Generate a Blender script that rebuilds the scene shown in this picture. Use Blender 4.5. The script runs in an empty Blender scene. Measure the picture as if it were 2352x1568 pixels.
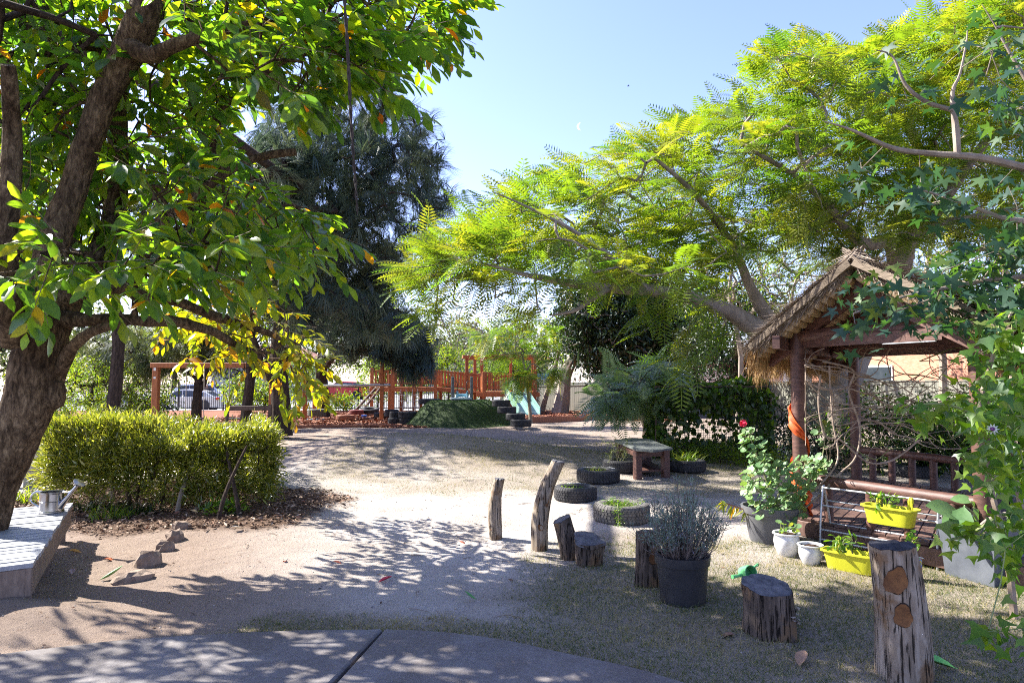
import bpy, math, random
import numpy as np
from mathutils import Vector, Matrix

random.seed(7)
rng = np.random.default_rng(11)
scene = bpy.context.scene
COL = scene.collection
PI = math.pi

# ------------------------------------------------------------------ camera
FPX, CXP, CYP = 1568.0, 1176.0, 784.0        # pinhole measured on a 2352 px wide copy of the photograph
PITCH = math.atan(96 / FPX)
CAMZ = 1.55
cam = bpy.data.cameras.new('camera'); camo = bpy.data.objects.new('camera', cam); COL.objects.link(camo)
cam.lens = 24.0; cam.sensor_width = 36.0; cam.clip_start = 0.05; cam.clip_end = 9000
camo.location = (0, 0, CAMZ); camo.rotation_euler = (PI / 2 + PITCH, 0, 0)
scene.camera = camo

# ------------------------------------------------------------------ light
SUN_H = Vector((-0.915, 0.403)).normalized()      # horizontal direction towards the sun
SUN_EL = math.radians(41)
TO_SUN = Vector((SUN_H.x * math.cos(SUN_EL), SUN_H.y * math.cos(SUN_EL), math.sin(SUN_EL)))
world = bpy.data.worlds.new('World'); scene.world = world; world.use_nodes = True
wn = world.node_tree.nodes; wl = world.node_tree.links
sky = wn.new('ShaderNodeTexSky'); sky.sky_type = 'NISHITA'; sky.sun_disc = False
sky.sun_elevation = SUN_EL
sky.sun_rotation = math.atan2(TO_SUN.x, TO_SUN.y)
sky.air_density = 1.0; sky.dust_density = 0.6; sky.ozone_density = 2.0
tint = wn.new('ShaderNodeMix'); tint.data_type = 'RGBA'; tint.blend_type = 'MULTIPLY'; tint.inputs[0].default_value = 1; tint.inputs[7].default_value = (1.0, .89, 1.13, 1)
wl.new(sky.outputs[0], tint.inputs[6]); wl.new(tint.outputs[2], wn['Background'].inputs[0]); wn['Background'].inputs[1].default_value = 0.10
sl = bpy.data.lights.new('sun', 'SUN'); sl.energy = 5.0; sl.angle = math.radians(0.5); sl.color = (1.0, 0.96, 0.89)
so = bpy.data.objects.new('sun', sl); COL.objects.link(so)
so.rotation_euler = TO_SUN.to_track_quat('Z', 'Y').to_euler(); so.location = (-20, 10, 30)
scene.view_settings.view_transform = 'Standard'; scene.view_settings.look = 'None'
scene.view_settings.exposure = 1.95; scene.view_settings.gamma = 1.0
scene.view_settings.use_curve_mapping = False
scene.render.engine = 'CYCLES'
scene.cycles.pixel_filter_type = 'BLACKMAN_HARRIS'; scene.cycles.filter_width = 1.05
scene.cycles.use_denoising = False
scene.cycles.max_bounces = 7; scene.cycles.diffuse_bounces = 4; scene.cycles.glossy_bounces = 2
scene.cycles.transmission_bounces = 5; scene.cycles.transparent_max_bounces = 8

# ------------------------------------------------------------------ projection helpers
CT, ST = math.cos(PITCH), math.sin(PITCH)
def ray(px, py):
    u = (px - CXP) / FPX; v = (CYP - py) / FPX
    return Vector((u, CT - v * ST, ST + v * CT))
def P(px, py, d):
    r = ray(px, py); k = d / r.y
    return Vector((r.x * k, d, CAMZ + r.z * k))
def Gz(px, py, z=0.0):
    r = ray(px, py); k = (z - CAMZ) / r.z
    return Vector((r.x * k, r.y * k, z))
def proj(p):
    x, y, z = p[0], p[1], p[2] - CAMZ
    w = y * CT + z * ST; h = -y * ST + z * CT
    return CXP + FPX * x / w, CYP - FPX * h / w, w
def projn(a):
    x, y, z = a[:, 0], a[:, 1], a[:, 2] - CAMZ
    w = y * CT + z * ST; h = -y * ST + z * CT
    ws = np.where(w > 0.05, w, 1e9)
    return CXP + FPX * x / ws, CYP - FPX * h / ws, np.where(w > 0.05, w, -1)

# ------------------------------------------------------------------ ground shape and ground cover masks
_gr = np.random.default_rng(5)
_wv = [( _gr.uniform(.25, 1.7), _gr.uniform(0, PI), _gr.uniform(0, 6.28)) for _ in range(16)]
def wob(x, y, seed=0, f=1.0):
    s = 0
    for i, (w, a, ph) in enumerate(_wv):
        s = s + np.sin((x * math.cos(a + seed) + y * math.sin(a + seed)) * w * 2.2 * f + ph + seed * 7.1) / (1 + w)
    return s / 4.2
def sstep(a, b, x):
    t = np.clip((x - a) / (b - a), 0, 1); return t * t * (3 - 2 * t)
def gz(x, y):
    x = np.asarray(x, float); y = np.asarray(y, float)
    z = 0.50 * np.exp(-((x + 2.5) / 2.7) ** 2 - ((y - 14.0) / 2.3) ** 2)
    z = z + 0.20 * np.exp(-((x - 0.3) / 2.2) ** 2 - ((y - 13.2) / 1.6) ** 2)
    z = z + 0.10 * np.exp(-((x + 3.0) / 1.3) ** 2 - ((y - 7.9) / 1.2) ** 2)
    z = z + 0.17 * np.exp(-((x + 3.35) / .75) ** 2 - ((y - 4.48) / .36) ** 2)
    z = z + 0.022 * wob(x, y) * sstep(4.6, 7, y) + 0.013 * wob(x, y, 1.3, 4.0) + 0.007 * wob(x, y, 2.6, 11.0) * (y < 20)
    st = -0.35 + 0.03 * np.clip(y - 43, 0, 30)
    z = z * (1 - sstep(39.5, 42.5, y)) + st * sstep(39.5, 42.5, y)
    return z
def gnd(x, y): return float(gz(x, y))
def on(px, py):
    p = Gz(px, py, 0)
    for _ in range(4): p = Gz(px, py, gnd(p.x, p.y))
    return p

# concrete path edge (world xy), traced once on the ground plane
PATH_PX = [(-260, 1545), (0, 1505), (130, 1489), (250, 1475), (380, 1465), (500, 1458), (680, 1450), (880, 1448), (1000, 1452),
           (1150, 1470), (1300, 1502), (1450, 1534), (1560, 1566), (1700, 1610), (1880, 1690)]
PATH = [Gz(x, y, 0.03).xy for x, y in PATH_PX]
PATH = [Vector((-7.5, 3.3)), Vector((-5.2, 3.5))] + PATH + [Vector((2.1, 2.3)), Vector((3.4, 1.2)), Vector((4.6, -0.6)), Vector((5.2, -3.0))]
def path_front(x):      # y of path edge at x, over the part in view
    xs = [p.x for p in PATH]; ys = [p.y for p in PATH]
    return np.interp(x, xs, ys)
def m_grass(x, y):
    base = 0.42 + 0.55 * wob(x, y, 2.1, 1.1) + 0.3 * wob(x, y, .7, 3.3)
    right = sstep(-0.9, 0.8, x - 0.25 * (y - 5)) * sstep(8.3, 6.3, y)            # lawn round the stumps
    edge = sstep(0.75, 0.1, y - path_front(x)) * sstep(-2.4, -1.2, x)             # fringe along the concrete
    mid = sstep(8.6, 10.2, y) * sstep(23, 18, y) * 0.62 * sstep(-4.2, -2.8, x)
    far = sstep(16, 20, y) * 0.35 * sstep(-1, 2, x)
    m = np.maximum.reduce([right * 0.80, edge * 0.9, mid, far]) + 0 * x
    return np.clip(m * 1.5 - 0.55 + base * 0.75 * (m > .02) * np.clip(m * 3, 0, 1), 0, 1) * sstep(31, 25, y)
def m_bed(x, y):        # leaf mulch under the hedge
    xs = x + .42 * (y - 8); e = ((xs + 4.0) / 2.2) ** 2 + ((y - 9.0) / 2.05) ** 2 + 0.25 * wob(x, y, .4, 2.5)
    return sstep(1.15, 0.75, e)
def m_red(x, y):        # red playground mulch
    a = sstep(23.9, 24.1, y) * sstep(-1.6, -3.6, x)
    b = sstep(28.0, 28.3, y + 0.09 * x - 0.6) * sstep(7.6, 6.6, x) * sstep(-4.5, -1.5, x)
    return np.clip(np.maximum(a, b), 0, 1) * sstep(41, 40, y)
def m_dirt_shade(x, y):       # redder loam near the deck, plus mid-ground shade painted in as brown
    return np.maximum(sstep(-0.4, -2.6, x + 0.35 * (y - 5)) * sstep(8.5, 7, y), .8 * sstep(10.8, 13.6, y + .8 * wob(x, y, 1.9, .8)))

# ------------------------------------------------------------------ node materials
MATS = {}
def _new(name):
    m = bpy.data.materials.new(name); m.use_nodes = True
    nt = m.node_tree; b = nt.nodes['Principled BSDF']
    return m, nt, b
def _mix(nt, fac, a, b, kind='MIX'):
    n = nt.nodes.new('ShaderNodeMix'); n.data_type = 'RGBA'; n.blend_type = kind
    for s, v in ((n.inputs[0], fac), (n.inputs[6], a), (n.inputs[7], b)):
        if hasattr(v, 'is_linked') or isinstance(v, bpy.types.NodeSocket): nt.links.new(v, s)
        else: s.default_value = v if not isinstance(v, tuple) else (*v[:3], 1)
    return n.outputs[2]
def _noise(nt, vec, scale, detail=4, rough=.6, dist=0):
    n = nt.nodes.new('ShaderNodeTexNoise'); n.inputs['Scale'].default_value = scale; n.inputs['Detail'].default_value = detail
    n.inputs['Roughness'].default_value = rough; n.inputs['Distortion'].default_value = dist
    nt.links.new(vec, n.inputs['Vector']); return n.outputs['Fac']
def _ramp(nt, fac, stops):
    r = nt.nodes.new('ShaderNodeValToRGB'); e = r.color_ramp.elements
    while len(e) < len(stops): e.new(0.5)
    for el, (p, c) in zip(e, stops): el.position = p; el.color = (*c, 1) if len(c) == 3 else c
    nt.links.new(fac, r.inputs[0]); return r.outputs[0]
def _coords(nt, stretch=(1, 1, 1), kind='Object'):
    t = nt.nodes.new('ShaderNodeTexCoord'); mp = nt.nodes.new('ShaderNodeMapping'); mp.inputs['Scale'].default_value = stretch
    nt.links.new(t.outputs[kind], mp.inputs['Vector']); return mp.outputs[0]
def _bump(nt, b, h, strength, dist=0.01):
    n = nt.nodes.new('ShaderNodeBump'); n.inputs['Strength'].default_value = strength; n.inputs['Distance'].default_value = dist
    nt.links.new(h, n.inputs['Height']); nt.links.new(n.outputs[0], b.inputs['Normal'])
def M(name, c1, c2=None, scale=6.0, rough=.8, bump=.3, bdist=.01, stretch=(1, 1, 1), metal=0, spec=.4, c3=None, vary=0.0, lo=.35, hi=.65):
    if name in MATS: return MATS[name]
    m, nt, b = _new(name); c2 = c2 or tuple(min(1, c * 1.25) for c in c1)
    v = _coords(nt, stretch)
    n1 = _noise(nt, v, scale, 6, .65)
    stops = [(lo, c1), (hi, c2)]
    if c3: stops = [(lo - .1, c1), ((lo + hi) / 2, c2), (hi + .1, c3)]
    col = _ramp(nt, n1, stops)
    if vary:
        oi = nt.nodes.new('ShaderNodeObjectInfo')
        hs = nt.nodes.new('ShaderNodeHueSaturation')
        mm = nt.nodes.new('ShaderNodeMath'); mm.operation = 'MULTIPLY_ADD'; mm.inputs[1].default_value = vary * 2; mm.inputs[2].default_value = 1 - vary
        nt.links.new(oi.outputs['Random'], mm.inputs[0]); nt.links.new(mm.outputs[0], hs.inputs['Value']); nt.links.new(col, hs.inputs['Color']); col = hs.outputs[0]
    nt.links.new(col, b.inputs['Base Color'])
    b.inputs['Roughness'].default_value = rough; b.inputs['Metallic'].default_value = metal
    b.inputs['Specular IOR Level'].default_value = spec
    if bump: _bump(nt, b, _noise(nt, v, scale * 3.1, 8, .7), bump, bdist)
    MATS[name] = m; return m
def leaf_mat(name, cols, trans=.45, rough=.45, glow=(1.5, 1.55, .5), spec=.5):
    """cols: list of (pos, rgb) picked by a per-leaf random number; light passes through thin leaves."""
    m, nt, b = _new(name)
    at = nt.nodes.new('ShaderNodeAttribute'); at.attribute_name = 'rnd'
    oi = nt.nodes.new('ShaderNodeObjectInfo')
    ad = nt.nodes.new('ShaderNodeMath'); ad.operation = 'ADD'; nt.links.new(at.outputs['Fac'], ad.inputs[0]); nt.links.new(oi.outputs['Random'], ad.inputs[1])
    fr = nt.nodes.new('ShaderNodeMath'); fr.operation = 'FRACT'; nt.links.new(ad.outputs[0], fr.inputs[0])
    col = _ramp(nt, fr.outputs[0], cols)
    v = _coords(nt); col = _mix(nt, _ramp(nt, _noise(nt, v, 9, 3), [(.35, (0, 0, 0)), (.7, (1, 1, 1))]), col, _mix(nt, 1.0, col, (.72, .78, .7), 'MULTIPLY'))
    nt.links.new(col, b.inputs['Base Color']); b.inputs['Roughness'].default_value = rough; b.inputs['Specular IOR Level'].default_value = spec
    tr = nt.nodes.new('ShaderNodeBsdfTranslucent')
    nt.links.new(_mix(nt, 1.0, col, glow, 'MULTIPLY'), tr.inputs[0])
    mx = nt.nodes.new('ShaderNodeMixShader'); mx.inputs[0].default_value = trans
    nt.links.new(b.outputs[0], mx.inputs[1]); nt.links.new(tr.outputs[0], mx.inputs[2])
    nt.links.new(mx.outputs[0], nt.nodes['Material Output'].inputs[0])
    MATS[name] = m; return m

# ------------------------------------------------------------------ object helpers
WM = {}                                          # world matrix of every root / part, for world-authored geometry
def tag(o, label=None, cat=None, group=None, kind=None):
    if label: o['label'] = label
    if cat: o['category'] = cat
    if group: o['group'] = group
    if kind: o['kind'] = kind
    return o
def thing(name, label, cat, loc=(0, 0, 0), rz=0.0, group=None):
    o = bpy.data.objects.new(name, None); COL.objects.link(o)
    o.location = loc; o.rotation_euler = (0, 0, rz); o.empty_display_size = .1
    WM[o.name] = Matrix.Translation(Vector(loc)) @ Matrix.Rotation(rz, 4, 'Z')
    return tag(o, label, cat, group)
def link(name, me, parent=None, loc=None, rot=None):
    o = bpy.data.objects.new(name, me); COL.objects.link(o)
    if parent is not None: o.parent = parent
    if loc is not None: o.location = loc
    if rot is not None: o.rotation_euler = rot
    return o
class MB:
    def __init__(s): s.v = []; s.f = []; s.m = []
    def add(s, vs, fs, mi=0):
        k = len(s.v); s.v.extend(tuple(v) for v in vs); s.f.extend(tuple(i + k for i in f) for f in fs); s.m.extend([mi] * len(fs)); return s
    def box(s, c, size, rz=0.0, mat3=None, mi=0, bev=0.0):
        hx, hy, hz = size[0] / 2, size[1] / 2, size[2] / 2
        R = mat3 or Matrix.Rotation(rz, 3, 'Z'); c = Vector(c)
        if bev > 0:
            q = []
            for z in (-1, 1):
                for x, y in ((-1, -1), (1, -1), (1, 1), (-1, 1)):
                    pass
            b = min(bev, hx * .45, hy * .45, hz * .45)
            # chamfered box: 24 verts
            vs = []; idx = {}
            for sx in (-1, 1):
                for sy in (-1, 1):
                    for sz in (-1, 1):
                        for ax in range(3):
                            p = [sx * (hx - b), sy * (hy - b), sz * (hz - b)]; p[ax] = (sx, sy, sz)[ax] * (hx, hy, hz)[ax]
                            idx[(sx, sy, sz, ax)] = len(vs); vs.append(c + R @ Vector(p))
            fs = []
            for sg in (-1, 1):
                fs.append([idx[(sg, a, b_, 0)] for a, b_ in ((-1, -1), (1, -1), (1, 1), (-1, 1))])
                fs.append([idx[(a, sg, b_, 1)] for a, b_ in ((-1, -1), (1, -1), (1, 1), (-1, 1))])
                fs.append([idx[(a, b_, sg, 2)] for a, b_ in ((-1, -1), (1, -1), (1, 1), (-1, 1))])
            for a in (-1, 1):
                for b_ in (-1, 1):
                    fs.append([idx[(a, b_, -1, 0)], idx[(a, b_, 1, 0)], idx[(a, b_, 1, 1)], idx[(a, b_, -1, 1)]])
                    fs.append([idx[(a, -1, b_, 0)], idx[(a, 1, b_, 0)], idx[(a, 1, b_, 2)], idx[(a, -1, b_, 2)]])
                    fs.append([idx[(-1, a, b_, 1)], idx[(1, a, b_, 1)], idx[(1, a, b_, 2)], idx[(-1, a, b_, 2)]])
            for sx in (-1, 1):
                for sy in (-1, 1):
                    for sz in (-1, 1): fs.append([idx[(sx, sy, sz, a)] for a in range(3)])
            return s.add(vs, fs, mi)
        vs = [c + R @ Vector((x * hx, y * hy, z * hz)) for z in (-1, 1) for x, y in ((-1, -1), (1, -1), (1, 1), (-1, 1))]
        return s.add(vs, [(3, 2, 1, 0), (4, 5, 6, 7), (0, 1, 5, 4), (1, 2, 6, 5), (2, 3, 7, 6), (3, 0, 4, 7)], mi)
    def bar(s, a, b, w, h, up=(0, 0, 1), mi=0, bev=0.0):
        a, b = Vector(a), Vector(b); x = (b - a); L = x.length; x.normalize(); y = Vector(up).cross(x)
        if y.length < 1e-4: y = Vector((0, 1, 0)).cross(x)
        y.normalize(); z = x.cross(y)
        R = Matrix((x, y, z)).transposed()
        return s.box((a + b) / 2, (L, w, h), mat3=R, mi=mi, bev=bev)
    def tube(s, pts, radii, n=8, cap=True, rough=0.0, mi=0, seed=0, flat=None):
        pts = [Vector(p) for p in pts]
        if not hasattr(radii, '__len__'): radii = [radii] * len(pts)
        rr = random.Random(seed or len(s.v) + 1)
        k = len(s.v); t0 = None; fs = []
        off = [1 + rough * rr.uniform(-1, 1) for _ in range(n)]
        for i, p in enumerate(pts):
            t = (pts[min(i + 1, len(pts) - 1)] - pts[max(i - 1, 0)]); t = t.normalized() if t.length > 1e-9 else Vector((0, 0, 1))
            if t0 is None:
                u = t.cross(Vector((0, 1, 0)) if abs(t.y) < .9 else Vector((1, 0, 0))).normalized()
            else:
                u = (u - t * u.dot(t)).normalized()
            t0 = t; w = t.cross(u)
            for j in range(n):
                a = 2 * PI * j / n; r = radii[i] * (off[j] + rough * .6 * rr.uniform(-1, 1))
                s.v.append(tuple(p + (u * math.cos(a) + w * math.sin(a)) * r))
        m = len(pts)
        for i in range(m - 1):
            for j in range(n):
                fs.append((k + i * n + j, k + i * n + (j + 1) % n, k + (i + 1) * n + (j + 1) % n, k + (i + 1) * n + j))
        if cap: fs.append(tuple(k + j for j in reversed(range(n)))); fs.append(tuple(k + (m - 1) * n + j for j in range(n)))
        s.f.extend(fs); s.m.extend([mi] * len(fs)); return s
    def lathe(s, prof, c=(0, 0, 0), n=24, mi=0, R=None, sx=1.0, sy=1.0, closed=False):
        c = Vector(c); k = len(s.v); fs = []; m = len(prof)
        for r, z in prof:
            for j in range(n):
                a = 2 * PI * j / n; p = Vector((r * math.cos(a) * sx, r * math.sin(a) * sy, z))
                s.v.append(tuple(c + (R @ p if R else p)))
        for i in range(m - 1 + (1 if closed else 0)):
            i2 = (i + 1) % m
            for j in range(n): fs.append((k + i * n + j, k + i * n + (j + 1) % n, k + i2 * n + (j + 1) % n, k + i2 * n + j))
        if not closed:
            if prof[0][0] > 1e-5: fs.append(tuple(k + j for j in reversed(range(n))))
            if prof[-1][0] > 1e-5: fs.append(tuple(k + (m - 1) * n + j for j in range(n)))
        s.f.extend(fs); s.m.extend([mi] * len(fs)); return s
    def mesh(s, name, mats, smooth=False, inv=None):
        me = bpy.data.meshes.new(name)
        v = s.v if inv is None else [tuple(inv @ Vector(p)) for p in s.v]
        me.from_pydata(v, [], s.f)
        if not isinstance(mats, (list, tuple)): mats = [mats]
        for m in mats: me.materials.append(m)
        if len(mats) > 1: me.polygons.foreach_set('material_index', s.m)
        if smooth:
            me.polygons.foreach_set('use_smooth', [True] * len(s.f))
            try: me.set_sharp_from_angle(angle=math.radians(38))
            except Exception: pass
        me.update(); return me
    def build(s, name, mats, parent=None, smooth=False, loc=None, world=True):
        """world=True: coordinates are world ones; they are moved into the parent's (or loc's) frame."""
        if parent is not None and world:
            W = WM[parent.name]; o = link(name, s.mesh(name, mats, smooth, W.inverted()), parent); WM[o.name] = W.copy()
        elif parent is not None:
            o = link(name, s.mesh(name, mats, smooth), parent); WM[o.name] = WM[parent.name].copy()
        else:
            loc = Vector(loc or (0, 0, 0)); o = link(name, s.mesh(name, mats, smooth, Matrix.Translation(-loc)), None, loc); WM[o.name] = Matrix.Translation(loc)
        return o
def copy_tree(o, parent=None):
    c = o.copy(); COL.objects.link(c)
    if parent is not None: c.parent = parent
    WM[c.name] = WM.get(o.name, Matrix()).copy()
    for ch in list(o.children): copy_tree(ch, c)
    return c

# -------- fast numpy meshes
def np_mesh(name, V, Fq, mat, rnd=None, smooth=True):
    """V (n,3); Fq (m,k) faces all of the same size; rnd per face"""
    me = bpy.data.meshes.new(name); n = len(V); m, k = Fq.shape
    me.vertices.add(n); me.vertices.foreach_set('co', np.ascontiguousarray(V, np.float32).ravel())
    me.loops.add(m * k); me.loops.foreach_set('vertex_index', np.ascontiguousarray(Fq, np.int32).ravel())
    me.polygons.add(m); me.polygons.foreach_set('loop_start', np.arange(0, m * k, k, dtype=np.int32))
    me.polygons.foreach_set('use_smooth', np.full(m, smooth))
    if rnd is not None:
        a = me.attributes.new('rnd', 'FLOAT', 'FACE'); a.data.foreach_set('value', np.ascontiguousarray(rnd, np.float32))
    me.materials.append(mat); me.update(calc_edges=True); return me
def basis(axis, nrm, scale):
    """(N,3) leaf axis (local +Y), (N,3) rough normal (local +Z), (N,) scale -> (N,3,3)"""
    a = axis / np.linalg.norm(axis, axis=1, keepdims=True)
    x = np.cross(a, nrm); l = np.linalg.norm(x, axis=1, keepdims=True); x = np.where(l > 1e-6, x / np.maximum(l, 1e-6), np.array([[1., 0, 0]]))
    z = np.cross(x, a)
    B = np.stack([x, a, z], axis=2)
    sc = np.asarray(scale)
    if sc.ndim == 1: sc = sc[:, None]
    return B * sc[:, None, :] if sc.shape[1] == 3 else B * sc[:, :, None]
def scatter(tmpl, B, T):
    tv, tf = tmpl; tv = np.asarray(tv, float); tf = np.asarray(tf, int)
    V = np.einsum('nij,vj->nvi', B, tv) + T[:, None, :]
    F = tf[None] + (np.arange(len(T)) * len(tv))[:, None, None]
    return V.reshape(-1, 3), F.reshape(-1, tf.shape[1])
def scatter_obj(name, tmpl, B, T, mat, parent=None, rnd=None, smooth=True, origin=None):
    V, F = scatter(tmpl, B, T)
    if rnd is None: rnd = rng.random(len(T))
    r = np.repeat(rnd, len(tmpl[1]))
    if parent is not None:
        Wi = np.array(WM[parent.name].inverted()); V = V @ Wi[:3, :3].T + Wi[:3, 3]
    elif origin is not None: V = V - np.array(origin)
    o = link(name, np_mesh(name, V, F, mat, r, smooth), parent, loc=origin if parent is None else None)
    WM[o.name] = WM[parent.name].copy() if parent is not None else Matrix.Translation(Vector(origin or (0, 0, 0)))
    return o
def foliage(parent, tmpl, B, T, mat, npart=300, rest='foliage', tmpl_low=None, rnd=None, minpx=13):
    """the leaves that show largest become parts named leaf, the rest one stuff part"""
    px, py, w = projn(T); size = np.linalg.norm(B[:, :, 1], axis=1) * FPX / np.where(w > 0, w, 1e9)
    ok = (px > -40) & (px < 2392) & (py > -40) & (py < 1608) & (w > 0) & (size > minpx)
    idx = np.argsort(-np.where(ok, size, 0))[:npart]; idx = idx[ok[idx]]
    me = np_mesh('leaf', np.asarray(tmpl[0], float), np.asarray(tmpl[1], int), mat, None, True)
    Wi = WM[parent.name].inverted()
    for i in idx:
        m4 = Matrix([list(B[i][r]) + [T[i][r]] for r in range(3)] + [[0, 0, 0, 1]])
        o = link('leaf', me, parent); o.matrix_local = Wi @ m4
    keep = np.ones(len(T), bool); keep[idx] = False
    if keep.sum():
        o = scatter_obj(rest, tmpl_low or tmpl, B[keep], T[keep], mat, parent, None if rnd is None else rnd[keep]); o['kind'] = 'stuff'

# leaf templates: +Y is the leaf's length (1), +Z its upper side
def blade(ws, fold=.12, droop=.12, quads=True):
    """ws: widths at evenly spread stations, base and tip are points of zero width collapsed"""
    n = len(ws); vs = []; fs = []
    for i, (t, w) in enumerate(ws):
        z = -droop * t * t
        vs += [(-w, t, z + fold * w), (0, t, z), (w, t, z + fold * w)]
    for i in range(n - 1):
        a = i * 3; b = a + 3
        fs += [(a, a + 1, b + 1, b), (a + 1, a + 2, b + 2, b + 1)]
    return np.array(vs), np.array(fs)
LEAF_BROAD = blade([(0, .012), (.06, .02), (.2, .135), (.42, .215), (.65, .215), (.85, .13), (1, .005)], .22, .2)
LEAF_MED = blade([(0, .01), (.12, .07), (.45, .215), (.8, .15), (1, .005)], .25, .2)
LEAF_LOW = blade([(0, .02), (.45, .19), (1, .01)], .4, .15)
LEAF_LANCE = blade([(0, .01), (.4, .105), (1, .005)], .5, .25)
def fan(pts, cz=0.0, edge=0.05):
    vs = [(0, .0, cz)] + [(x, y, edge * (x * x + y * y) ** .5) for x, y in pts]; n = len(pts)
    return np.array(vs), np.array([(0, i + 1, i + 2) for i in range(n - 1)])
def lobed(lobes, r_in, w=.3):
    pts = [(0, -.0)]
    for k, (ang, r) in enumerate(lobes):
        a = math.radians(ang)
        if k: 
            am = math.radians((ang + lobes[k - 1][0]) / 2); pts.append((math.sin(am) * r_in, math.cos(am) * r_in + .0))
        else: pts.append((math.sin(a - .45) * r_in * .9, math.cos(a - .45) * r_in * .9))
        pts += [(math.sin(a - .2) * r * .62, math.cos(a - .2) * r * .62), (math.sin(a) * r, math.cos(a) * r), (math.sin(a + .2) * r * .62, math.cos(a + .2) * r * .62)]
    a = math.radians(lobes[-1][0]); pts.append((math.sin(a + .45) * r_in * .9, math.cos(a + .45) * r_in * .9)); pts.append((0, -.0))
    v, f = fan(pts[1:-1], 0, -.12); return v, f
LEAF_STAR = lobed([(-115, .55), (-60, .85), (0, 1.0), (60, .85), (115, .55)], .34)
LEAF_TRI = lobed([(-72, .72), (0, 1.0), (72, .72)], .42)
def round_leaf(n=14):
    pts = []
    for i in range(n + 1):
        a = math.radians(-165 + 330 * i / n); r = .5 * (1.0 + (.07 if i % 2 else -.04)); pts.append((math.sin(a) * r, .35 + math.cos(a) * r))
    vs = [(0, .32, -.08)] + [(x, y, .03 + (.035 if i % 2 else -.01)) for i, (x, y) in enumerate(pts)]
    return np.array(vs), np.array([(0, i + 1, i + 2) for i in range(n)])
LEAF_ROUND = round_leaf()
def heart():
    pts = [(-.02, 0), (-.25, -.1), (-.42, .12), (-.36, .5), (-.15, .8), (0, 1), (.15, .8), (.36, .5), (.42, .12), (.25, -.1), (.02, 0)]
    vs = [(0, .3, -.05)] + [(x, y, .04 - .12 * y * y) for x, y in pts]
    return np.array(vs), np.array([(0, i + 1, i + 2) for i in range(len(pts) - 1)])
LEAF_HEART = heart()
def frond(np_=11, droop=.35, wide=.34, w=.016, tilt=.9):
    """feathery twice-cut leaf: rachis with paired thin pinnae"""
    vs = []; fs = []
    def quad(a, b, hw, nrm=(0, 0, 1)):
        a, b = np.array(a), np.array(b); d = b - a; s = np.cross(d, nrm); s = s / np.linalg.norm(s) * hw; k = len(vs)
        vs.extend([a + s * .5, a - s * .5, b - s * .6, b + s * .6]); fs.append((k, k + 1, k + 2, k + 3))
    def quad3(a, b, hw):
        a, b = np.array(a), np.array(b); mid = a * .5 + b * .5; mid[2] -= .01; d = b - a; s = np.cross(d, (0, 0, 1)); s = s / np.linalg.norm(s) * hw; k = len(vs)
        vs.extend([a, mid - s, b, mid + s]); fs.append((k, k + 1, k + 2, k + 3))
    cz = lambda t: -droop * t * t
    for a, b in ((0, .5), (.5, 1)): quad((0, a, cz(a)), (0, b, cz(b)), .012)
    for i in range(np_):
        t = .12 + .88 * i / (np_ - 1); L = wide * math.sin(PI * (.18 + .76 * (t ** .9))) ** .7
        for sd in (-1, 1): quad3((0, t, cz(t)), (sd * L, t + L * .45, cz(t) - L * .22), .5 * w * 2.1)
    return np.array(vs), np.array(fs)
FROND = frond(11, w=.022, wide=.30, droop=.3)
FROND_NEAR = frond(14, w=.024, wide=.28)
def needles(n=9, droop=.55, spread=.5, w=.008):
    r = random.Random(3); vs = []; fs = []
    for i in range(n):
        a = r.uniform(0, 2 * PI); s = r.uniform(.1, spread); L = r.uniform(.7, 1.0)
        p = [np.array((math.cos(a) * s * t * L * .6, t * L, math.sin(a) * s * t * L * .6 - droop * t * t * L)) for t in (0, .5, 1.0)]
        k = len(vs); sd = np.array((w, 0, w * .5))
        vs.extend([p[0] - sd, p[0] + sd, p[1] + sd, p[1] - sd, p[2] + sd * .3, p[2] - sd * .3]); fs += [(k, k + 1, k + 2, k + 3), (k + 3, k + 2, k + 4, k + 5)]
    return np.array(vs), np.array(fs)
NEEDLES = needles()

def in_poly(px, py, poly):
    inside = np.zeros(len(px), bool); n = len(poly)
    for i in range(n):
        x1, y1 = poly[i]; x2, y2 = poly[(i + 1) % n]
        c = ((y1 > py) != (y2 > py)) & (px < (x2 - x1) * (py - y1) / ((y2 - y1) or 1e-9) + x1); inside ^= c
    return inside
def sample_px(poly, d0, d1, n, bias=1.0):
    """n points spread through the solid behind a pixel outline between depths d0 and d1"""
    xs = [p[0] for p in poly]; ys = [p[1] for p in poly]; out = []
    tot = 0
    while tot < n:
        a = rng.uniform(min(xs), max(xs), n * 2); b = rng.uniform(min(ys), max(ys), n * 2); k = in_poly(a, b, poly)
        a, b = a[k], b[k]; u = (a - CXP) / FPX; v = (CYP - b) / FPX; d = d0 + (d1 - d0) * rng.random(len(a)) ** bias
        ry = CT - v * ST; kk = d / ry
        out.append(np.stack([u * kk, d, CAMZ + (ST + v * CT) * kk], 1)); tot += len(a)
    return np.concatenate(out)[:n]
def sample_ell(c, r, n, shell=.35):
    v = rng.normal(size=(n, 3)); v /= np.linalg.norm(v, axis=1, keepdims=True)
    rad = (shell + (1 - shell) * rng.random(n)) ; rad = np.maximum(rad, rng.random(n) ** .4 * .98)
    return np.array(c) + v * rad[:, None] * np.array(r)
def clumpify(T, cell, keep=.6, seed=1):
    """thin points out in clumps so the crown gets gaps"""
    r = np.random.default_rng(seed); ph = r.uniform(0, 6.28, (5, 3)); k = r.normal(size=(5, 3)) * (2 * PI / cell)
    f = sum(np.sin(T @ k[i] + ph[i, 0]) for i in range(5)) / 5
    return T[f > np.quantile(f, 1 - keep)]
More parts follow.
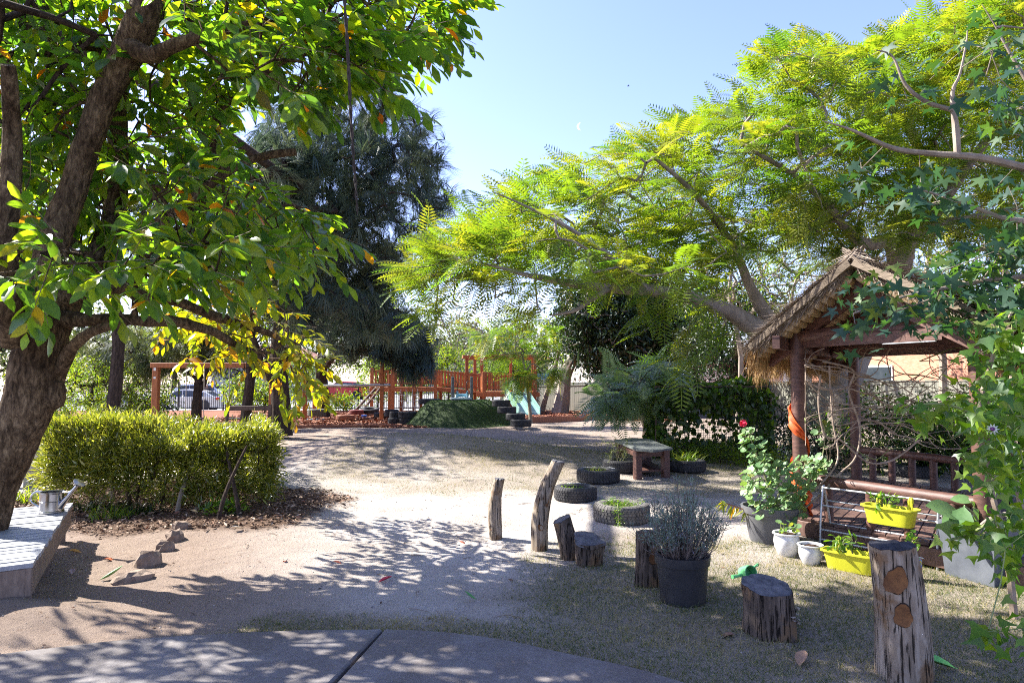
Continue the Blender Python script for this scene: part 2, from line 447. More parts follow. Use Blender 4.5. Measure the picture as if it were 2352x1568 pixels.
def grow(limbs, targets, r_tip, n=4, power=.48, rmax=.2, sag=.05, name='branch', mat=None, parent=None, maxlen=1e9, jitter=.06):
    """limbs: list of (pts, radii). Connects every target to the nearest grown node; returns end directions. Builds one mesh."""
    N = []; par = []; fixed = []
    for pts, rr in limbs:
        for i in range(len(pts) - 1):
            a, b = np.array(pts[i]), np.array(pts[i + 1]); L = np.linalg.norm(b - a); m = max(1, int(L / .35))
            for j in range(m): N.append(a + (b - a) * j / m); par.append(-1)
        N.append(np.array(pts[-1])); par.append(-1)
    n0 = len(N); cap = n0 + len(targets) * 3
    A = np.zeros((cap, 3)); A[:n0] = N; PA = np.full(cap, -1); cnt = n0
    T = targets; dn = np.min(np.linalg.norm(T[:, None, :] - A[None, :n0:3, :], axis=2), axis=1); order = np.argsort(dn)
    ends = np.zeros((len(T), 3))
    for t in order:
        p = T[t]; d2 = ((A[:cnt] - p) ** 2).sum(1); j = int(np.argmin(d2)); q = A[j]; L = math.sqrt(d2[j])
        k = 2 if L > .25 else 1
        prev = j
        for s_ in range(1, k + 1):
            f = s_ / k; m = q + (p - q) * f
            if f < 1: m = m + rng.normal(size=3) * L * jitter + np.array((0, 0, sag * L))
            A[cnt] = m; PA[cnt] = prev; prev = cnt; cnt += 1
        ends[t] = A[prev] - A[PA[prev]]
    w = np.zeros(cnt)
    leafn = np.ones(cnt); leafn[:n0] = 0
    for i in range(cnt - 1, n0 - 1, -1):
        if PA[i] >= n0: leafn[PA[i]] += leafn[i]
    R = np.minimum(r_tip * np.maximum(leafn, 1) ** power, rmax)
    segs = [i for i in range(n0, cnt)]
    a = A[PA[segs]]; b = A[segs]; rb = R[segs]; ra = np.where(PA[segs] >= n0, np.minimum(R[PA[segs]], rb * 1.5), rb * 1.25)
    d = b - a; Ld = np.linalg.norm(d, axis=1, keepdims=True); keep = (Ld[:, 0] > 1e-4) & (Ld[:, 0] < maxlen); a, b, ra, rb, d, Ld = a[keep], b[keep], ra[keep], rb[keep], d[keep], Ld[keep]
    d = d / Ld; h = np.where(np.abs(d[:, 2:3]) < .9, np.array([[0, 0, 1.]]), np.array([[1., 0, 0]])); u = np.cross(d, h); u /= np.linalg.norm(u, axis=1, keepdims=True); v = np.cross(d, u)
    ring = []
    for (c, r) in ((a, ra), (b, rb)):
        for j in range(n):
            an = 2 * PI * j / n; ring.append(c + (u * math.cos(an) + v * math.sin(an)) * r[:, None])
    V = np.stack(ring, 1).reshape(-1, 3); tf = np.array([(j, (j + 1) % n, n + (j + 1) % n, n + j) for j in range(n)])
    F = (tf[None] + (np.arange(len(a)) * 2 * n)[:, None, None]).reshape(-1, 4)
    Wi = np.array(WM[parent.name].inverted()); V = V @ Wi[:3, :3].T + Wi[:3, 3]
    o = link(name, np_mesh(name, V, F, mat, None, True), parent); WM[o.name] = WM[parent.name].copy(); o['kind'] = 'stuff'
    return ends
from mathutils import noise as mnoise
def bark_tube(mb_pts, rr, n=44, step=.05, amp=.10, seed=0):
    P_, R_ = smooth_path(mb_pts, rr, 6); out_p = [P_[0]]; out_r = [R_[0]]
    for i in range(1, len(P_)):
        L = (P_[i] - P_[i - 1]).length; m = max(1, int(L / step))
        for j in range(1, m + 1): out_p.append(P_[i - 1].lerp(P_[i], j / m)); out_r.append(R_[i - 1] + (R_[i] - R_[i - 1]) * j / m)
    mb = MB(); mb.tube(out_p, out_r, n, cap=True); k = 0
    for i, (p, r) in enumerate(zip(out_p, out_r)):
        for j in range(n):
            v = Vector(mb.v[i * n + j]); d = (v - p).normalized(); q = Vector((v.x * 9, v.y * 9, v.z * 2.6)) + Vector((seed, 0, 0)); q2 = Vector((v.x * 26, v.y * 26, v.z * 6))
            h = mnoise.noise(q) * .8 + (1 - abs(mnoise.noise(q2)) * 2.4) * .42 + mnoise.noise(Vector((v.x * 2.4, v.y * 2.4, v.z * 1.2))) * .9
            mb.v[i * n + j] = tuple(v + d * h * amp * min(r, .25))
    return mb, out_p, out_r
def limb_px(pts, extra=None):
    """[(px,py,depth,r_px)...] -> (pts, radii)"""
    q = [P(a, b, d) for a, b, d, r in pts]; rr = [r * d / FPX for a, b, d, r in pts]; return q, rr
def smooth_path(pts, rr, k=4):
    """Catmull-Rom"""
    out = []; ro = []; n = len(pts)
    for i in range(n - 1):
        p0 = pts[max(i - 1, 0)]; p1 = pts[i]; p2 = pts[i + 1]; p3 = pts[min(i + 2, n - 1)]
        for j in range(k):
            t = j / k
            out.append(.5 * ((2 * p1) + (p2 - p0) * t + (2 * p0 - 5 * p1 + 4 * p2 - p3) * t * t + (3 * p1 - p0 - 3 * p2 + p3) * t ** 3)); ro.append(rr[i] + (rr[i + 1] - rr[i]) * t)
    out.append(pts[-1]); ro.append(rr[-1]); return out, ro
# ================================================================== SETTING: ground, concrete, road
def ground_material():
    m, nt, b = _new('soil'); v = _coords(nt)
    def at(n):
        a = nt.nodes.new('ShaderNodeAttribute'); a.attribute_name = n; return a.outputs['Fac']
    n_big = _noise(nt, v, 1.1, 5, .6); n_mid = _noise(nt, v, 6, 6, .7); n_fine = _noise(nt, v, 45, 6, .8); n_grain = _noise(nt, v, 190, 3, .9)
    sand = _mix(nt, n_mid, (.33, .285, .245), (.47, .42, .37))
    sand = _mix(nt, _ramp(nt, n_big, [(.4, (0, 0, 0)), (.62, (1, 1, 1))]), sand, (.51, .465, .42))
    dirt = _mix(nt, n_mid, (.20, .145, .11), (.33, .255, .20))
    col = _mix(nt, at('dirt'), sand, dirt)  # loam by the deck; farther back this brown is painted shade
    fac = nt.nodes.new('ShaderNodeMath'); fac.operation = 'MULTIPLY'; nt.links.new(at('grass'), fac.inputs[0]); fac.inputs[1].default_value = .8
    col = _mix(nt, fac.outputs[0], col, _mix(nt, _ramp(nt, n_fine, [(.35, (0, 0, 0)), (.65, (1, 1, 1))]), (.16, .13, .085), (.30, .245, .185)))
    col = _mix(nt, at('bed'), col, _mix(nt, n_fine, (.07, .04, .025), (.16, .10, .065)))
    col = _mix(nt, at('red'), col, _mix(nt, _ramp(nt, n_fine, [(.3, (0, 0, 0)), (.7, (1, 1, 1))]), (.15, .055, .03), (.34, .15, .09)))
    col = _mix(nt, _ramp(nt, n_grain, [(.3, (0, 0, 0)), (.5, (1, 1, 1))]), _mix(nt, 1.0, col, (.80, .78, .77), 'MULTIPLY'), col)
    col = _mix(nt, _ramp(nt, _noise(nt, v, 21, 5, .75), [(.60, (0, 0, 0)), (.68, (1, 1, 1))]), col, _mix(nt, 1.0, col, (.6, .5, .42), 'MULTIPLY'))
    nt.links.new(col, b.inputs['Base Color']); b.inputs['Roughness'].default_value = .95; b.inputs['Specular IOR Level'].default_value = .15
    ad = nt.nodes.new('ShaderNodeMath'); ad.operation = 'MULTIPLY_ADD'; nt.links.new(n_fine, ad.inputs[0]); ad.inputs[1].default_value = .7; nt.links.new(n_grain, ad.inputs[2])
    ad2 = nt.nodes.new('ShaderNodeMath'); ad2.operation = 'MULTIPLY_ADD'; nt.links.new(n_mid, ad2.inputs[0]); ad2.inputs[1].default_value = 2.4; nt.links.new(ad.outputs[0], ad2.inputs[2])
    _bump(nt, b, ad2.outputs[0], .75, .022)
    return m
xs = [0.0]
while xs[-1] < 1500:
    x = xs[-1]; xs.append(x + (0.05 if x < 6 else 0.05 * 1.06 ** ((x - 6) / .35) if x < 30 else x * .12))
xs = np.array([-x for x in xs[:0:-1]] + xs)
ys = [-12.0, -6, -3, -1, 0.5, 1.5, 2.2]
while ys[-1] < 3000: ys.append(ys[-1] + max(.028, ys[-1] * .0115) if ys[-1] < 60 else ys[-1] * 1.12)
ys = np.array(ys)
X, Y = np.meshgrid(xs, ys); X = X.ravel(); Y = Y.ravel(); Z = gz(X, Y)
nx, ny = len(xs), len(ys)
ii = (np.arange(ny - 1)[:, None] * nx + np.arange(nx - 1)[None]).ravel()
gme = np_mesh('ground', np.stack([X, Y, Z], 1), np.stack([ii, ii + 1, ii + nx + 1, ii + nx], 1), ground_material())
for nm, fn in (('grass', m_grass), ('bed', m_bed), ('red', m_red), ('dirt', m_dirt_shade)):
    a = gme.attributes.new(nm, 'FLOAT', 'POINT'); a.data.foreach_set('value', fn(X, Y).astype(np.float32))
tag(link('ground', gme), 'sandy play garden ground with worn grass, red dirt and mulch', kind='structure')

# concrete path: two slabs with a groove between them
def conc():
    m, nt, b = _new('concrete'); v = _coords(nt)
    n1 = _noise(nt, v, 2.2, 6, .7); n2 = _noise(nt, v, 30, 6, .8); n3 = _noise(nt, v, 160, 4, .8)
    c = _mix(nt, n1, (.135, .122, .12), (.225, .208, .20)); c = _mix(nt, _ramp(nt, n2, [(.35, (0, 0, 0)), (.65, (1, 1, 1))]), _mix(nt, 1.0, c, (.72, .70, .70), 'MULTIPLY'), c)
    c = _mix(nt, _ramp(nt, _noise(nt, v, .9, 7, .8, .8), [(.42, (0, 0, 0)), (.6, (1, 1, 1))]), _mix(nt, 1.0, c, (.74, .68, .62), 'MULTIPLY'), c)
    c = _mix(nt, _ramp(nt, n3, [(.3, (0, 0, 0)), (.48, (1, 1, 1))]), _mix(nt, 1.0, c, (.6, .6, .6), 'MULTIPLY'), c)
    c = _mix(nt, _ramp(nt, n3, [(.62, (0, 0, 0)), (.7, (1, 1, 1))]), c, (.42, .41, .40))
    nt.links.new(c, b.inputs['Base Color']); b.inputs['Roughness'].default_value = .85; _bump(nt, b, n3, .35, .004); return m
CONC = conc()
jt = Gz(880, 1448, .03).xy; jb = Gz(765, 1568, .03).xy; jd = (jb - jt).normalized()
ja = jt; jend = jt + jd * 7.0
front, _ = smooth_path([Vector((p.x, p.y, 0)) for p in PATH], [1] * len(PATH), 6)
def side(p): return (p.x - jt.x) * jd.y - (p.y - jt.y) * jd.x
def slab(name, pts):
    mb = MB(); c = sum((Vector((p[0], p[1], 0)) for p in pts), Vector()) / len(pts); n = len(pts); b_ = .012
    top = [(p[0] + (c.x - p[0]) * 0, p[1] + (c.y - p[1]) * 0, .03) for p in pts]
    ins = []
    for i, p in enumerate(pts):
        a = Vector(pts[i - 1]); q = Vector(pts[(i + 1) % n]); d = (q - a).normalized(); nn = Vector((-d.y, d.x)); ins.append((p[0] + nn.x * b_, p[1] + nn.y * b_, .042))
    vs = [(p[0], p[1], -.12) for p in pts] + top + ins
    fs = []
    for i in range(n):
        j = (i + 1) % n; fs += [(i, j, n + j, n + i), (n + i, n + j, 2 * n + j, 2 * n + i)]
    fs.append(tuple(2 * n + i for i in range(n)))
    mb.add(vs, fs)
    o = mb.build('slab', CONC, conc_root)
conc_root = bpy.data.objects.new('concrete_path', None); COL.objects.link(conc_root); WM['concrete_path'] = Matrix(); tag(conc_root, 'curved grey concrete path crossing the bottom of the garden', kind='structure')
gap = Vector((jd.y, -jd.x)) * .007
L_ = [Vector((p.x, p.y)) for p in front if p.x < jt.x - .03]; R_ = [Vector((p.x, p.y)) for p in front if p.x > jt.x + .03]
slab('slab', list(reversed(L_ + [jt - Vector((abs(gap.x), 0)), jend - Vector((abs(gap.x), 0)), Vector((-7.5, -3.5))])))
slab('slab', list(reversed([jt + Vector((abs(gap.x), 0))] + R_ + [Vector((jend.x + .01, -3.5)) if jend.y > -3.5 else jend + Vector((abs(gap.x), 0))])))

# street beyond the fence
road = MB(); rv = []; rf = []
for i, y in enumerate([44.5, 48, 54, 62, 72]):
    for x in (-75, -40, -10, 12, 60): rv.append((x, y, gnd(x, y) + .02))
for i in range(4):
    for j in range(4): rf.append((i * 5 + j, i * 5 + j + 1, (i + 1) * 5 + j + 1, (i + 1) * 5 + j))
road.add(rv, rf)
tag(road.build('road', M('asphalt', (.16, .16, .165), (.24, .24, .24), 3, .9, .2)), 'pale asphalt street beyond the picket fence', kind='structure')
fp = MB(); fv = [(x, y, gnd(x, y) + .14 * (1)) for y in (43.0, 44.4) for x in (-70, -30, 12)]
fp.add(fv + [(p[0], p[1], p[2] - .3) for p in fv], [(0, 1, 4, 3), (1, 2, 5, 4), (3, 4, 10, 9), (4, 5, 11, 10), (0, 6, 7, 1), (1, 7, 8, 2)])
tag(fp.build('pavement', M('pale_concrete', (.42, .41, .39), (.52, .51, .48), 5)), 'pale footpath between the fence and the street', kind='structure')
# ================================================================== MATERIALS
def bark_mat(name, a, b_, c, sc=15):
    m, nt, b = _new(name); v = _coords(nt, (2.0, 2.0, .62)); n1 = _noise(nt, v, sc, 9, .75, .6); n2 = _noise(nt, _coords(nt), 3.2, 5, .6)
    col = _ramp(nt, n1, [(.36, a), (.5, b_), (.66, c)]); col = _mix(nt, _ramp(nt, n2, [(.45, (0, 0, 0)), (.62, (1, 1, 1))]), col, _mix(nt, 1.0, col, (.5, .47, .45), 'MULTIPLY'))
    nt.links.new(col, b.inputs['Base Color']); b.inputs['Roughness'].default_value = .95; b.inputs['Specular IOR Level'].default_value = .1; _bump(nt, b, n1, 1.0, .035); return m
BARK = bark_mat('bark', (.030, .020, .013), (.12, .082, .050), (.30, .215, .13))
BARKD = M('bark_dark', (.03, .022, .018), (.09, .065, .05), 10, .95, 1.0, .03, (2.5, 2.5, .6), spec=.1)
BARKG = M('bark_grey', (.17, .14, .11), (.30, .25, .20), 8, .9, .7, .02, (1, 1, .5), spec=.15)
TWIG = M('twig', (.14, .10, .07), (.24, .18, .13), 12, .9, .2)
WHITEWOOD = M('deck_paint', (.19, .195, .205), (.28, .285, .295), 14, .55, .3, .003, (1, 6, 1), vary=.08)
FASCIA = M('fascia', (.14, .10, .075), (.22, .165, .125), 12, .85, .3, .004, (3, 3, 1))
LOGRED = M('stained_log', (.04, .017, .012), (.095, .042, .030), 7, .55, .35, .005, (1.5, 1.5, 6), spec=.45, vary=.12, c3=(.17, .085, .06))
DECKRED = M('stained_board', (.07, .036, .027), (.145, .085, .065), 9, .6, .35, .004, (5, 1, 1), vary=.22)
ORANGE = M('orange_timber', (.25, .075, .021), (.42, .145, .045), 7, .6, .3, .004, (4, 4, 1), vary=.15)
RUBBER = M('rubber', (.018, .018, .02), (.05, .048, .048), 15, .7, .35, .004, spec=.35)
RUBBERG = M('rubber_dusty', (.07, .066, .06), (.15, .14, .125), 12, .85, .4, .004, spec=.25)
STEEL = M('galvanised', (.42, .43, .44), (.58, .59, .60), 30, .42, .1, .001, metal=.75)
BLACKMETAL = M('black_metal', (.012, .012, .014), (.022, .022, .024), 20, .5, .0)
YELLOW = M('yellow_plastic', (.36, .33, .07), (.54, .53, .025), 5, .5, .08, .001, spec=.4, lo=.26, hi=.42)
SOILD = M('potting_soil', (.03, .018, .012), (.09, .055, .035), 30, .95, 1.0, .02, spec=.1)
STONE = M('stone', (.15, .105, .075), (.27, .20, .15), 12, .9, .8, .012)

# ================================================================== DECK, WATERING CAN, ROCKS (left foreground)
dk = thing('low_deck', 'low grey slatted timber platform beside the big tree trunk', 'platform', (-4.0, 5.4, 0))
c_near = Vector((-3.16, 4.58)); c_far = Vector((-4.36, 6.85)); du = Vector((-.80, -.60)).normalized()
dv = (c_far - c_near); Ld = dv.length; dvn = dv.normalized(); nb = 24; top = .37
for i in range(nb):
    t0 = (i + .08) / nb; t1 = (i + .86) / nb
    a0 = c_near + dv * t0; a1 = c_near + dv * t1; Lb = 2.1
    j = random.uniform(-.004, .004); o_ = random.uniform(0, .012)
    a0 = a0 - du * o_; a1 = a1 - du * o_
    b0 = a0 + du * Lb; b1 = a1 + du * Lb
    mb = MB(); vs = [(a0.x, a0.y, top - .03 + j), (a1.x, a1.y, top - .03 + j), (b1.x, b1.y, top - .03 + j), (b0.x, b0.y, top - .03 + j)]
    k = .004; up = [((p[0] + (0)), p[1], top + j) for p in vs]
    mb.add(vs + up, [(3, 2, 1, 0), (4, 5, 6, 7), (0, 1, 5, 4), (1, 2, 6, 5), (2, 3, 7, 6), (3, 0, 4, 7)]); mb.build('board', WHITEWOOD, dk)
cin = Vector((dvn.y, -dvn.x)); cin = cin if cin.dot(du) > 0 else -cin
mb = MB(); a = c_near + cin * .02; b = c_far + cin * .02; mb.bar((a.x, a.y, top - .125), (b.x, b.y, top - .125), .035, .185, bev=.004); mb.build('side_fascia', FASCIA, dk)
mb = MB(); a = c_near + dvn * .03; b = a + du * 2.1; mb.bar((a.x, a.y, top - .21), (b.x, b.y, top - .21), .035, .35, bev=.004); mb.build('front_fascia', FASCIA, dk)
for s, t in ((.5, .3), (.08, Ld - .1), (1.9, .12), (1.9, Ld - .1), (.08, Ld * .5)):
    q = c_near + du * s + dvn * t; mb = MB(); mb.box((q.x, q.y, (top - .04 - .12) / 2), (.09, .09, top - .04 + .12), rz=.6); mb.build('leg', FASCIA, dk)
tagleaf = MB()
# watering can
wc = P(118, 1168, 6.35); wc = Vector((wc.x, wc.y, top + .002))
can = thing('watering_can', 'small shiny metal watering can standing on the grey platform', 'watering can', wc, -.1)
CHROME = M('polished_steel', (.30, .30, .31), (.42, .42, .43), 8, .2, .0, metal=1.0)
prof = [(.098, 0), (.104, .004), (.104, .014), (.098, .018), (.096, .10), (.1, .103), (.096, .106), (.094, .17), (.102, .176), (.102, .186), (.094, .186), (.088, .18), (.086, .02)]
MB().lathe(prof, n=36).build('body', CHROME, can, True, world=False)
R90 = Matrix.Rotation(PI / 2, 3, 'Y')
mb = MB(); hv = []; hf = []
for i in range(13):
    a = PI * i / 12; r = .092; hv += [(r * math.cos(a), r * math.sin(a) * .98, .192), (r * math.cos(a), r * math.sin(a) * .98, .184)]
hv += [(0, 0, .196)]
mb.add(hv, [(2 * i, 2 * i + 2, 26) for i in range(12)]); mb.build('half_lid', CHROME, can, True, world=False)
hp, hr = smooth_path([Vector(p) for p in ((-.09, 0, .175), (-.15, 0, .185), (-.20, 0, .15), (-.205, 0, .10), (-.15, 0, .06), (-.09, 0, .035))], [.009] * 6)
MB().tube(hp, hr, 8).build('handle', CHROME, can, True, world=False)
MB().tube([(.085, 0, .05), (.16, 0, .14), (.25, 0, .25)], [.034, .02, .012], 14).build('spout', CHROME, can, True, world=False)
Rr = Matrix.Rotation(math.radians(38), 3, 'Y')
MB().lathe([(.012, -.03), (.052, .004), (.054, .01), (.0, .012)], (.258, 0, .265), 20, R=Rr).build('rose', CHROME, can, True, world=False)
MB().tube([(.09, 0, .18), (.155, 0, .18), (.2, 0, .2)], .006, 6).build('brace', CHROME, can, True, world=False)
# rocks along the bed edge
def rock(p, s, rz, label, seed):
    r = random.Random(seed); mb = MB(); n = 9; rings = []
    prof = [(.9, 0), (1.0, .35), (.92, .75), (.6, 1.0)]
    for q, h in prof:
        for j in range(n):
            a = 2 * PI * j / n; k = q * (1 + r.uniform(-.16, .16)); mb.v.append((math.cos(a) * k * s[0] / 2, math.sin(a) * k * s[1] / 2, h * s[2] * (1 + r.uniform(-.12, .12)) - s[2] * .3))
    for i in range(3):
        for j in range(n): mb.f.append((i * n + j, i * n + (j + 1) % n, (i + 1) * n + (j + 1) % n, (i + 1) * n + j))
    mb.f.append(tuple(3 * n + j for j in range(n))); mb.m = [0] * len(mb.f)
    o = link('rock', mb.mesh('rock', STONE, False)); o.location = (p.x, p.y, gnd(p.x, p.y)); o.rotation_euler = (r.uniform(-.1, .1), r.uniform(-.1, .1), rz)
    tag(o, label, 'rock', 'edging rocks in front of the hedge bed')
for i, (x, y, s, rz, lb) in enumerate([
        (306, 1334, (.30, .2, .10), .7, 'flat rock nearest the path in the short edging row'), (340, 1298, (.22, .15, .17), .9, 'upright tan rock, tallest of the edging row'),
        (378, 1262, (.19, .14, .11), .6, 'squat angular rock behind the tallest edging rock'), (402, 1238, (.2, .16, .12), 1.4, 'small pale edging rock in the middle of the row'),
        (416, 1212, (.2, .13, .09), .3, 'farthest low rock of the edging row, beside the leaf mulch')]):
    rock(on(x, y), s, rz, lb, i + 3)
# log bench behind the trunk
p = on(20, 1118); b1 = thing('log_bench', 'pale split log bench end poking out behind the big trunk', 'bench', (p.x, p.y, gnd(p.x, p.y)), .25)
MB().box((0, 0, .30), (1.0, .26, .12), bev=.02).build('seat', M('weathered_wood', (.28, .24, .18), (.45, .40, .32), 8, .8, .4, .005, (1, 5, 5)), b1, world=False)
for x in (-.35, .3): MB().box((x, 0, .12), (.16, .2, .25), bev=.01).build('leg', MATS['weathered_wood'], b1, world=False)

# ================================================================== LOG POSTS AND STUMPS
def log_mat(name, c1, c2, c3):
    m, nt, b = _new(name); v = _coords(nt, (3.2, 3.2, .55))
    n = _noise(nt, v, 6, 8, .7, .4); n2 = _noise(nt, _coords(nt), 5, 4, .6)
    c = _ramp(nt, n, [(.3, c1), (.5, c2), (.68, c3)]); c = _mix(nt, _ramp(nt, n2, [(.52, (0, 0, 0)), (.62, (1, 1, 1))]), c, (.16, .10, .055))
    w = nt.nodes.new('ShaderNodeTexNoise'); w.inputs['Scale'].default_value = 16; w.inputs['Detail'].default_value = 5; nt.links.new(_coords(nt, (5, 5, .28)), w.inputs['Vector'])
    cr = _ramp(nt, w.outputs['Fac'], [(.36, (.12, .12, .12)), (.44, (1, 1, 1))]); c = _mix(nt, 1.0, c, cr, 'MULTIPLY')
    nt.links.new(c, b.inputs['Base Color']); b.inputs['Roughness'].default_value = .9; b.inputs['Specular IOR Level'].default_value = .15
    _bump(nt, b, cr, .9, .012); return m
LOGP = log_mat('weathered_log', (.10, .075, .052), (.22, .175, .13), (.35, .30, .24))
LOGB = log_mat('charred_log', (.035, .027, .022), (.085, .065, .05), (.17, .13, .10))
CUT = M('cut_end', (.05, .05, .056), (.14, .135, .14), 20, .9, .6, .006)
RUST = M('cut_knot', (.085, .036, .013), (.19, .085, .028), 22, .9, .3, .004)
def log(name, label, pts, rr, mat, cut, cat, seed, n=26, ridge=.05, group=None, flare=0.0, crack=True, tilt=(0, 0), knots=(), ell=1.0):
    """an upright log through world points; ridged, slightly bent sides, own cut top"""
    base = Vector((pts[0].x, pts[0].y, gnd(pts[0].x, pts[0].y))); root = thing(name, label, cat, base, group=group)
    P_, R_ = smooth_path(pts, rr, 5); r = random.Random(seed)
    a1, a2, a3 = [r.uniform(0, 6.28) for _ in range(3)]
    def rad(i, j, f):
        a = 2 * PI * j / n
        k = 1 + ridge * (math.sin(3 * a + a1) + .7 * math.sin(5 * a + a2 + f * 1.5) + .6 * math.sin(9 * a + a3 + f * 2)) + r.uniform(-.02, .02)
        return R_[i] * k * (1 + flare * max(0, 1 - f * 5) * (1 + .4 * math.sin(4 * a)))
    m = len(P_); mb = MB(); axis = (P_[-1] - P_[0]).normalized(); nt_ = (axis + Vector((tilt[0], tilt[1], 0))).normalized()
    u = Vector((1, 0, 0)); u = (u - axis * u.dot(axis)).normalized(); w = axis.cross(u)
    for i in range(m):
        f = i / (m - 1)
        for j in range(n):
            a = 2 * PI * j / n; q = P_[i] + (u * math.cos(a) * ell + w * math.sin(a)) * rad(i, j, f)
            if i == m - 1: q = q - axis * ((q - P_[i]).dot(nt_) / nt_.dot(axis)) + axis * r.uniform(-.004, .004)
            mb.v.append(tuple(q))
    for i in range(m - 1):
        for j in range(n): mb.f.append((i * n + j, i * n + (j + 1) % n, (i + 1) * n + (j + 1) % n, (i + 1) * n + j))
    mb.f.append(tuple(reversed(range(n)))); mb.m = [0] * len(mb.f)
    mb.build('shaft', mat, root, True)
    tp = MB(); ring = [Vector(mb.v[(m - 1) * n + j]) for j in range(n)]; c = sum(ring, Vector()) / n
    vs = []
    for k, s in enumerate((1.0, .96, .6, .3)):
        for j, q in enumerate(ring):
            h = (.0, .004, .007, .006)[k] + (r.uniform(-.006, .004) if crack and k in (1, 2) else 0); vs.append(c + (q - c) * s + nt_ * (h + .002))
    vs.append(c + nt_ * .002); fs = []
    for k in range(3):
        for j in range(n): fs.append((k * n + j, k * n + (j + 1) % n, (k + 1) * n + (j + 1) % n, (k + 1) * n + j))
    for j in range(n): fs.append((3 * n + j, 3 * n + (j + 1) % n, 4 * n))
    tp.add(vs, fs); tp.build('cut_top', cut, root, True)
    for (f, ang, hr, vr) in knots:
        i = int(f * (m - 1)); cc = P_[i]; a = ang; od = Vector((math.cos(a), math.sin(a), 0)); sd = Vector((-math.sin(a), math.cos(a), 0)); Rk = R_[i]
        kb = MB(); vs = []; nn = 18
        for rr_, dp in ((1.12, -.016), (1.0, -.002), (.86, -.006), (.45, -.009)):
            for j in range(nn):
                t = 2 * PI * j / nn; wv = 1 + .16 * math.sin(2 * t + f * 9) + .09 * math.sin(3 * t + f * 5) + .07 * math.sin(5 * t + f * 3) + r.uniform(-.04, .04); hx = math.cos(t) * hr * rr_ * wv; hz = math.sin(t) * vr * rr_ * wv
                th = hx / Rk; vs.append(cc + (od * math.cos(th) + sd * math.sin(th)) * (Rk * 1.12 + dp) + Vector((0, 0, hz)))
        vs.append(cc + od * (Rk * 1.12 - .010)); fs = []
        for k in range(3):
            for j in range(nn): fs.append((k * nn + j, k * nn + (j + 1) % nn, (k + 1) * nn + (j + 1) % nn, (k + 1) * nn + j))
        for j in range(nn): fs.append((3 * nn + j, 3 * nn + (j + 1) % nn, 4 * nn))
        mi = [1] * nn + [0] * (len(fs) - nn); kb.add(vs, fs); kb.m = mi; kb.build('knot', [RUST, BARKD], root, True)
    return root
def up(px, py, d): return P(px, py, d)
b = on(1140, 1237); d = b.y
log('log_post', 'thin bent weathered log post, shorter of the two in front of the tyres', [b - Vector((0, 0, .05)), P(1136, 1180, d), P(1139, 1135, d), P(1147, 1100, d)], [.062, .066, .056, .05], LOGP, CUT, 'post', 1, knots=((.2, -2.2, .02, .025),))
b = on(1240, 1262); d = b.y
log('log_post', 'taller leaning log post with dark knots left of the split stump', [b - Vector((0, 0, .05)), P(1241, 1190, d), P(1256, 1120, d - .02), P(1282, 1060, d - .05)], [.076, .078, .066, .06], LOGP, CUT, 'post', 2, knots=((.3, -1.5, .025, .03), (.55, -1.2, .02, .05)))
b = on(1312, 1283); d = b.y
log('leaning_stump', 'dark split slab of wood leaning against the low heart shaped stump', [b - Vector((0, 0, .05)), P(1303, 1240, d), P(1290, 1192, d + .02)], [.085, .085, .08], LOGB, CUT, 'stump', 3, tilt=(-.25, -.1), ell=1.0)
b = on(1352, 1296); d = b.y
log('tree_stump', 'low dark stump with a heart shaped top beside the leaning slab', [b - Vector((0, 0, .05)), P(1352, 1270, d), P(1352, 1240, d)], [.105, .115, .135], LOGB, CUT, 'stump', 4, ridge=.08, tilt=(.1, -.35))
b = on(1488, 1343); d = b.y
log('tree_stump', 'upright short log with orange rot, just left of the black pot', [b - Vector((0, 0, .05)), P(1489, 1280, d), P(1488, 1222, d)], [.095, .09, .085], LOGB, LOGB, 'stump', 5, ridge=.07, knots=((.6, -1.2, .045, .07),))
b = on(1768, 1455); d = b.y
log('tree_stump', 'wide dark sawn stump with cracked top and peeling bark', [b - Vector((0, 0, .05)), P(1768, 1400, d), P(1762, 1345, d)], [.165, .152, .148], LOGB, CUT, 'stump', 6, n=40, ridge=.035, flare=.12, tilt=(.1, -.22))
st = bpy.data.objects['tree_stump.002'] if 'tree_stump.002' in bpy.data.objects else None
r = random.Random(9)      # curls of peeling bark on the stump's right side
for k in range(9):
    a = -1.1 + .9 * r.random(); h = .06 + .2 * r.random(); R0 = .150; q = Vector((b.x, b.y, b.z)) + Vector((math.cos(a) * R0, math.sin(a) * R0, h)); od = Vector((math.cos(a), math.sin(a), 0)); sd = Vector((-od.y, od.x, 0)); s = r.uniform(.018, .036)
    vs = [q - sd * s - od * .012, q + sd * s - od * .012, q + sd * s * .8 + od * .012 + Vector((0, 0, s)), q - sd * s * .7 + od * .014 + Vector((0, 0, s * 1.2)), q + sd * s * .6 + od * .028 + Vector((0, 0, s * .9)), q - sd * s * .6 + od * .03 + Vector((0, 0, s))]
    if st: MB().add(vs, [(0, 1, 2, 3), (3, 2, 4, 5)]).build('peeling_bark', M('peel', (.25, .18, .14), (.42, .35, .29), 20, .9, .4), st)
b = on(2077, 1553); d = b.y
log('log_post', 'thick knobbly upright log with two rust coloured cut knots', [b - Vector((0, 0, .06)), P(2072, 1440, d), P(2062, 1340, d), P(2047, 1252, d)], [.142, .128, .118, .112], LOGP, M('burnt_top', (.012, .013, .018), (.045, .045, .055), 18, .85, .9, .012), 'post', 7, n=40, ridge=.04,
    knots=((.53, -2.0, .045, .05), (.76, -2.1, .047, .072)))
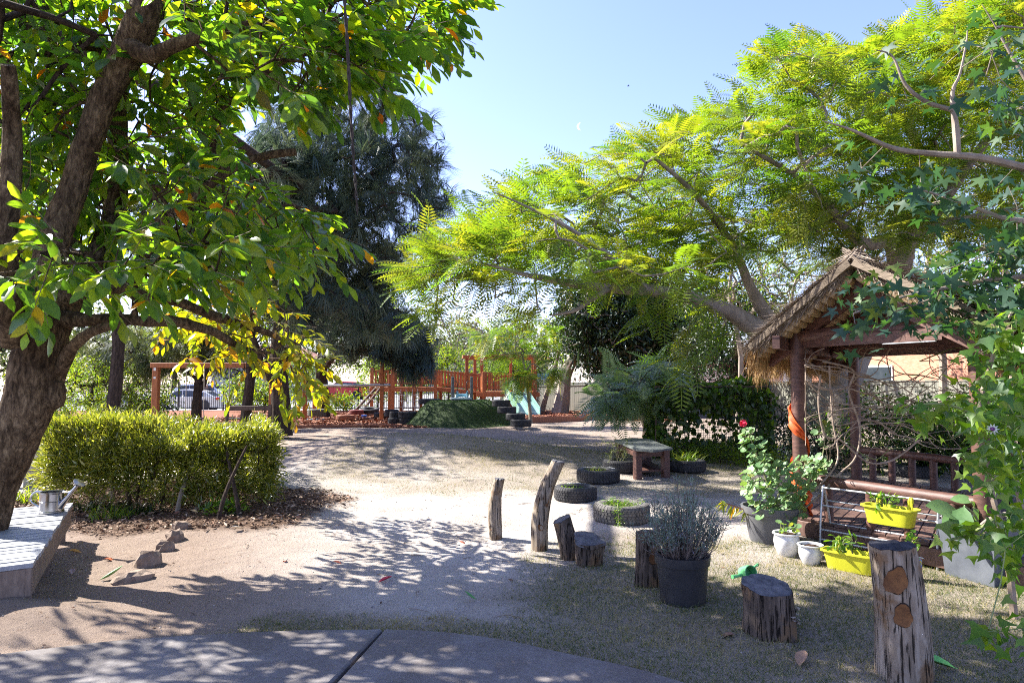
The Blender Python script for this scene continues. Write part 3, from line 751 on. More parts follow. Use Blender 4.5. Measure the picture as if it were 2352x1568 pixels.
# ================================================================== TYRES
def tyre_meshes(R, w, kind, seed):
    """returns (carcass mesh builder, tread builder) local, lying flat, base z=0"""
    r = random.Random(seed); n = 56; ri = R * .60; hw = w / 2
    prof = [(ri, hw * .75), (ri * 1.0, hw * .25), (ri + .015, hw * .12), (R * .72, hw * .02 + 0), (R * .86, 0), (R * .955, .012), (R * .985, .03), (R * .99, hw), (R * .985, w - .03), (R * .955, w - .012), (R * .86, w), (R * .72, w - hw * .02), (ri + .015, w - hw * .12), (ri, w - hw * .25)]
    body = MB().lathe(prof, n=n, closed=True)
    tr = MB(); nb_ = 44 if kind else 60; rows = 4
    for row in range(rows):
        z0 = .03 + (w - .06) * row / rows + .004; z1 = .03 + (w - .06) * (row + 1) / rows - .004
        for k in range(nb_):
            a0 = 2 * PI * (k + .5 * (row % 2)) / nb_ + .008; a1 = a0 + 2 * PI / nb_ * (.74); sk = (.03 if row % 2 else -.03)
            ro = R * 1.0 + .004; rin = R * .975
            vs = [(rr * math.cos(a + s), rr * math.sin(a + s), z) for rr in (rin, ro) for z, s in ((z0, 0), (z1, sk)) for a in (a0, a1)]
            tr.add(vs, [(4, 5, 7, 6), (0, 4, 6, 2), (1, 3, 7, 5), (0, 1, 5, 4), (2, 6, 7, 3)])
    for sgn in (0, 1):     # shoulder lugs
        for k in range(nb_):
            a0 = 2 * PI * k / nb_; a1 = a0 + 2 * PI / nb_ * .55; z = w - .001 if sgn else .001; z2 = w - .034 if sgn else .034
            vs = [(rr * math.cos(a), rr * math.sin(a), zz) for (rr, zz) in ((R * .9, z + (.003 if sgn else -.003)), (R * .96, z - (.008 if sgn else -.008)), (R * 1.0, z2)) for a in (a0, a1)]
            tr.add(vs, [(0, 1, 3, 2), (2, 3, 5, 4)] if sgn else [(0, 2, 3, 1), (2, 4, 5, 3)])
    return body, tr
def tyre(loc, R, w, label, cat='tyre', group=None, mat=RUBBER, seed=1, rot=None, kind=1, soil=False, letters=None, lift=0):
    z = gnd(loc.x, loc.y) - .01 + lift
    root = thing('car_tyre', label, cat, (loc.x, loc.y, z), random.Random(seed).uniform(0, 6), group)
    if rot: root.rotation_euler = rot
    bd, tr = tyre_meshes(R, w, kind, seed)
    bd.build('carcass', mat, root, True, world=False)
    t = tr.build('tread', mat, root, False, world=False); t['kind'] = 'stuff'
    if soil: MB().lathe([(R * .61, w * .55), (R * .4, w * .62), (.0, w * .66)], n=24).build('soil', SOILD, root, True, world=False)
    if letters:
        txt, a0, step, rr = letters
        rz = root.rotation_euler.z
        for i, chh in enumerate(txt):
            if chh == ' ': continue
            cu = bpy.data.curves.new('letter', 'FONT'); cu.body = chh; cu.size = .052; cu.extrude = .0012; cu.align_x = 'CENTER'; cu.align_y = 'CENTER'
            me = bpy.data.meshes.new_from_object(bpy.data.objects.new('tmp', cu)); me.materials.clear(); me.materials.append(M('tyre_white', (.5, .5, .48), (.66, .66, .64), 30, .7, .1))
            a = a0 - step * i - rz; l = link('letter', me, root); l.location = (R * rr * math.cos(a), R * rr * math.sin(a), w + .002); l.rotation_euler = (0, 0, a - PI / 2)
    return root
for nm in [o.name for o in bpy.data.objects if o.name.startswith('tmp')]: bpy.data.objects.remove(bpy.data.objects[nm])
def tc(cx, base, R):        # centre of a lying tyre from its front bottom edge pixel
    p = on(cx, base); return Vector((p.x * (p.y + R * .97) / p.y, p.y + R * .97, 0))
TY = {}
TY[1] = tyre(tc(1428, 1207, .31), .315, .205, 'dusty grey lying tyre planted with trailing weeds, nearest the path', 'tyre', 'tyre planters curving across the lawn', RUBBERG, 1, soil=True)
TY[2] = tyre(tc(1322, 1156, .29), .285, .19, 'lying black tyre with white marks directly behind the tall leaning post', 'tyre', 'tyre planters curving across the lawn', RUBBER, 2, soil=True, letters=('OOOOO/S', 1.9, .17, .8))
TY[3] = tyre(tc(1374, 1114, .33), .335, .20, 'lying black tyre with white raised letters, third along from the trailing weeds', 'tyre', 'tyre planters curving across the lawn', RUBBER, 3, soil=True, letters=('P.O.L AX  M  DREG', 2.65, .145, .8))
TY[4] = tyre(tc(1430, 1091, .32), .33, .20, 'chunky lying tyre with tall thin weeds beside the low table', 'tyre', 'tyre planters curving across the lawn', RUBBER, 4, soil=True, kind=0)
TY[5] = tyre(tc(1576, 1088, .33), .335, .20, 'shaded lying tyre planter with strappy grass right of the low table', 'tyre', 'tyre planters curving across the lawn', RUBBER, 5, soil=True)
tyre(P(3650 / 1.741, 1900 / 1.741, 11.5), .34, .2, 'black tyre half seen in shade beyond the hut deck railing', 'tyre', None, RUBBER, 6, soil=True)
for o in [o for o in bpy.data.objects if o.name.startswith('tmp')]: bpy.data.objects.remove(o)

# ================================================================== LOW TABLE
TBL = thing('low_table', 'low dark red childrens table with grey angled top beside the tyres', 'table', (2.5, 12.9, 0))
TG = M('table_top', (.075, .085, .078), (.14, .15, .135), 7, .75, .3, .004)
zt = .52
tp = [P(x, y, 1)for x, y in ((1413, 1009), (1463, 1031), (1545, 1029), (1497, 1008))]
tp = [Gz(x, y, zt) for x, y in ((1411, 1010), (1440, 1022), (1462, 1031), (1500, 1034), (1545, 1028), (1490, 1007), (1450, 1005))]
mb = MB(); n = len(tp); mb.add([tuple(p) for p in tp] + [(p.x, p.y, zt - .03) for p in tp], [tuple(range(n)), tuple(n + i for i in reversed(range(n)))] + [(i, n + i, n + (i + 1) % n, (i + 1) % n) for i in range(n)]); mb.build('table_top', TG, TBL)
tcn = sum(tp, Vector()) / n; lg = []
for q in (tp[0], tp[2], tp[4], tp[5]):
    a = tcn + (q - tcn) * .78; lg.append(a); g = gnd(a.x, a.y)
    mb = MB(); mb.box((a.x, a.y, (zt - .03 + g) / 2), (.11, .11, zt - .03 - g), rz=.4, bev=.006); mb.build('leg', LOGRED, TBL)
for a, b in ((0, 1), (1, 2), (2, 3), (3, 0)):
    mb = MB(); A, B = lg[a], lg[b]; mb.bar((A.x, A.y, zt - .09), (B.x, B.y, zt - .09), .04, .11); mb.build('apron', LOGRED, TBL)
mb = MB(); zs = .16; mb.add([(p.x, p.y, zs) for p in lg] + [(p.x, p.y, zs - .03) for p in lg], [(0, 1, 2, 3), (7, 6, 5, 4), (0, 4, 5, 1), (1, 5, 6, 2), (2, 6, 7, 3), (3, 7, 4, 0)]); mb.build('shelf', LOGRED, TBL)

# ================================================================== POTS
def pot(loc, prof, mat, name, label, cat, soil=None, rz=0, sx=1, sy=1, n=36, R=None):
    root = thing(name, label, cat, loc, rz)
    MB().lathe(prof, n=n, sx=sx, sy=sy).build('pot_body', mat, root, True, world=False)
    if soil: 
        r_, z_ = soil; mb = MB(); vs = []; q = random.Random(5)
        for k, f in enumerate((1, .7, .35)):
            for j in range(24): a = 2 * PI * j / 24; vs.append((r_ * f * math.cos(a) * sx, r_ * f * math.sin(a) * sy, z_ + q.uniform(-.008, .008)))
        vs.append((0, 0, z_ + .005)); fs = [(k * 24 + j, k * 24 + (j + 1) % 24, (k + 1) * 24 + (j + 1) % 24, (k + 1) * 24 + j) for k in range(2) for j in range(24)] + [(48 + j, 48 + (j + 1) % 24, 72) for j in range(24)]
        mb.add(vs, fs); mb.build('soil', SOILD, root, True, world=False)
    return root
BLACKP = M('black_plastic', (.012, .012, .014), (.026, .026, .028), 5, .5, .1, .001, c3=(.035, .032, .03), lo=.4, hi=.62)
GREYP = M('grey_plastic', (.075, .075, .08), (.12, .12, .125), 4, .6, .1, .002)
def plainpot(rt, rb, h, lip=.012, wall=.008, ridge=True):
    p = [(rb, 0), (rb + (rt - rb) * .78, h * .80)]
    if ridge: p += [(rb + (rt - rb) * .8 + lip, h * .81), (rt + lip, h * .985), (rt + lip, h), (rt - wall, h)]
    else: p += [(rt, h * .93), (rt + lip, h * .94), (rt + lip, h), (rt - wall, h)]
    return p + [(rb + (rt - rb) * .6 - wall, h * .78)]
b = on(1583, 1397); LAV = Vector((b.x, b.y + .17, gnd(b.x, b.y)))
plav = pot(LAV, plainpot(.185, .158, .33), BLACKP, 'black_pot', 'large black plastic pot holding the straggly lavender bush', 'pot', (.17, .28))
b = on(1790, 1252); GER = Vector((b.x, b.y + .2, gnd(b.x, b.y)))
pger = pot(GER, plainpot(.27, .20, .34), GREYP, 'grey_pot', 'big dark grey pot with the leafy geranium by the hut post', 'pot', (.25, .28))
GLAZE = M('white_glaze', (.40, .38, .34), (.62, .62, .60), 9, .3, .3, .003, spec=.6, lo=.3, hi=.48)
def glazed(r, h): return [(r * .62, 0), (r * .70, h * .06), (r * .93, h * .35), (r, h * .6), (r * .95, h * .82), (r * .90, h * .88), (r * 1.08, h * .93), (r * 1.1, h * .97), (r * 1.06, h), (r * .92, h * .98), (r * .88, h * .86), (r * .88, h * .7)]
b = on(1817, 1280); WP1 = Vector((b.x, b.y + .09, gnd(b.x, b.y)))
pw1 = pot(WP1, glazed(.112, .205), GLAZE, 'white_pot', 'white crackled ceramic pot with a small seedling beside the grey pot', 'pot', (.10, .18))
b = on(1873, 1301); WP2 = Vector((b.x, b.y + .09, gnd(b.x, b.y)))
pw2 = pot(WP2, glazed(.098, .17), GLAZE, 'white_pot', 'smaller round white glazed pot of bare soil next to the yellow trough', 'pot', (.086, .145))
# mosaic pot
def mosaic():
    m, nt, b = _new('mosaic'); v = _coords(nt); vo = nt.nodes.new('ShaderNodeTexVoronoi'); vo.inputs['Scale'].default_value = 52; nt.links.new(v, vo.inputs['Vector'])
    sp = nt.nodes.new('ShaderNodeSeparateColor'); nt.links.new(vo.outputs['Color'], sp.inputs[0])
    col = _ramp(nt, sp.outputs[0], [(0, (.5, .03, .03)), (.2, (.05, .1, .45)), (.35, (.55, .38, .03)), (.5, (.1, .35, .15)), (.65, (.6, .6, .55)), (.8, (.55, .12, .05)), (.9, (.1, .35, .5))]); nt.nodes[-1]
    nt.nodes['Color Ramp'].color_ramp.interpolation = 'CONSTANT' if 'Color Ramp' in nt.nodes else 'LINEAR'
    v2 = nt.nodes.new('ShaderNodeTexVoronoi'); v2.feature = 'DISTANCE_TO_EDGE'; v2.inputs['Scale'].default_value = 52; nt.links.new(v, v2.inputs['Vector'])
    e = _ramp(nt, v2.outputs['Distance'], [(.05, (0, 0, 0)), (.09, (1, 1, 1))]); nt.links.new(_mix(nt, e, (.28, .27, .25), col), b.inputs['Base Color']); b.inputs['Roughness'].default_value = .35
    _bump(nt, b, e, .6, .004); return m
b = on(2105, 1336); MOS = Vector((b.x, b.y + .05, gnd(b.x, b.y)))
pmos = pot(MOS, [(.062, 0), (.068, .02), (.068, .165), (.062, .175), (.055, .165), (.055, .12)], mosaic(), 'mosaic_pot', 'small pot covered in coloured mosaic chips behind the thick log', 'pot', (.055, .14))
# yellow troughs
def trough(loc, rz, name, label, tilt=0):
    root = thing(name, label, 'planter', loc, rz); root.rotation_euler = (tilt, 0, rz)
    L, W, H = .22, .085, .155
    def ring(sx, sy, z, n=28):
        out = []
        for j in range(n):
            a = 2 * PI * j / n; c, s = math.cos(a), math.sin(a); e = .42
            out.append((math.copysign(abs(c) ** e, c) * L * sx, math.copysign(abs(s) ** e, s) * W * sy, z))
        return out
    n = 28; rings = [ring(.80, .78, 0), ring(.82, .8, .006), ring(.92, .92, .12), ring(.925, .925, .122), ring(.94, .95, .134), ring(1.03, 1.06, .137), ring(1.05, 1.1, .14), ring(1.05, 1.1, H), ring(.97, .97, H), ring(.93, .92, .12), ring(.9, .88, .09)]
    mb = MB()
    for rg in rings: mb.v += rg
    for i in range(len(rings) - 1):
        for j in range(n): mb.f.append((i * n + j, i * n + (j + 1) % n, (i + 1) * n + (j + 1) % n, (i + 1) * n + j))
    mb.f.append(tuple(reversed(range(n)))); mb.m = [0] * len(mb.f); mb.build('trough_body', YELLOW, root, True, world=False)
    sb = MB(); k = ring(.92, .9, .112); q = random.Random(2); sb.v = k + [(x * .5, y * .5, z + q.uniform(0, .015)) for x, y, z in k] + [(0, 0, .122)]
    sb.f = [(j, (j + 1) % n, n + (j + 1) % n, n + j) for j in range(n)] + [(n + j, n + (j + 1) % n, 2 * n) for j in range(n)]; sb.m = [0] * len(sb.f); sb.build('soil', SOILD, root, True, world=False)
    for x in (-.13, .13):
        for dx in (-.014, .014):
            pp, rr = smooth_path([Vector(t) for t in ((x + dx, W * .93, .13), (x + dx * .8, W * .98, .19), (x + dx * .6, W * 1.05, .222), (x + dx * .4, W * 1.3, .225), (x + dx * .3, W * 1.42, .20), (x + dx * .3, W * 1.42, .18))], [.011, .010, .011, .01, .009, .007])
            MB().tube(pp, rr, 8).build('hook', YELLOW, root, True, world=False)
    return root
RA = Vector((2.93, 6.60)); RB = Vector((3.55, 5.80)); rdir = (RB - RA).normalized(); rnorm = Vector((rdir.y, -rdir.x)); rnorm = rnorm if rnorm.x < 0 else -rnorm
RZ = math.atan2(rdir.y, rdir.x)
b = on(1958, 1316); TR1 = Vector((b.x + .03, b.y + .08, gnd(b.x, b.y)))
ptr1 = trough(TR1, RZ + .12, 'yellow_trough', 'yellow plastic trough of basil standing on the ground by the white pots')
tq = RA + rdir * .70 - Vector((0, 0)) ; TR2 = Vector((tq.x + rnorm.x * .115, tq.y + rnorm.y * .115, .335))
ptr2 = trough(TR2, RZ, 'yellow_trough', 'yellow plastic trough of seedlings hooked on the metal rack')

# ================================================================== RACK
rk = thing('metal_rack', 'galvanised folding metal rack leaning by the hut deck with bare rungs', 'rack', (RA.x, RA.y, 0), 0)
hgt = .565; back = -rnorm * .24
def r3(p, z): return Vector((p.x, p.y, z))
for e in (RA, RB):
    g = gnd(e.x, e.y); tp_ = e + back * .35
    pts = [r3(e, g), r3(e + back * .12, .3), r3(tp_ - back * .02, hgt - .03), r3(tp_ + back * .04, hgt), r3(tp_ + back * .1, hgt - .03), r3(e + back * .8, .25), r3(e + back, g)]
    pp, rr = smooth_path(pts, [.011] * len(pts), 4); MB().tube(pp, rr, 8).build('side_frame', STEEL, rk, True)
for z, f in ((hgt - .015, .36), (.385, .2), (.07, .06), (.16, .1)):
    a = RA + back * (f if z < .5 else .34); c = RB + back * (f if z < .5 else .34); MB().tube([r3(a, z), r3(c, z)], .0095, 8).build('rung', STEEL, rk, True)
for z, f in ((.42, .62), (.2, .82)):
    a = RA + back * f; c = RB + back * f; MB().tube([r3(a, z), r3(c, z)], .0085, 8).build('rung', STEEL, rk, True)

# ================================================================== SQUARE PLANTER
PLB = M('planter_grey', (.062, .070, .084), (.095, .104, .12), 5, .6, .25, .003, c3=(.14, .15, .165))
bl = on(2157, 1318); brr = on(2288, 1354)
fdir = Vector((brr.x - bl.x, brr.y - bl.y)).normalized(); W_ = (Vector((brr.x, brr.y)) - Vector((bl.x, bl.y))).length
bdir = Vector((-fdir.y, fdir.x)); bdir = bdir if bdir.y > 0 else -bdir
H_ = .44; root = pl = thing('square_planter', 'tall square slate grey planter holding a broad leaved plant', 'planter', (bl.x, bl.y, gnd(bl.x, bl.y)), math.atan2(fdir.y, fdir.x))
def sq(w0, w1, z, ins=0): c = W_ / 2; h = (w0) / 2 - ins; return [(c - h, c - h, z), (c + h, c - h, z), (c + h, c + h, z), (c - h, c + h, z)]
mb = MB(); rings = [sq(W_ * .86, 0, 0), sq(W_, 0, H_), sq(W_, 0, H_, .018), sq(W_ * .95, 0, H_ - .1, .018)]
for rg in rings: mb.v += rg
for i in range(3):
    for j in range(4): mb.f.append((i * 4 + j, i * 4 + (j + 1) % 4, (i + 1) * 4 + (j + 1) % 4, (i + 1) * 4 + j))
mb.f.append((3, 2, 1, 0)); mb.m = [0] * len(mb.f); mb.build('planter_box', PLB, pl, world=False)
mb = MB(); mb.v = sq(W_ * .95, 0, H_ - .09, .017); mb.f = [(0, 1, 2, 3)]; mb.m = [0]; mb.build('soil', SOILD, pl, world=False)
PLC = Vector((bl.x, bl.y)) + fdir * W_ / 2 + bdir * W_ / 2
# ================================================================== THATCHED HUT
HUT = thing('thatched_hut', 'open timber garden hut with a shaggy thatched gable roof and log rails', 'hut', (3.9, 8.0, 0))
A = Vector((2.97, 7.10)); D = Vector((3.80, 5.55)); B_ = P(1968, 1090, 9.9).xy; Cc = Vector((B_.x + .82, B_.y - 1.55))
back2 = (B_ - A).normalized(); gd = (D - A).normalized(); depth = (B_ - A).length; wid = (D - A).length
ZD = .20; ZB = 2.04
def h3(p, z): return Vector((p.x, p.y, z))
# deck: boards run away from us, on a log-faced rim
rim_in = Vector((-gd.y, gd.x)); 
a0 = A - gd * .12 - back2 * .10; nbd = 17; wtot = wid + .45; pitch_b = wtot / nbd
for i in range(nbd):
    s = a0 + gd * (pitch_b * (i + .5)); e = s + back2 * (depth + .25); mb = MB()
    wb = pitch_b * abs(gd.x * back2.y - gd.y * back2.x) - .009
    mb.bar(h3(s, ZD - .014 + random.uniform(-.0015, .0015)), h3(e, ZD - .014), wb, .028, bev=.004); mb.build('deck_board', DECKRED, HUT)
for (p, q) in ((a0 - gd * .01, a0 + gd * (wtot + .01)), (a0 + back2 * (depth + .2), a0 + gd * wtot + back2 * (depth + .2)), (a0, a0 + back2 * (depth + .2)), (a0 + gd * wtot, a0 + gd * wtot + back2 * (depth + .2))):
    MB().bar(h3(p, ZD - .105), h3(q, ZD - .105), .05, .15, bev=.005).build('bearer', DECKRED, HUT)
# posts
posts = {'A': A, 'D': D, 'B': B_, 'C': Cc}
for k, p in posts.items():
    r0 = .073 if k != 'D' else .078; q = h3(p, gnd(p.x, p.y) - .05); n_ = 9
    pts = [q + Vector((random.uniform(-.004, .004), random.uniform(-.004, .004), (ZB + .1 - q.z) * i / n_)) for i in range(n_ + 1)]
    MB().tube(pts, [r0 * (1 + random.uniform(-.02, .02)) for _ in pts], 20).build('post', LOGRED, HUT, True)
def lograil(p, q, r, name='rail', sag=0.0):
    pts = [p + (q - p) * (i / 7) + Vector((0, 0, random.uniform(-.004, .004))) for i in range(8)]; return MB().tube(pts, [r * (1 + random.uniform(-.03, .03)) for _ in pts], 16).build(name, LOGRED, HUT, True)
# eave beams and gable
lograil(h3(A + gd * .06, ZB), h3(D + gd * .25, ZB - .01), .068, 'tie_beam'); lograil(h3(B_, ZB - .05), h3(Cc, ZB - .05), .062, 'tie_beam')
MB().bar(h3(A - back2 * .5 - gd * .11, ZB - .08), h3(B_ + back2 * .3 - gd * .11, ZB - .08), .07, .13).build('wall_plate', LOGRED, HUT)
MB().bar(h3(D - back2 * .5 + gd * .11, ZB - .08), h3(Cc + back2 * .3 + gd * .11, ZB - .08), .07, .13).build('wall_plate', LOGRED, HUT)
APX = P(1966, 618, 6.1); EL = P(1746, 802, 7.35); ER = Vector((2 * APX.x - EL.x, 2 * APX.y - EL.y, EL.z - .02))
RL = depth + 1.1; bk = h3(back2 * RL, 0)
def rp(side_, s, t, off=0.0):       # point on a slope: s from ridge 0 to eave 1, t from front 0 to back 1
    E = EL if side_ == 0 else ER; p = APX + (E - APX) * s + bk * t; p.z += off; return p
for sd in (0, 1):
    E = EL if sd == 0 else ER
    for t in (.06, .3, .52, .74, .95):
        a = rp(sd, .0, t, -.16); c = rp(sd, .97, t, -.15); MB().bar(a, c, .065, .11).build('rafter', LOGRED, HUT)
MB().bar(APX + bk * .02 - Vector((0, 0, .16)), APX + bk - Vector((0, 0, .16)), .07, .14).build('ridge_beam', LOGRED, HUT)
for t in (.06, .52):
    a = rp(0, .62, t, -.2); c = rp(1, .62, t, -.2); MB().bar(a, c, .05, .1).build('collar_tie', LOGRED, HUT)
# thatch: rolled bundles on battens, seen from below, then loose straw on top
STRAWT = M('straw_tan', (.10, .075, .05), (.22, .17, .12), 9, .9, .9, .01, (1, 1, 6)); STRAWT2 = M('straw_roll', (.30, .20, .10), (.50, .36, .20), 30, .9, .9, .006, (1, 1, 1))
nbun = 14
for sd in (0, 1):
    for i in range(nbun):
        s = .06 + .92 * i / (nbun - 1); a = rp(sd, s, -.03, -.055); c = rp(sd, s, 1.0, -.055)
        pts = [a + (c - a) * (j / 6) + Vector((0, 0, random.uniform(-.006, .006))) for j in range(7)]
        MB().tube(pts, [.046 * (1 + random.uniform(-.08, .08)) for _ in pts], 9, rough=.04).build('straw_roll', STRAWT2, HUT, True)
def strands(name, pts, dirs, L, w, mat, nrm=None):
    tv = np.array([(-.5, 0, 0), (.5, 0, 0), (.45, .5, .012), (-.45, .5, .012), (.1, 1, 0), (-.1, 1, 0)]); tf = np.array([(0, 1, 2, 3), (3, 2, 4, 5)])
    n = len(pts); nn = nrm if nrm is not None else rng.normal(size=(n, 3)); B = basis(dirs, nn, np.stack([w, L, L], 1)); o = scatter_obj(name, (tv, tf), B, pts, mat, HUT); o['kind'] = 'stuff'; return o
def straw_mat(name, cols):
    m, nt, b = _new(name); at = nt.nodes.new('ShaderNodeAttribute'); at.attribute_name = 'rnd'; nt.links.new(_ramp(nt, at.outputs['Fac'], cols), b.inputs['Base Color']); b.inputs['Roughness'].default_value = .85; b.inputs['Specular IOR Level'].default_value = .2; return m
THTOP = straw_mat('thatch_grey', [(0, (.13, .10, .075)), (.5, (.24, .19, .145)), (1, (.35, .29, .235))]); THFR = straw_mat('thatch_fringe', [(0, (.16, .085, .03)), (.5, (.30, .18, .07)), (1, (.46, .31, .15))])
for sd in (0, 1):
    E = EL if sd == 0 else ER; sl_ = np.array((E - APX).normalized()); n_ = 15000
    bkn = np.array(bk.normalized()); up_ = np.cross(sl_, bkn); up_ = up_ if up_[2] > 0 else -up_
    mb = MB()      # solid straw layer
    q = [rp(sd, 0, -.06), rp(sd, 1.03, -.06), rp(sd, 1.03, 1.03), rp(sd, 0, 1.03)]; U = Vector(up_) * .07
    mb.add(q + [v + U for v in q], [(0, 1, 2, 3), (7, 6, 5, 4), (0, 4, 5, 1), (1, 5, 6, 2), (2, 6, 7, 3), (3, 7, 4, 0)]); mb.build('thatch_layer', STRAWT, HUT)
    s = rng.random(n_) ** .9; t = rng.random(n_) * 1.1 - .06; pts = np.array(APX) + np.array(E - APX) * s[:, None] + np.array(bk) * t[:, None] + up_ * (.085 + .03 * rng.random(n_)[:, None])
    d = sl_ + rng.normal(size=(n_, 3)) * .17 + up_ * .09; strands('thatch', pts, d, .2 + .24 * rng.random(n_), np.full(n_, .007), THTOP, np.tile(up_, (n_, 1)))
    # verge tufts at the front edge
    n_ = 6500; s = rng.random(n_); pts = np.array(APX) + np.array(E - APX) * s[:, None] + bkn * (-.17 + .16 * rng.random(n_)[:, None]) + up_ * (.0 + .12 * rng.random(n_)[:, None])
    d = sl_ * .8 - bkn * .35 + rng.normal(size=(n_, 3)) * .22 - np.array((0, 0, .25)); strands('thatch_verge', pts, d, .08 + .14 * rng.random(n_), np.full(n_, .006), THTOP)
    # hanging eave fringe
    n_ = 5200; t = rng.random(n_) * 1.08 - .05; pts = np.array(E) + np.array(bk) * t[:, None] + sl_ * (-.12 + .2 * rng.random(n_)[:, None]) + up_ * (.07 * rng.random(n_)[:, None])
    d = sl_ * .35 + rng.normal(size=(n_, 3)) * .14 + np.array((0, 0, -1.)); strands('thatch_fringe', pts, d, .16 + .22 * rng.random(n_) * (1 + .4 * np.sin(t * 40)), np.full(n_, .006), THFR)
n_ = 2600; t = rng.random(n_) * 1.1 - .06; side_ = rng.choice([-1, 1], n_); dd = np.array((ER - APX).normalized()); dl = np.array((EL - APX).normalized())
d = np.where(side_[:, None] > 0, dd, dl) + rng.normal(size=(n_, 3)) * .15; pts = np.array(APX) + np.array(bk) * t[:, None] + np.array((0, 0, .10)) - d * .08 + rng.normal(size=(n_, 3)) * .015
strands('ridge_cap', pts, d, .2 + .16 * rng.random(n_), np.full(n_, .009), THTOP)
# railings
zr = .605
ra = A + gd * .05; rb = D
lograil(h3(ra, zr - .02), h3(rb, zr - .02), .052)
for f in (.16, .42, .63, .86):
    p = ra + (rb - ra) * f; MB().tube([h3(p, ZD), h3(p, zr - .04)], .042, 14).build('baluster', LOGRED, HUT, True)
rb2 = Cc + Vector((-.1, .15)); lograil(h3(B_, .60), h3(rb2, .58), .052)
for f in (.16, .34, .52, .70, .87):
    p = B_ + (rb2 - B_) * f; MB().tube([h3(p, ZD), h3(p, .58)], .045, 14).build('baluster', LOGRED, HUT, True)
lograil(h3(D + back2 * .1, .6), h3(Cc - back2 * .1, .6), .05)
for f in (.2, .4, .6, .8):
    p = D + (Cc - D) * f; MB().tube([h3(p, ZD), h3(p, .58)], .045, 14).build('baluster', LOGRED, HUT, True)
# bench seat inside at the back
# orange cloth wound round the front post
CL = thing('orange_scarf', 'bright orange cloth wound in a spiral round the front hut post', 'scarf', (A.x, A.y, .6))
mo, nt, b = _new('orange_cloth'); v = _coords(nt, (1, 1, 1)); c = _ramp(nt, _noise(nt, v, 9, 4), [(.35, (.62, .07, .012)), (.6, (.80, .16, .03)), (.75, (.85, .24, .05))]); nt.links.new(c, b.inputs['Base Color']); b.inputs['Roughness'].default_value = .6
tr = nt.nodes.new('ShaderNodeBsdfTranslucent'); nt.links.new(c, tr.inputs[0]); mx = nt.nodes.new('ShaderNodeMixShader'); mx.inputs[0].default_value = .3; nt.links.new(b.outputs[0], mx.inputs[1]); nt.links.new(tr.outputs[0], mx.inputs[2]); nt.links.new(mx.outputs[0], nt.nodes['Material Output'].inputs[0])
mb = MB(); vs = []; N_ = 150; W__ = 7
for i in range(N_):
    f = i / (N_ - 1); ang = 1.0 + f * 4.1 * PI; z = 1.37 - f * 1.22; wdt = .035 + .15 * abs(math.sin(f * 8.5 + .4)) ** 1.3
    if f < .04: wdt *= f / .04
    for j in range(W__):
        g = j / (W__ - 1) - .5; fold = .010 * math.sin(j * 2.4 + i * .15) + .006 * math.sin(j * 4.1 + i * .4)
        rr = .084 + .006 * abs(g) + fold + .012 * math.sin(f * 9) ** 2
        vs.append(Vector((A.x + math.cos(ang + g * .25) * rr, A.y + math.sin(ang + g * .25) * rr, z + g * wdt)))
fs = [(i * W__ + j, i * W__ + j + 1, (i + 1) * W__ + j + 1, (i + 1) * W__ + j) for i in range(N_ - 1) for j in range(W__ - 1)]
mb.add(vs, fs); ob = mb.build('cloth', mo, CL, True)
# ================================================================== PLAYGROUND
def V3(px, py, d): return P(px, py, d)
def X(px, d): return (px - CXP) / FPX * d
def post(parent, x, y, z0, z1, w=.15, mat=None, name='post', rz=0.0):
    o = MB().box((x, y, (z0 + z1) / 2), (w, w, z1 - z0), rz=rz, bev=.012).build(name, mat or ORANGE, parent); return o
# --- swing frame
SW = thing('swing_frame', 'orange timber swing frame behind the clipped hedge, cream car beyond', 'swing set', (X(490, 21), 21, 0))
xl, xr = X(360, 21), X(628, 21)
post(SW, xl, 21, -.1, 2.02, .18); post(SW, xr, 21, -.1, 2.02, .18)
MB().box(((xl + xr) / 2 + .0, 21, 2.10), (xr - xl + .32, .17, .155), bev=.012).build('beam', ORANGE, SW)
PL = M('small_plate', (.62, .62, .6), (.7, .7, .68), 5, .5, 0)
for z in (1.98, 1.72): MB().box((xl, 21 - .096, z), (.07, .012, .09 if z > 1.8 else .06)).build('label_plate', PL, SW)
ROPE = M('rope', (.30, .26, .2), (.44, .4, .33), 60, .9, .3, .002)
for pr in ((429, 470), (528, 565)):
    for q in pr: MB().tube([(X(q, 21), 21, 2.03), (X(q, 21) + .02, 20.97, 1.2), (X(q, 21) + .01, 20.98, .5)], .014, 6).build('rope', ROPE, SW)
    xm = (X(pr[0], 21) + X(pr[1], 21)) / 2; MB().box((xm, 20.98, .48), (.56, .2, .045), bev=.01).build('seat', BLACKMETAL, SW)
# --- bench beyond the hedge
BN = thing('garden_bench', 'dark timber bench seen end on behind the hedge under the swings', 'bench', (X(565, 19), 19, 0))
DW = M('dark_timber', (.05, .03, .022), (.11, .07, .05), 8, .7, .3)
MB().box((X(570, 19), 19.1, .86), (1.3, .05, .13), bev=.01).build('backrest', DW, BN)
MB().box((X(570, 19), 18.9, .45), (1.3, .42, .05), bev=.01).build('seat', DW, BN)
for q in (-.6, .6): MB().box((X(570, 19) + q, 19.1, .48), (.08, .07, .96)).build('leg', DW, BN); MB().box((X(570, 19) + q, 18.72, .23), (.07, .07, .46)).build('leg', DW, BN)
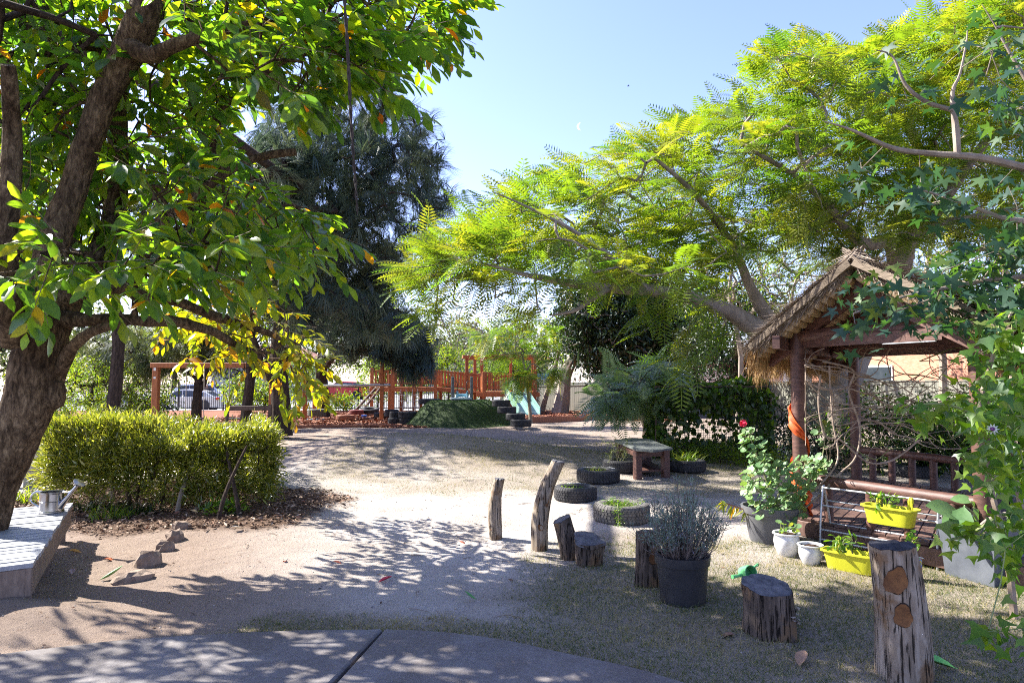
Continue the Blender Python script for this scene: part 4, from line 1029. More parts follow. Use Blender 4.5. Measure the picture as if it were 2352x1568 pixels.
# --- balance rails
BR = thing('rail_frame', 'twin silver rails between four orange posts left of the fort', 'climbing rail', (X(790, 30), 30, 0))
fa = (X(702, 28), 28.0); fc = (X(878, 28.3), 28.3); ba = (X(723.8, 33.5), 33.5); bc = (X(896, 33.8), 33.8)
for (x, y), t in ((fa, 1.72), (fc, 2.42), (ba, 1.75), (bc, 2.0)): post(BR, x, y, -.1, t, .15)
for a, b in ((fa, fc), (ba, bc)): MB().tube([(a[0], a[1] - .02, 1.46), ((a[0] + b[0]) / 2, a[1], 1.445), (b[0] + (.35 if a is fa else 0), b[1] - .02, 1.48)], .052, 10).build('rail', STEEL, BR, True)
# --- fort with two decks, bridge, ladder
FT = thing('play_fort', 'orange timber fort of two slatted decks joined by a sloping bridge', 'play structure', (X(1040, 37), 37, 0))
x0, x1 = X(867, 37), X(1007, 37); y0, y1 = 35.6, 38.2; z1_ = 1.34; rl = 2.25
for i, x in enumerate(np.linspace(x0, x1, 4)):
    for y in (y0, y1): post(FT, x, y, -.1, rl + (.12 if i in (0, 1) else 0) + (.35 if (i == 2 and y == y1) else 0), .16)
for y in (y0, y1): MB().box(((x0 + x1) / 2, y - .1, z1_ - .12), (x1 - x0 + .2, .05, .2), bev=.006).build('joist', ORANGE, FT)
nbp = 22
for i in range(nbp):
    x = x0 + (x1 - x0) * (i + .5) / nbp; MB().box((x, (y0 + y1) / 2, z1_), ((x1 - x0) / nbp - .012, y1 - y0 + .1, .035)).build('deck_board', ORANGE, FT)
def slats(xa, ya, za, xb, yb, zb, n, h0=.12, h1=.9, w=.105, rails=(.2, .86)):
    for i in range(n):
        f = (i + .5) / n; x = xa + (xb - xa) * f; y = ya + (yb - ya) * f; z = za + (zb - za) * f
        MB().box((x, y, z + (h0 + h1) / 2), (w, .03, h1 - h0), rz=math.atan2(yb - ya, xb - xa), bev=.004).build('slat', ORANGE, FT)
    for r in rails: MB().bar((xa, ya + .035, za + r), (xb, yb + .035, zb + r), .035, .07).build('rail', ORANGE, FT)
slats(x0 + .1, y0 - .02, z1_, x1 - .1, y0 - .02, z1_, 15, .22, .90, .09); slats(x0 + .1, y1 + .02, z1_, x1 - .1, y1 + .02, z1_, 15, .22, .90, .09)
# deck two
u0, u1 = X(1073, 36.3), X(1231, 36.3); w0, w1 = 35.2, 38.4; z2_ = 1.10; mid = X(1103, 36.3)
for x, y, t in ((u0, w0 + .9, 2.86), (u0 + .3, w1, 2.86), (mid, w1 - .2, 2.86), (mid + .25, w0, 2.15), (X(1173, 38), w1, 2.86), (u1 - .1, w0, 2.86), (u1 - .1, w1, 2.86)): post(FT, x, y, -.1, t, .17)
MB().bar((u0 - .22, w0 + .75, 2.94), (mid + .2, w0 + 1.2, 2.94), .18, .17, bev=.01).build('roof_beam', ORANGE, FT)
MB().bar((u0 - .05, w1, 2.94), (u1 + .1, w1, 2.94), .16, .17, bev=.01).build('roof_beam', ORANGE, FT)
MB().bar((mid, w0, 2.94), (u1 + .1, w0, 2.94), .16, .17, bev=.01).build('roof_beam', ORANGE, FT)
MB().bar((u1, w0 + .1, 2.95), (u1, w1 - .1, 2.95), .16, .15, bev=.01).build('roof_beam', ORANGE, FT)
for i in range(20):
    x = u0 + (u1 - u0) * (i + .5) / 20; MB().box((x, (w0 + w1) / 2, z2_), ((u1 - u0) / 20 - .012, w1 - w0, .035)).build('deck_board', ORANGE, FT)
for y in (w0, w1): MB().box(((mid + u1) / 2, y - .11, z2_ - .13), (u1 - mid + .3, .05, .22), bev=.006).build('joist', ORANGE, FT)
slats(X(1115, 35.3), w0 - .02, z2_, X(1163, 35.3), w0 - .02, z2_, 10, .08, 1.0, .066, rails=(.98,)); slats(u0 + .3, w1, z2_, u1, w1, z2_, 19, .1, 1.0, .085)
slats(X(1207, 35.3), w0 - .02, z2_, u1, w0 - .02, z2_, 5, .1, .95, .085); slats(u1, w0, z2_, u1, w1, z2_, 14, .1, 1.0, .085); slats(mid - .1, w0 + .9, z2_, mid + .22, w0, z2_, 6, .0, .98, .08)
# bridge
for yy in (36.0, 37.3):
    MB().bar((x1, yy - .06, z1_ - .09), (mid, yy - .06, z2_ - .07), .05, .2, bev=.005).build('bridge_stringer', ORANGE, FT)
    slats(x1 + .05, yy, z1_ - .02, mid, yy, z2_, 13, .1, .95, .075)
for i in range(16):
    f = (i + .5) / 16; MB().box((x1 + (mid - x1) * f, 36.65, z1_ + (z2_ - z1_) * f), ((mid - x1) / 16 - .012, 1.4, .035)).build('deck_board', ORANGE, FT)
# ladder at the left end
la = thing('fort_ladder', 'leaning dark timber ladder with pale rungs at the fort end', 'ladder', (X(850, 33.2), 33.2, 0))
for s in (0, .42):
    MB().bar((X(846, 33) + s * .9 - .75, 32.5, -.02), (X(862, 34.6) + s * .5, 35.1, 1.36), .06, .12).build('stringer', DW, la)
for i in range(5):
    f = .14 + .2 * i; a = Vector((X(846, 33) - .75, 32.5, -.02)).lerp(Vector((X(862, 34.6), 35.1, 1.36)), f); MB().box(a + Vector((.2, -.05, .02)), (.46, .1, .05)).build('rung', M('rung_wood', (.5, .38, .18), (.62, .5, .28), 10, .7, .2), la)
# cargo net of ropes
for q in (X(926, 36), X(938, 36), X(952, 36), X(964, 36)): MB().tube([(q, 35.3, z1_ - .1), (q + .1, 35.0, .6), (q + .25, 34.7, 0)], .018, 5).build('net_rope', ROPE, FT)
for z in (.35, .65, .95): MB().tube([(X(922, 36), 35.1, z), (X(945, 36), 35.1, z - .04), (X(970, 36), 35.1, z)], .016, 5).build('net_rope', ROPE, FT)
# --- twin slide
SLG = M('slide_green', (.12, .23, .20), (.17, .29, .255), 3, .38, .05, .001, spec=.5)
SL = thing('twin_slide', 'pale green plastic double slide coming down from the fort deck', 'slide', (X(1190, 34.5), 34.4, 0))
s0 = Vector((X(1159, 35.1), 35.0, 1.14)); s1 = Vector((X(1191, 33.2), 33.2, .0)); sv = Vector((1.0, -.05, 0)).normalized(); wS = 1.08
for k in range(2):
    vs = []; NS = 26; c0 = k * wS / 2; prof = [(a_ * wS / 1.42, h_) for a_, h_ in [(0, .20), (.03, .26), (.07, .25), (.11, .02), (.36, -.03), (.60, .02), (.64, .25), (.68, .26), (.71, .20)]]
    for i in range(NS):
        f = i / (NS - 1); p = s0.lerp(s1, f); z = 1.12 * (1 - f) - .05 * math.sin(f * PI * 4) * (1 - f) ; 
        ease = sstep(0, .12, f); z = 1.12 - 1.0 * (f ** 1.05 if f > .05 else f * .4); z = max(z, .13 + .06 * (1 - f))
        side_h = .35 + .65 * float(sstep(0, .06, f)) * (1.25 - .25 * f)
        for (a, hh) in prof: q = p + sv * (c0 + a); vs.append((q.x, q.y, z + hh * side_h + (.02 if i == NS - 1 else 0)))
        if i == NS - 1:
            for (a, hh) in prof: q = p + sv * (c0 + a) + Vector((0, -.12, 0)); vs.append((q.x, q.y, .02 + .05 * hh))
    m_ = len(prof); rows = NS + 1
    MB().add(vs, [(i * m_ + j, i * m_ + j + 1, (i + 1) * m_ + j + 1, (i + 1) * m_ + j) for i in range(rows - 1) for j in range(m_ - 1)]).build('chute', SLG, SL, True)
for k in (0, wS - .01):      # outer skirts
    vs = []
    for i in range(14):
        f = i / 13; p = s0.lerp(s1, f) + sv * k; z = max(1.12 - 1.0 * f, .13); vs += [(p.x, p.y, z + .25), (p.x + (.02 if k else -.02), p.y, z - .1 if f < .8 else 0)]
    MB().add(vs, [(2 * i, 2 * i + 1, 2 * i + 3, 2 * i + 2) for i in range(13)]).build('side_skirt', SLG, SL, True)
# --- turf mound with lookout and tyres
def turf_mat():
    m, nt, b = _new('turf'); v = _coords(nt); n = _noise(nt, v, 1.4, 4); n2 = _noise(nt, v, 60, 4, .8)
    c = _mix(nt, n, (.03, .055, .014), (.06, .095, .026)); c = _mix(nt, n2, _mix(nt, 1.0, c, (.5, .5, .5), 'MULTIPLY'), c); nt.links.new(c, b.inputs['Base Color']); b.inputs['Roughness'].default_value = .8; b.inputs['Specular IOR Level'].default_value = .3; _bump(nt, b, n2, 1.0, .03); return m
TURF = turf_mat(); MC = Vector((X(1058, 26.2), 26.2)); MH = .88
def mz(x, y):
    e = np.sqrt(((x - MC.x) / 2.05) ** 2 + ((y - MC.y) / 2.3) ** 2); h = MH * (1 - sstep(.5, 1.1, e)); return h
gx, gy = np.meshgrid(np.linspace(MC.x - 2.15, MC.x + 2.15, 60), np.linspace(MC.y - 2.6, MC.y + 2.6, 60)); gx, gy = gx.ravel(), gy.ravel(); gh = mz(gx, gy) + gz(gx, gy) - .02 * (mz(gx, gy) < .004)
ii = (np.arange(59)[:, None] * 60 + np.arange(59)[None]).ravel()
tag(link('grass_mound', np_mesh('grass_mound', np.stack([gx, gy, gh], 1), np.stack([ii, ii + 1, ii + 61, ii + 60], 1), TURF)), 'green turfed play mound in front of the fort', kind='structure')
LK = thing('mound_lookout', 'small grey platform with two posts and black handles atop the mound', 'play platform', (X(1062, 26), 26, MH))
GP = M('grey_paint', (.10, .105, .11), (.16, .165, .17), 6, .7, .2); BLUEP = M('pale_blue_plastic', (.20, .38, .47), (.26, .45, .54), 4, .45, .03)
for q in (1041, 1084): post(LK, X(q, 25.8), 25.6, .5, 1.80, .11, GP)
MB().box((X(1062, 25.8), 25.6, .98), (.76, .5, .07), bev=.01).build('platform', M('pale_blue_board', (.22, .30, .33), (.32, .40, .42), 6, .6, .2), LK)
for q in (1050, 1075): MB().box((X(q, 25.8), 25.55, .85), (.09, .3, .2)).build('foot', GP, LK)
MB().box((X(1062, 25.8), 25.8, 1.10), (.48, .04, .12), bev=.02).build('seat_back', BLUEP, LK)
for q, s in ((1051, 1), (1074, -1)): MB().box((X(q, 25.8), 25.65, 1.14), (.07, .3, .24), bev=.03).build('seat_side', BLUEP, LK)
for q, s in ((1045, 1), (1080, -1)):
    x = X(q, 25.8); pp, rr = smooth_path([Vector(t) for t in ((x, 25.55, 1.62), (x + .1 * s, 25.5, 1.60), (x + .13 * s, 25.5, 1.4), (x + .1 * s, 25.5, 1.2), (x, 25.55, 1.17))], [.014] * 5); MB().tube(pp, rr, 6).build('handle', BLACKMETAL, LK, True)
TYD = bpy.data.objects[TY[4].name]
def far_tyre(px, py, d, R, w, label, group=None, mat=None, rot=None, k=[20]):
    """py = front bottom edge pixel at distance d"""
    k[0] += 1; z = CAMZ - (py - 880) * d / FPX; x = X(px, d)
    t = tyre(Vector((x, d + R, 0)), R, w, label, 'tyre', group, mat or RUBBER, k[0], rot=rot); t.location.z = max(z, gnd(x, d + R) - .02); return t
g1 = 'tyre steps up the right side of the mound'; g2 = 'stacked tyres at the left foot of the mound'; g3 = 'tyres lying round the mound crown'
for a in ((1151, 934, 24.2, .33, 'highest tyre of the steps beside the mound lookout'), (1164, 949.5, 23.7, .33, 'second highest tyre of the mound steps'), (1184, 965.5, 23.2, .33, 'third tyre down the mound steps'), (1197, 980, 22.8, .35, 'lowest tyre of the mound steps, nearly sunk in the dirt')): far_tyre(a[0], a[1], a[2], a[3], .24, a[4], g1)
for a in ((934, 961, 25.5, .36, 'upper tyre of the taller stack at the mound foot'), (934, 979, 25.5, .37, 'lower tyre of the taller stack at the mound foot')): far_tyre(a[0], a[1], a[2], a[3], .26, a[4], g2)
for a in ((908, 960, 26.0, .25, 'upper small tyre tucked left of the taller stack'), (905, 975, 25.6, .24, 'lower small tyre tucked left of the taller stack')): far_tyre(a[0], a[1], a[2], a[3], .25, a[4], g2)
for a in ((985, 928, 26.2, .42, 'wide tyre on the left shoulder of the mound'), (1100, 929, 26.6, .34, 'flat tyre on the mound right of the lookout'), (1069, 925, 27.6, .3, 'tyre half hidden behind the mound lookout')): far_tyre(a[0], a[1], a[2], a[3], .2, a[4], g3)
GT = M('tyre_greenish', (.08, .085, .065), (.15, .15, .12), 8, .8, .2); OT = M('tyre_terracotta', (.26, .10, .05), (.36, .16, .09), 8, .7, .2); RT = M('tyre_dull_red', (.16, .035, .03), (.23, .06, .05), 8, .7, .2)
far_tyre(724, 955, 28.8, .38, .28, 'grey green tyre lying on a blue mat by the orange post', None, GT)
tm = MB(); tm.lathe([(.42, 0), (.43, .03), (0, .035)], (X(722, 28.9), 29.2, .0), 20); tag(tm.build('play_mat', M('blue_vinyl', (.06, .22, .42), (.09, .30, .52), 5, .5, .05), loc=(X(722, 28.9), 29.2, 0)), 'round blue vinyl mat squashed under the grey green tyre', 'mat')
far_tyre(790, 964, 27.6, .38, .2, 'terracotta painted tyre lying half buried in the red mulch', None, OT)
far_tyre(817, 951, 31.5, .33, .2, 'dull red painted tyre behind the terracotta one', None, RT)
far_tyre(847, 947, 32.0, .42, .2, 'black tyre tilted on the mulch behind the red one', None, None, (.16, 0, 0))
far_tyre(875, 958, 29.5, .34, .2, 'black tyre flat on the mulch left of the stacks', None)
far_tyre(898, 957, 28.5, .3, .3, 'dark tyre in the shade beside the tall orange post', None)
tag(MB().lathe([(.09, 0), (.13, .12), (.12, .12)], (X(839, 31), 30.9, 0), 14).build('toy_bucket', M('toy_blue', (.02, .10, .45), (.03, .14, .5), 4, .4, 0), loc=(X(839, 31), 30.9, 0)), 'small bright blue toy bucket among the painted tyres', 'bucket')
# --- timber edging
EDG = M('edging_timber', (.20, .075, .04), (.32, .14, .085), 9, .8, .4, .005, (1, 5, 5), vary=.15)
def edging(pts, label, h=.17):
    root = thing('timber_edging', label, 'edging', (pts[0].x, pts[0].y, 0))
    for a, b in zip(pts[:-1], pts[1:]):
        L = (b - a).length; n = max(1, round(L / 2.4))
        for i in range(n):
            p = a.lerp(b, i / n); q = a.lerp(b, (i + .992) / n); MB().bar((p.x, p.y, gnd(p.x, p.y) + h / 2 - .03), (q.x, q.y, gnd(q.x, q.y) + h / 2 - .03 + random.uniform(-.01, .01)), .07, h, bev=.008).build('sleeper', EDG, root)
edging([Vector((-12, 23.9)), Vector((-7.6, 23.8)), Vector((X(915, 24.2), 24.2))], 'low red timber border along the mulch left of the mound', .14)
edging([Vector((X(1215, 26.5), 26.6)), Vector((X(1300, 27.5), 27.8)), Vector((X(1420, 29.2), 29.3)), Vector((6.9, 29.9))], 'low red timber border in front of the slide mulch', .26)
# ================================================================== FENCES
PF = thing('picket_fence', 'black metal picket fence between the garden and the street', 'fence', (-12, 39.5, 0))
pk = MB().box((0, 0, .84), (.022, .022, 1.54)).mesh('picket', BLACKMETAL)
xa, xb = -24.5, 1.6; stp = .115; npk = int((xb - xa) / stp); yf = 39.6
px0 = X(300, yf); idx = [i for i in range(npk) if xa + i * stp > px0][:300]
for i in idx:
    o = link('picket', pk, PF); o.location = (xa + i * stp + 12, yf - 39.5, 0)
rest = [i for i in range(npk) if i not in set(idx)]; mb = MB()
for i in rest: mb.box((xa + i * stp, yf, .84), (.022, .022, 1.54))
r_ = mb.build('picket_run', BLACKMETAL, PF); r_['kind'] = 'stuff'
for z in (.12, 1.32): MB().box(((xa + xb) / 2, yf + .025, z), (xb - xa, .03, .045)).build('rail', BLACKMETAL, PF)
for i in range(11): MB().box((xa + i * 2.6, yf + .03, .82), (.07, .07, 1.66)).build('post', BLACKMETAL, PF)
FB = M('fence_board', (.125, .125, .10), (.21, .205, .165), 5, .8, .3, .004, (4, 4, .6), vary=.07)
def board_fence(pts, label, h=1.62):
    root = thing('board_fence', label, 'fence', (pts[0].x, pts[0].y, 0))
    for a, b in zip(pts[:-1], pts[1:]):
        L = (b - a).length; n = int(L / .155); ang = math.atan2((b - a).y, (b - a).x); d = (b - a).normalized(); nn = Vector((d.y, -d.x))
        me = MB().box((0, 0, h / 2 - .06), (.148, .02, h + .1), bev=.004).mesh('board', FB)
        for i in range(n):
            p = a + d * (.155 * (i + .5)) + nn * (.006 * (i % 2)); g = gnd(p.x, p.y); o = link('board', me, root); o.location = (p.x - pts[0].x, p.y - pts[0].y, g + random.uniform(-.006, .006)); o.rotation_euler = (0, 0, ang)
        MB().bar((a.x, a.y, gnd(a.x, a.y) + h + .012), (b.x, b.y, gnd(b.x, b.y) + h + .012), .09, .035).build('capping', FB, root)
        for z in (.3, 1.3): q = -nn * .04; MB().bar((a.x + q.x, a.y + q.y, z), (b.x + q.x, b.y + q.y, z), .04, .09).build('rail', FB, root)
board_fence([Vector((1.45, 41.5)), Vector((11.4, 31.2))], 'pale olive board fence behind the leaning grey trunks and the slide')
board_fence([Vector((11.5, 31.1)), Vector((13.9, 20.5))], 'shaded olive board fence behind the vine covered cage')
board_fence([Vector((13.95, 20.3)), Vector((14.6, 10.5))], 'sunlit board fence seen through the thatched hut')
# chain link above the fence, behind
CLK = thing('chain_link_fence', 'grey chain link fence on thin posts beyond the board fence', 'fence', (15.5, 36, 0))
mb = MB(); A2 = Vector((8.5, 40.0)); B2 = Vector((19.5, 29.0)); n = 110
for i in range(n):
    for s in (1, -1):
        a = A2.lerp(B2, i / n); f2 = min(max(i / n + s * .1, 0), 1); b = A2.lerp(B2, f2); mb.tube([(a.x, a.y, 1.4), (b.x, b.y, 2.3)], .007, 3, cap=False)
w_ = mb.build('mesh_wires', STEEL, CLK); w_['kind'] = 'stuff'
for i in range(7): p = A2.lerp(B2, i / 6); MB().tube([(p.x, p.y, -.2), (p.x, p.y, 2.4)], .03, 8).build('post', STEEL, CLK)
MB().tube([(A2.x, A2.y, 2.33), (B2.x, B2.y, 2.33)], .025, 8).build('rail', STEEL, CLK)
# ================================================================== BUILDINGS
BRK = M('salmon_brick', (.42, .18, .11), (.58, .29, .19), 7, .85, .3, .006, (1, 1, 3)); WHT = M('white_render', (.66, .65, .62), (.76, .75, .72), 4, .8, .1)
GLS = M('window_glass', (.03, .04, .05), (.06, .07, .08), 2, .12, 0, spec=.8); RDF = M('maroon_panel', (.22, .05, .045), (.3, .08, .07), 4, .7, .1)
def house(name, label, c, rz, size, wallm, wins, roofm, roofh=1.2, over=.5, extra=None):
    r = thing(name, label, 'building', (c[0], c[1], gnd(c[0], c[1]) - .1), rz); L, W, H = size
    MB().box((0, 0, H / 2), (L, W, H)).build('wall', wallm, r, world=False)
    rf = MB(); e = over; rf.add([(-L / 2 - e, -W / 2 - e, H), (L / 2 + e, -W / 2 - e, H), (L / 2 + e, W / 2 + e, H), (-L / 2 - e, W / 2 + e, H), (-L / 2 + W * .3, 0, H + roofh), (L / 2 - W * .3, 0, H + roofh), (-L / 2 - e, -W / 2 - e, H + .12), (L / 2 + e, -W / 2 - e, H + .12), (L / 2 + e, W / 2 + e, H + .12), (-L / 2 - e, W / 2 + e, H + .12)],
        [(3, 2, 1, 0), (0, 1, 7, 6), (1, 2, 8, 7), (2, 3, 9, 8), (3, 0, 6, 9), (6, 7, 5, 4), (7, 8, 5), (8, 9, 4, 5), (9, 6, 4)]); rf.build('roof', roofm, r, world=False)
    for (x, z, w, h) in wins:
        f = MB().box((x, -W / 2 - .02, z), (w, .06, h)).build('window_frame', WHT, r, world=False)
        MB().box((x, -W / 2 - .06, z), (w - .14, .03, h - .14)).build('pane', GLS, f, world=False)
    if extra: extra(r, L, W, H)
    return r
ROOFG = M('metal_roof', (.30, .31, .32), (.40, .41, .42), 4, .5, .1); ROOFT = M('tile_roof', (.25, .11, .08), (.34, .16, .11), 6, .8, .4)
def strip(r, L, W, H): MB().box((-L * .2, -W / 2 - .03, 2.5), (L * .35, .05, 1.5)).build('cladding_panel', RDF, r, world=False); MB().tube([(0, -W / 2 - .2, 0), (0, -W / 2 - .2, H)], .08, 8).build('downpipe', GP, r, world=False)
house('white_house', 'white rendered building with maroon panels behind the hut and board fence', (19.5, 47), -.5, (17, 6, 3.7), WHT, [(1.5, 2.1, 1.4, 1.6), (3.4, 2.1, .9, 1.6), (6.2, 2.1, 1.4, 1.4)], ROOFG, .9, .5, strip)
house('brick_house', 'low salmon brick building glowing in sun behind the thatched hut', (20.6, 25.0), -1.28, (19, 7, 3.25), BRK, [(-5.5, 1.9, 1.6, 1.0)], ROOFG, 1.1, .4)
house('pale_house', 'pale house across the street seen beside the swing post', (-23, 66), .1, (9, 8, 3.4), WHT, [(-2, 1.7, 1.4, 1.2), (2, 1.7, 1.4, 1.2)], ROOFT, 1.6, .6)
house('garden_house', 'cream house across the street behind the fort shrubs', (-4, 80), 0, (16, 8, 3.6), M('cream_wall', (.5, .44, .34), (.6, .54, .44), 4, .8, .1), [(-5, 1.8, 1.6, 1.3), (-1, 1.8, 1.6, 1.3), (4, 1.8, 1.6, 1.3)], ROOFT, 2.0, .6)
SC = M('shade_blue', (.05, .28, .55), (.09, .36, .65), 6, .6, .1)
sb = thing('shade_sail', 'blue shade cloth showing above the board fence by the grey trunk', 'shade sail', (X(1240, 44), 44, 0))
mb = MB(); a = [(X(1218, 43.5), 43.2, 2.1), (X(1262, 43), 42.6, 2.2), (X(1258, 45), 45.4, 1.95), (X(1222, 45.5), 45.6, 1.9)]; c = tuple(sum(q[i] for q in a) / 4 - (.12 if i == 2 else 0) for i in range(3)); mb.add(a + [c] + [(q[0], q[1], q[2] - .35) for q in a[:2]], [(0, 1, 4), (1, 2, 4), (2, 3, 4), (3, 0, 4), (5, 6, 1, 0)]); mb.build('cloth', SC, sb)
for q in a[:4]: MB().tube([(q[0], q[1], -.3), q], .04, 6).build('pole', GP, sb)
# ================================================================== CARS
def car(label, loc, rz, paint, L=4.5, W=1.78, H=1.42, suv=False, rimc=STEEL):
    r = thing('parked_car', label, 'car', loc, rz, 'cars parked along the street'); h = H
    xs_ = np.linspace(-L / 2, L / 2, 25); belt = .90 if not suv else 1.02
    def topz(x):
        f = x / L + .5
        roof = [(0, .62), (.03, .86), (.13, belt), (.27, belt + .04), (.30, belt + .06), (.42, h - .04), (.52, h), (.70, h - .04), (.80, h - .16), (.93, belt + .02), (.97, belt - .05), (1, .66)]
        if suv: roof = [(0, .62), (.03, .9), (.16, belt), (.25, belt + .03), (.38, h - .05), (.5, h), (.84, h - .05), (.93, h - .3), (.97, belt), (1, .7)]
        return float(np.interp(f, [a for a, _ in roof], [b for _, b in roof]))
    def wid_(x, z):
        f = x / L + .5; w = W / 2 * (1 - .55 * max(0, abs(f - .5) * 2 - .82) ** 1.0 * 2); 
        return w * (1 - max(0, z - belt) * .42)
    body = MB(); ring_n = None
    for x in xs_:
        t = topz(x); bb = min(t, belt); z_ = [.22, .34, .55, .75, bb - .02, bb, bb + (t - bb) * .55, t - .03 if t > belt else bb + .001, t]
        pts = []
        for i, z in enumerate(z_): w = wid_(x, z) * (.97 if i == 0 else 1.0) * (1.0 if i < 8 else .82); pts.append((w, z))
        ring = [(x, -w, z) for w, z in pts] + [(x, w, z) for w, z in reversed(pts)]; ring_n = len(ring); body.v += ring
    for i in range(len(xs_) - 1):
        for j in range(ring_n): body.f.append((i * ring_n + j, (i + 1) * ring_n + j, (i + 1) * ring_n + (j + 1) % ring_n, i * ring_n + (j + 1) % ring_n))
    body.f.append(tuple(range(ring_n))); body.f.append(tuple((len(xs_) - 1) * ring_n + j for j in reversed(range(ring_n)))); body.m = [0] * len(body.f); body.build('body', paint, r, True, world=False)
    for s in (-1, 1):       # side windows
        for (fa_, fb_) in ((.315, .50), (.515, .70), (.71, .86 if suv else .80)):
            vs = []; K = 6
            for k in range(K + 1):
                x = (fa_ + (fb_ - fa_) * k / K - .5) * L; t = topz(x) - .09; lo_ = belt + .035
                vs += [(x, s * (wid_(x, lo_) + .008), lo_), (x, s * (wid_(x, max(t, lo_ + .02)) + .008), max(t, lo_ + .02))]
            MB().add(vs, [(2 * k, 2 * k + 2, 2 * k + 3, 2 * k + 1) for k in range(K)]).build('window', GLS, r, world=False)
    for (fa_, fb_, nm) in ((.30, .41, 'windscreen'), (.81 if not suv else .86, .92, 'rear_window')):
        vs = []
        for k in range(4):
            x = (fa_ + (fb_ - fa_) * k / 3 - .5) * L; z = topz(x) + .006; w = wid_(x, z) * .76; vs += [(x, -w, z), (x, w, z)]
        MB().add(vs, [(2 * k, 2 * k + 2, 2 * k + 3, 2 * k + 1) for k in range(3)]).build(nm, GLS, r, world=False)
    Rw = Matrix.Rotation(PI / 2, 3, 'X')
    for fx in (-.31, .30):
        for s in (-1, 1):
            c = (fx * L, s * (W / 2 - .10), .32)
            MB().lathe([(.0, -.02), (.37, -.02), (.39, .0), (.39, .1)], (c[0], s * (W / 2 - .003) - (.09 if s > 0 else -.0), .34), 22, R=Rw).build('wheel_arch', BLACKMETAL, r, world=False)
            t = MB().lathe([(.19, -.105), (.29, -.11), (.325, -.08), (.325, .08), (.29, .11), (.19, .105)], c, 24, R=Rw, closed=True).build('wheel', RUBBER, r, True, world=False)
            rm = MB(); rm.lathe([(.0, -.03), (.06, -.05), (.06, .05), (0, .03)], c, 12, R=Rw); rm.lathe([(.18, -.1), (.205, -.1), (.205, .1), (.18, .1)], c, 24, R=Rw, closed=True)
            for k in range(5): a = 2 * PI * k / 5; rm.bar((c[0], c[1] + s * .07, c[2]), (c[0] + math.cos(a) * .19, c[1] + s * .09, c[2] + math.sin(a) * .19), .05, .05, up=(0, 1, 0))
            rm.build('rim', rimc, t, world=False)
    red = M('lamp_red', (.5, .01, .01), (.6, .02, .02), 4, .2, 0); clr = M('lamp_clear', (.6, .6, .62), (.7, .7, .72), 4, .15, 0)
    for s in (-1, 1):
        MB().box((L / 2 - .12, s * (W / 2 - .19), .80), (.2, .26, .17), bev=.04).build('tail_lamp', red, r, world=False); MB().box((-L / 2 + .17, s * (W / 2 - .24), .68), (.26, .28, .13), bev=.04).build('headlight', clr, r, world=False)
    MB().box((L / 2 - .01, 0, .62), (.02, .5, .12)).build('number_plate', PL, r, world=False)
    for s in (-1, 1): MB().box((-.19 * L, s * (W / 2 + .06), belt + .07), (.12, .16, .11), bev=.03).build('mirror', paint, r, world=False)
    return r
def carpaint(n, c): m, nt, b = _new(n); b.inputs['Base Color'].default_value = (*c, 1); b.inputs['Roughness'].default_value = .3; b.inputs['Coat Weight'].default_value = .7; b.inputs['Coat Roughness'].default_value = .06; b.inputs['Metallic'].default_value = .1; return m
cx = X(440, 45.5); car('cream white sedan parked nearest the picket fence behind the swings', (cx - .3, 45.6, gnd(cx, 45.6) + .02), .06, carpaint('paint_cream', (.62, .60, .54)), 4.8, 1.8, 1.42)
cx = X(470, 50.5); car('white car with open wheel arch parked beyond the cream sedan', (cx + .2, 50.6, gnd(cx, 50.6) + .02), PI + .05, carpaint('paint_white', (.76, .77, .80)), 4.7, 1.82, 1.62, True)
cx = X(800, 62); car('bright red hatchback on the street, seen between the rail posts', (cx, 60.5, gnd(cx, 60.5) + .02), .03, carpaint('paint_red', (.62, .008, .018)), 4.4, 1.8, 1.52, True)
# ================================================================== FOLIAGE MATERIALS
G = (3.0, 2.9, .55)
L_BROAD = leaf_mat('leaf_broad', [(0, (.030, .075, .032)), (.35, (.045, .105, .028)), (.62, (.075, .14, .022)), (.955, (.12, .165, .018)), (.975, (.25, .17, .014)), (.99, (.30, .07, .015)), (1, (.05, .10, .03))], .55, .30, (4.4, 3.8, .5))
L_YEL = leaf_mat('leaf_yellowing', [(0, (.10, .15, .015)), (.5, (.17, .19, .013)), (.8, (.24, .20, .012)), (.93, (.32, .13, .012)), (1, (.15, .17, .02))], .5, .36, (2.6, 2.4, .5))
L_FEA = leaf_mat('leaf_feather', [(0, (.055, .12, .028)), (.5, (.095, .16, .03)), (.8, (.15, .19, .032)), (.95, (.20, .20, .05)), (1, (.10, .15, .04))], .5, .42, (2.8, 2.6, .45))
L_CAS = leaf_mat('needle_blue', [(0, (.05, .082, .075)), (.5, (.08, .115, .095)), (1, (.14, .165, .10))], .25, .5, (1.6, 1.6, .9))
L_CASY = leaf_mat('needle_pale', [(0, (.08, .11, .06)), (.5, (.12, .15, .07)), (1, (.18, .19, .09))], .35, .5, (1.8, 1.7, .8))
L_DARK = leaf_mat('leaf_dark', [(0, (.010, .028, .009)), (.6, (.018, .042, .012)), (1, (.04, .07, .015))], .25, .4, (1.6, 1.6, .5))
L_HEDGE = leaf_mat('leaf_hedge', [(0, (.07, .10, .018)), (.4, (.14, .165, .025)), (.75, (.22, .23, .04)), (1, (.36, .35, .14))], .38, .27, (2.2, 2.1, .6), .7)
L_SHRUB = leaf_mat('leaf_shrub', [(0, (.05, .10, .015)), (.6, (.10, .16, .018)), (1, (.20, .21, .02))], .5, .42, (2.8, 2.7, .45))
L_GUM = leaf_mat('leaf_gum', [(0, (.07, .11, .045)), (.6, (.11, .15, .05)), (1, (.17, .18, .06))], .4, .5, (1.9, 1.8, .7))
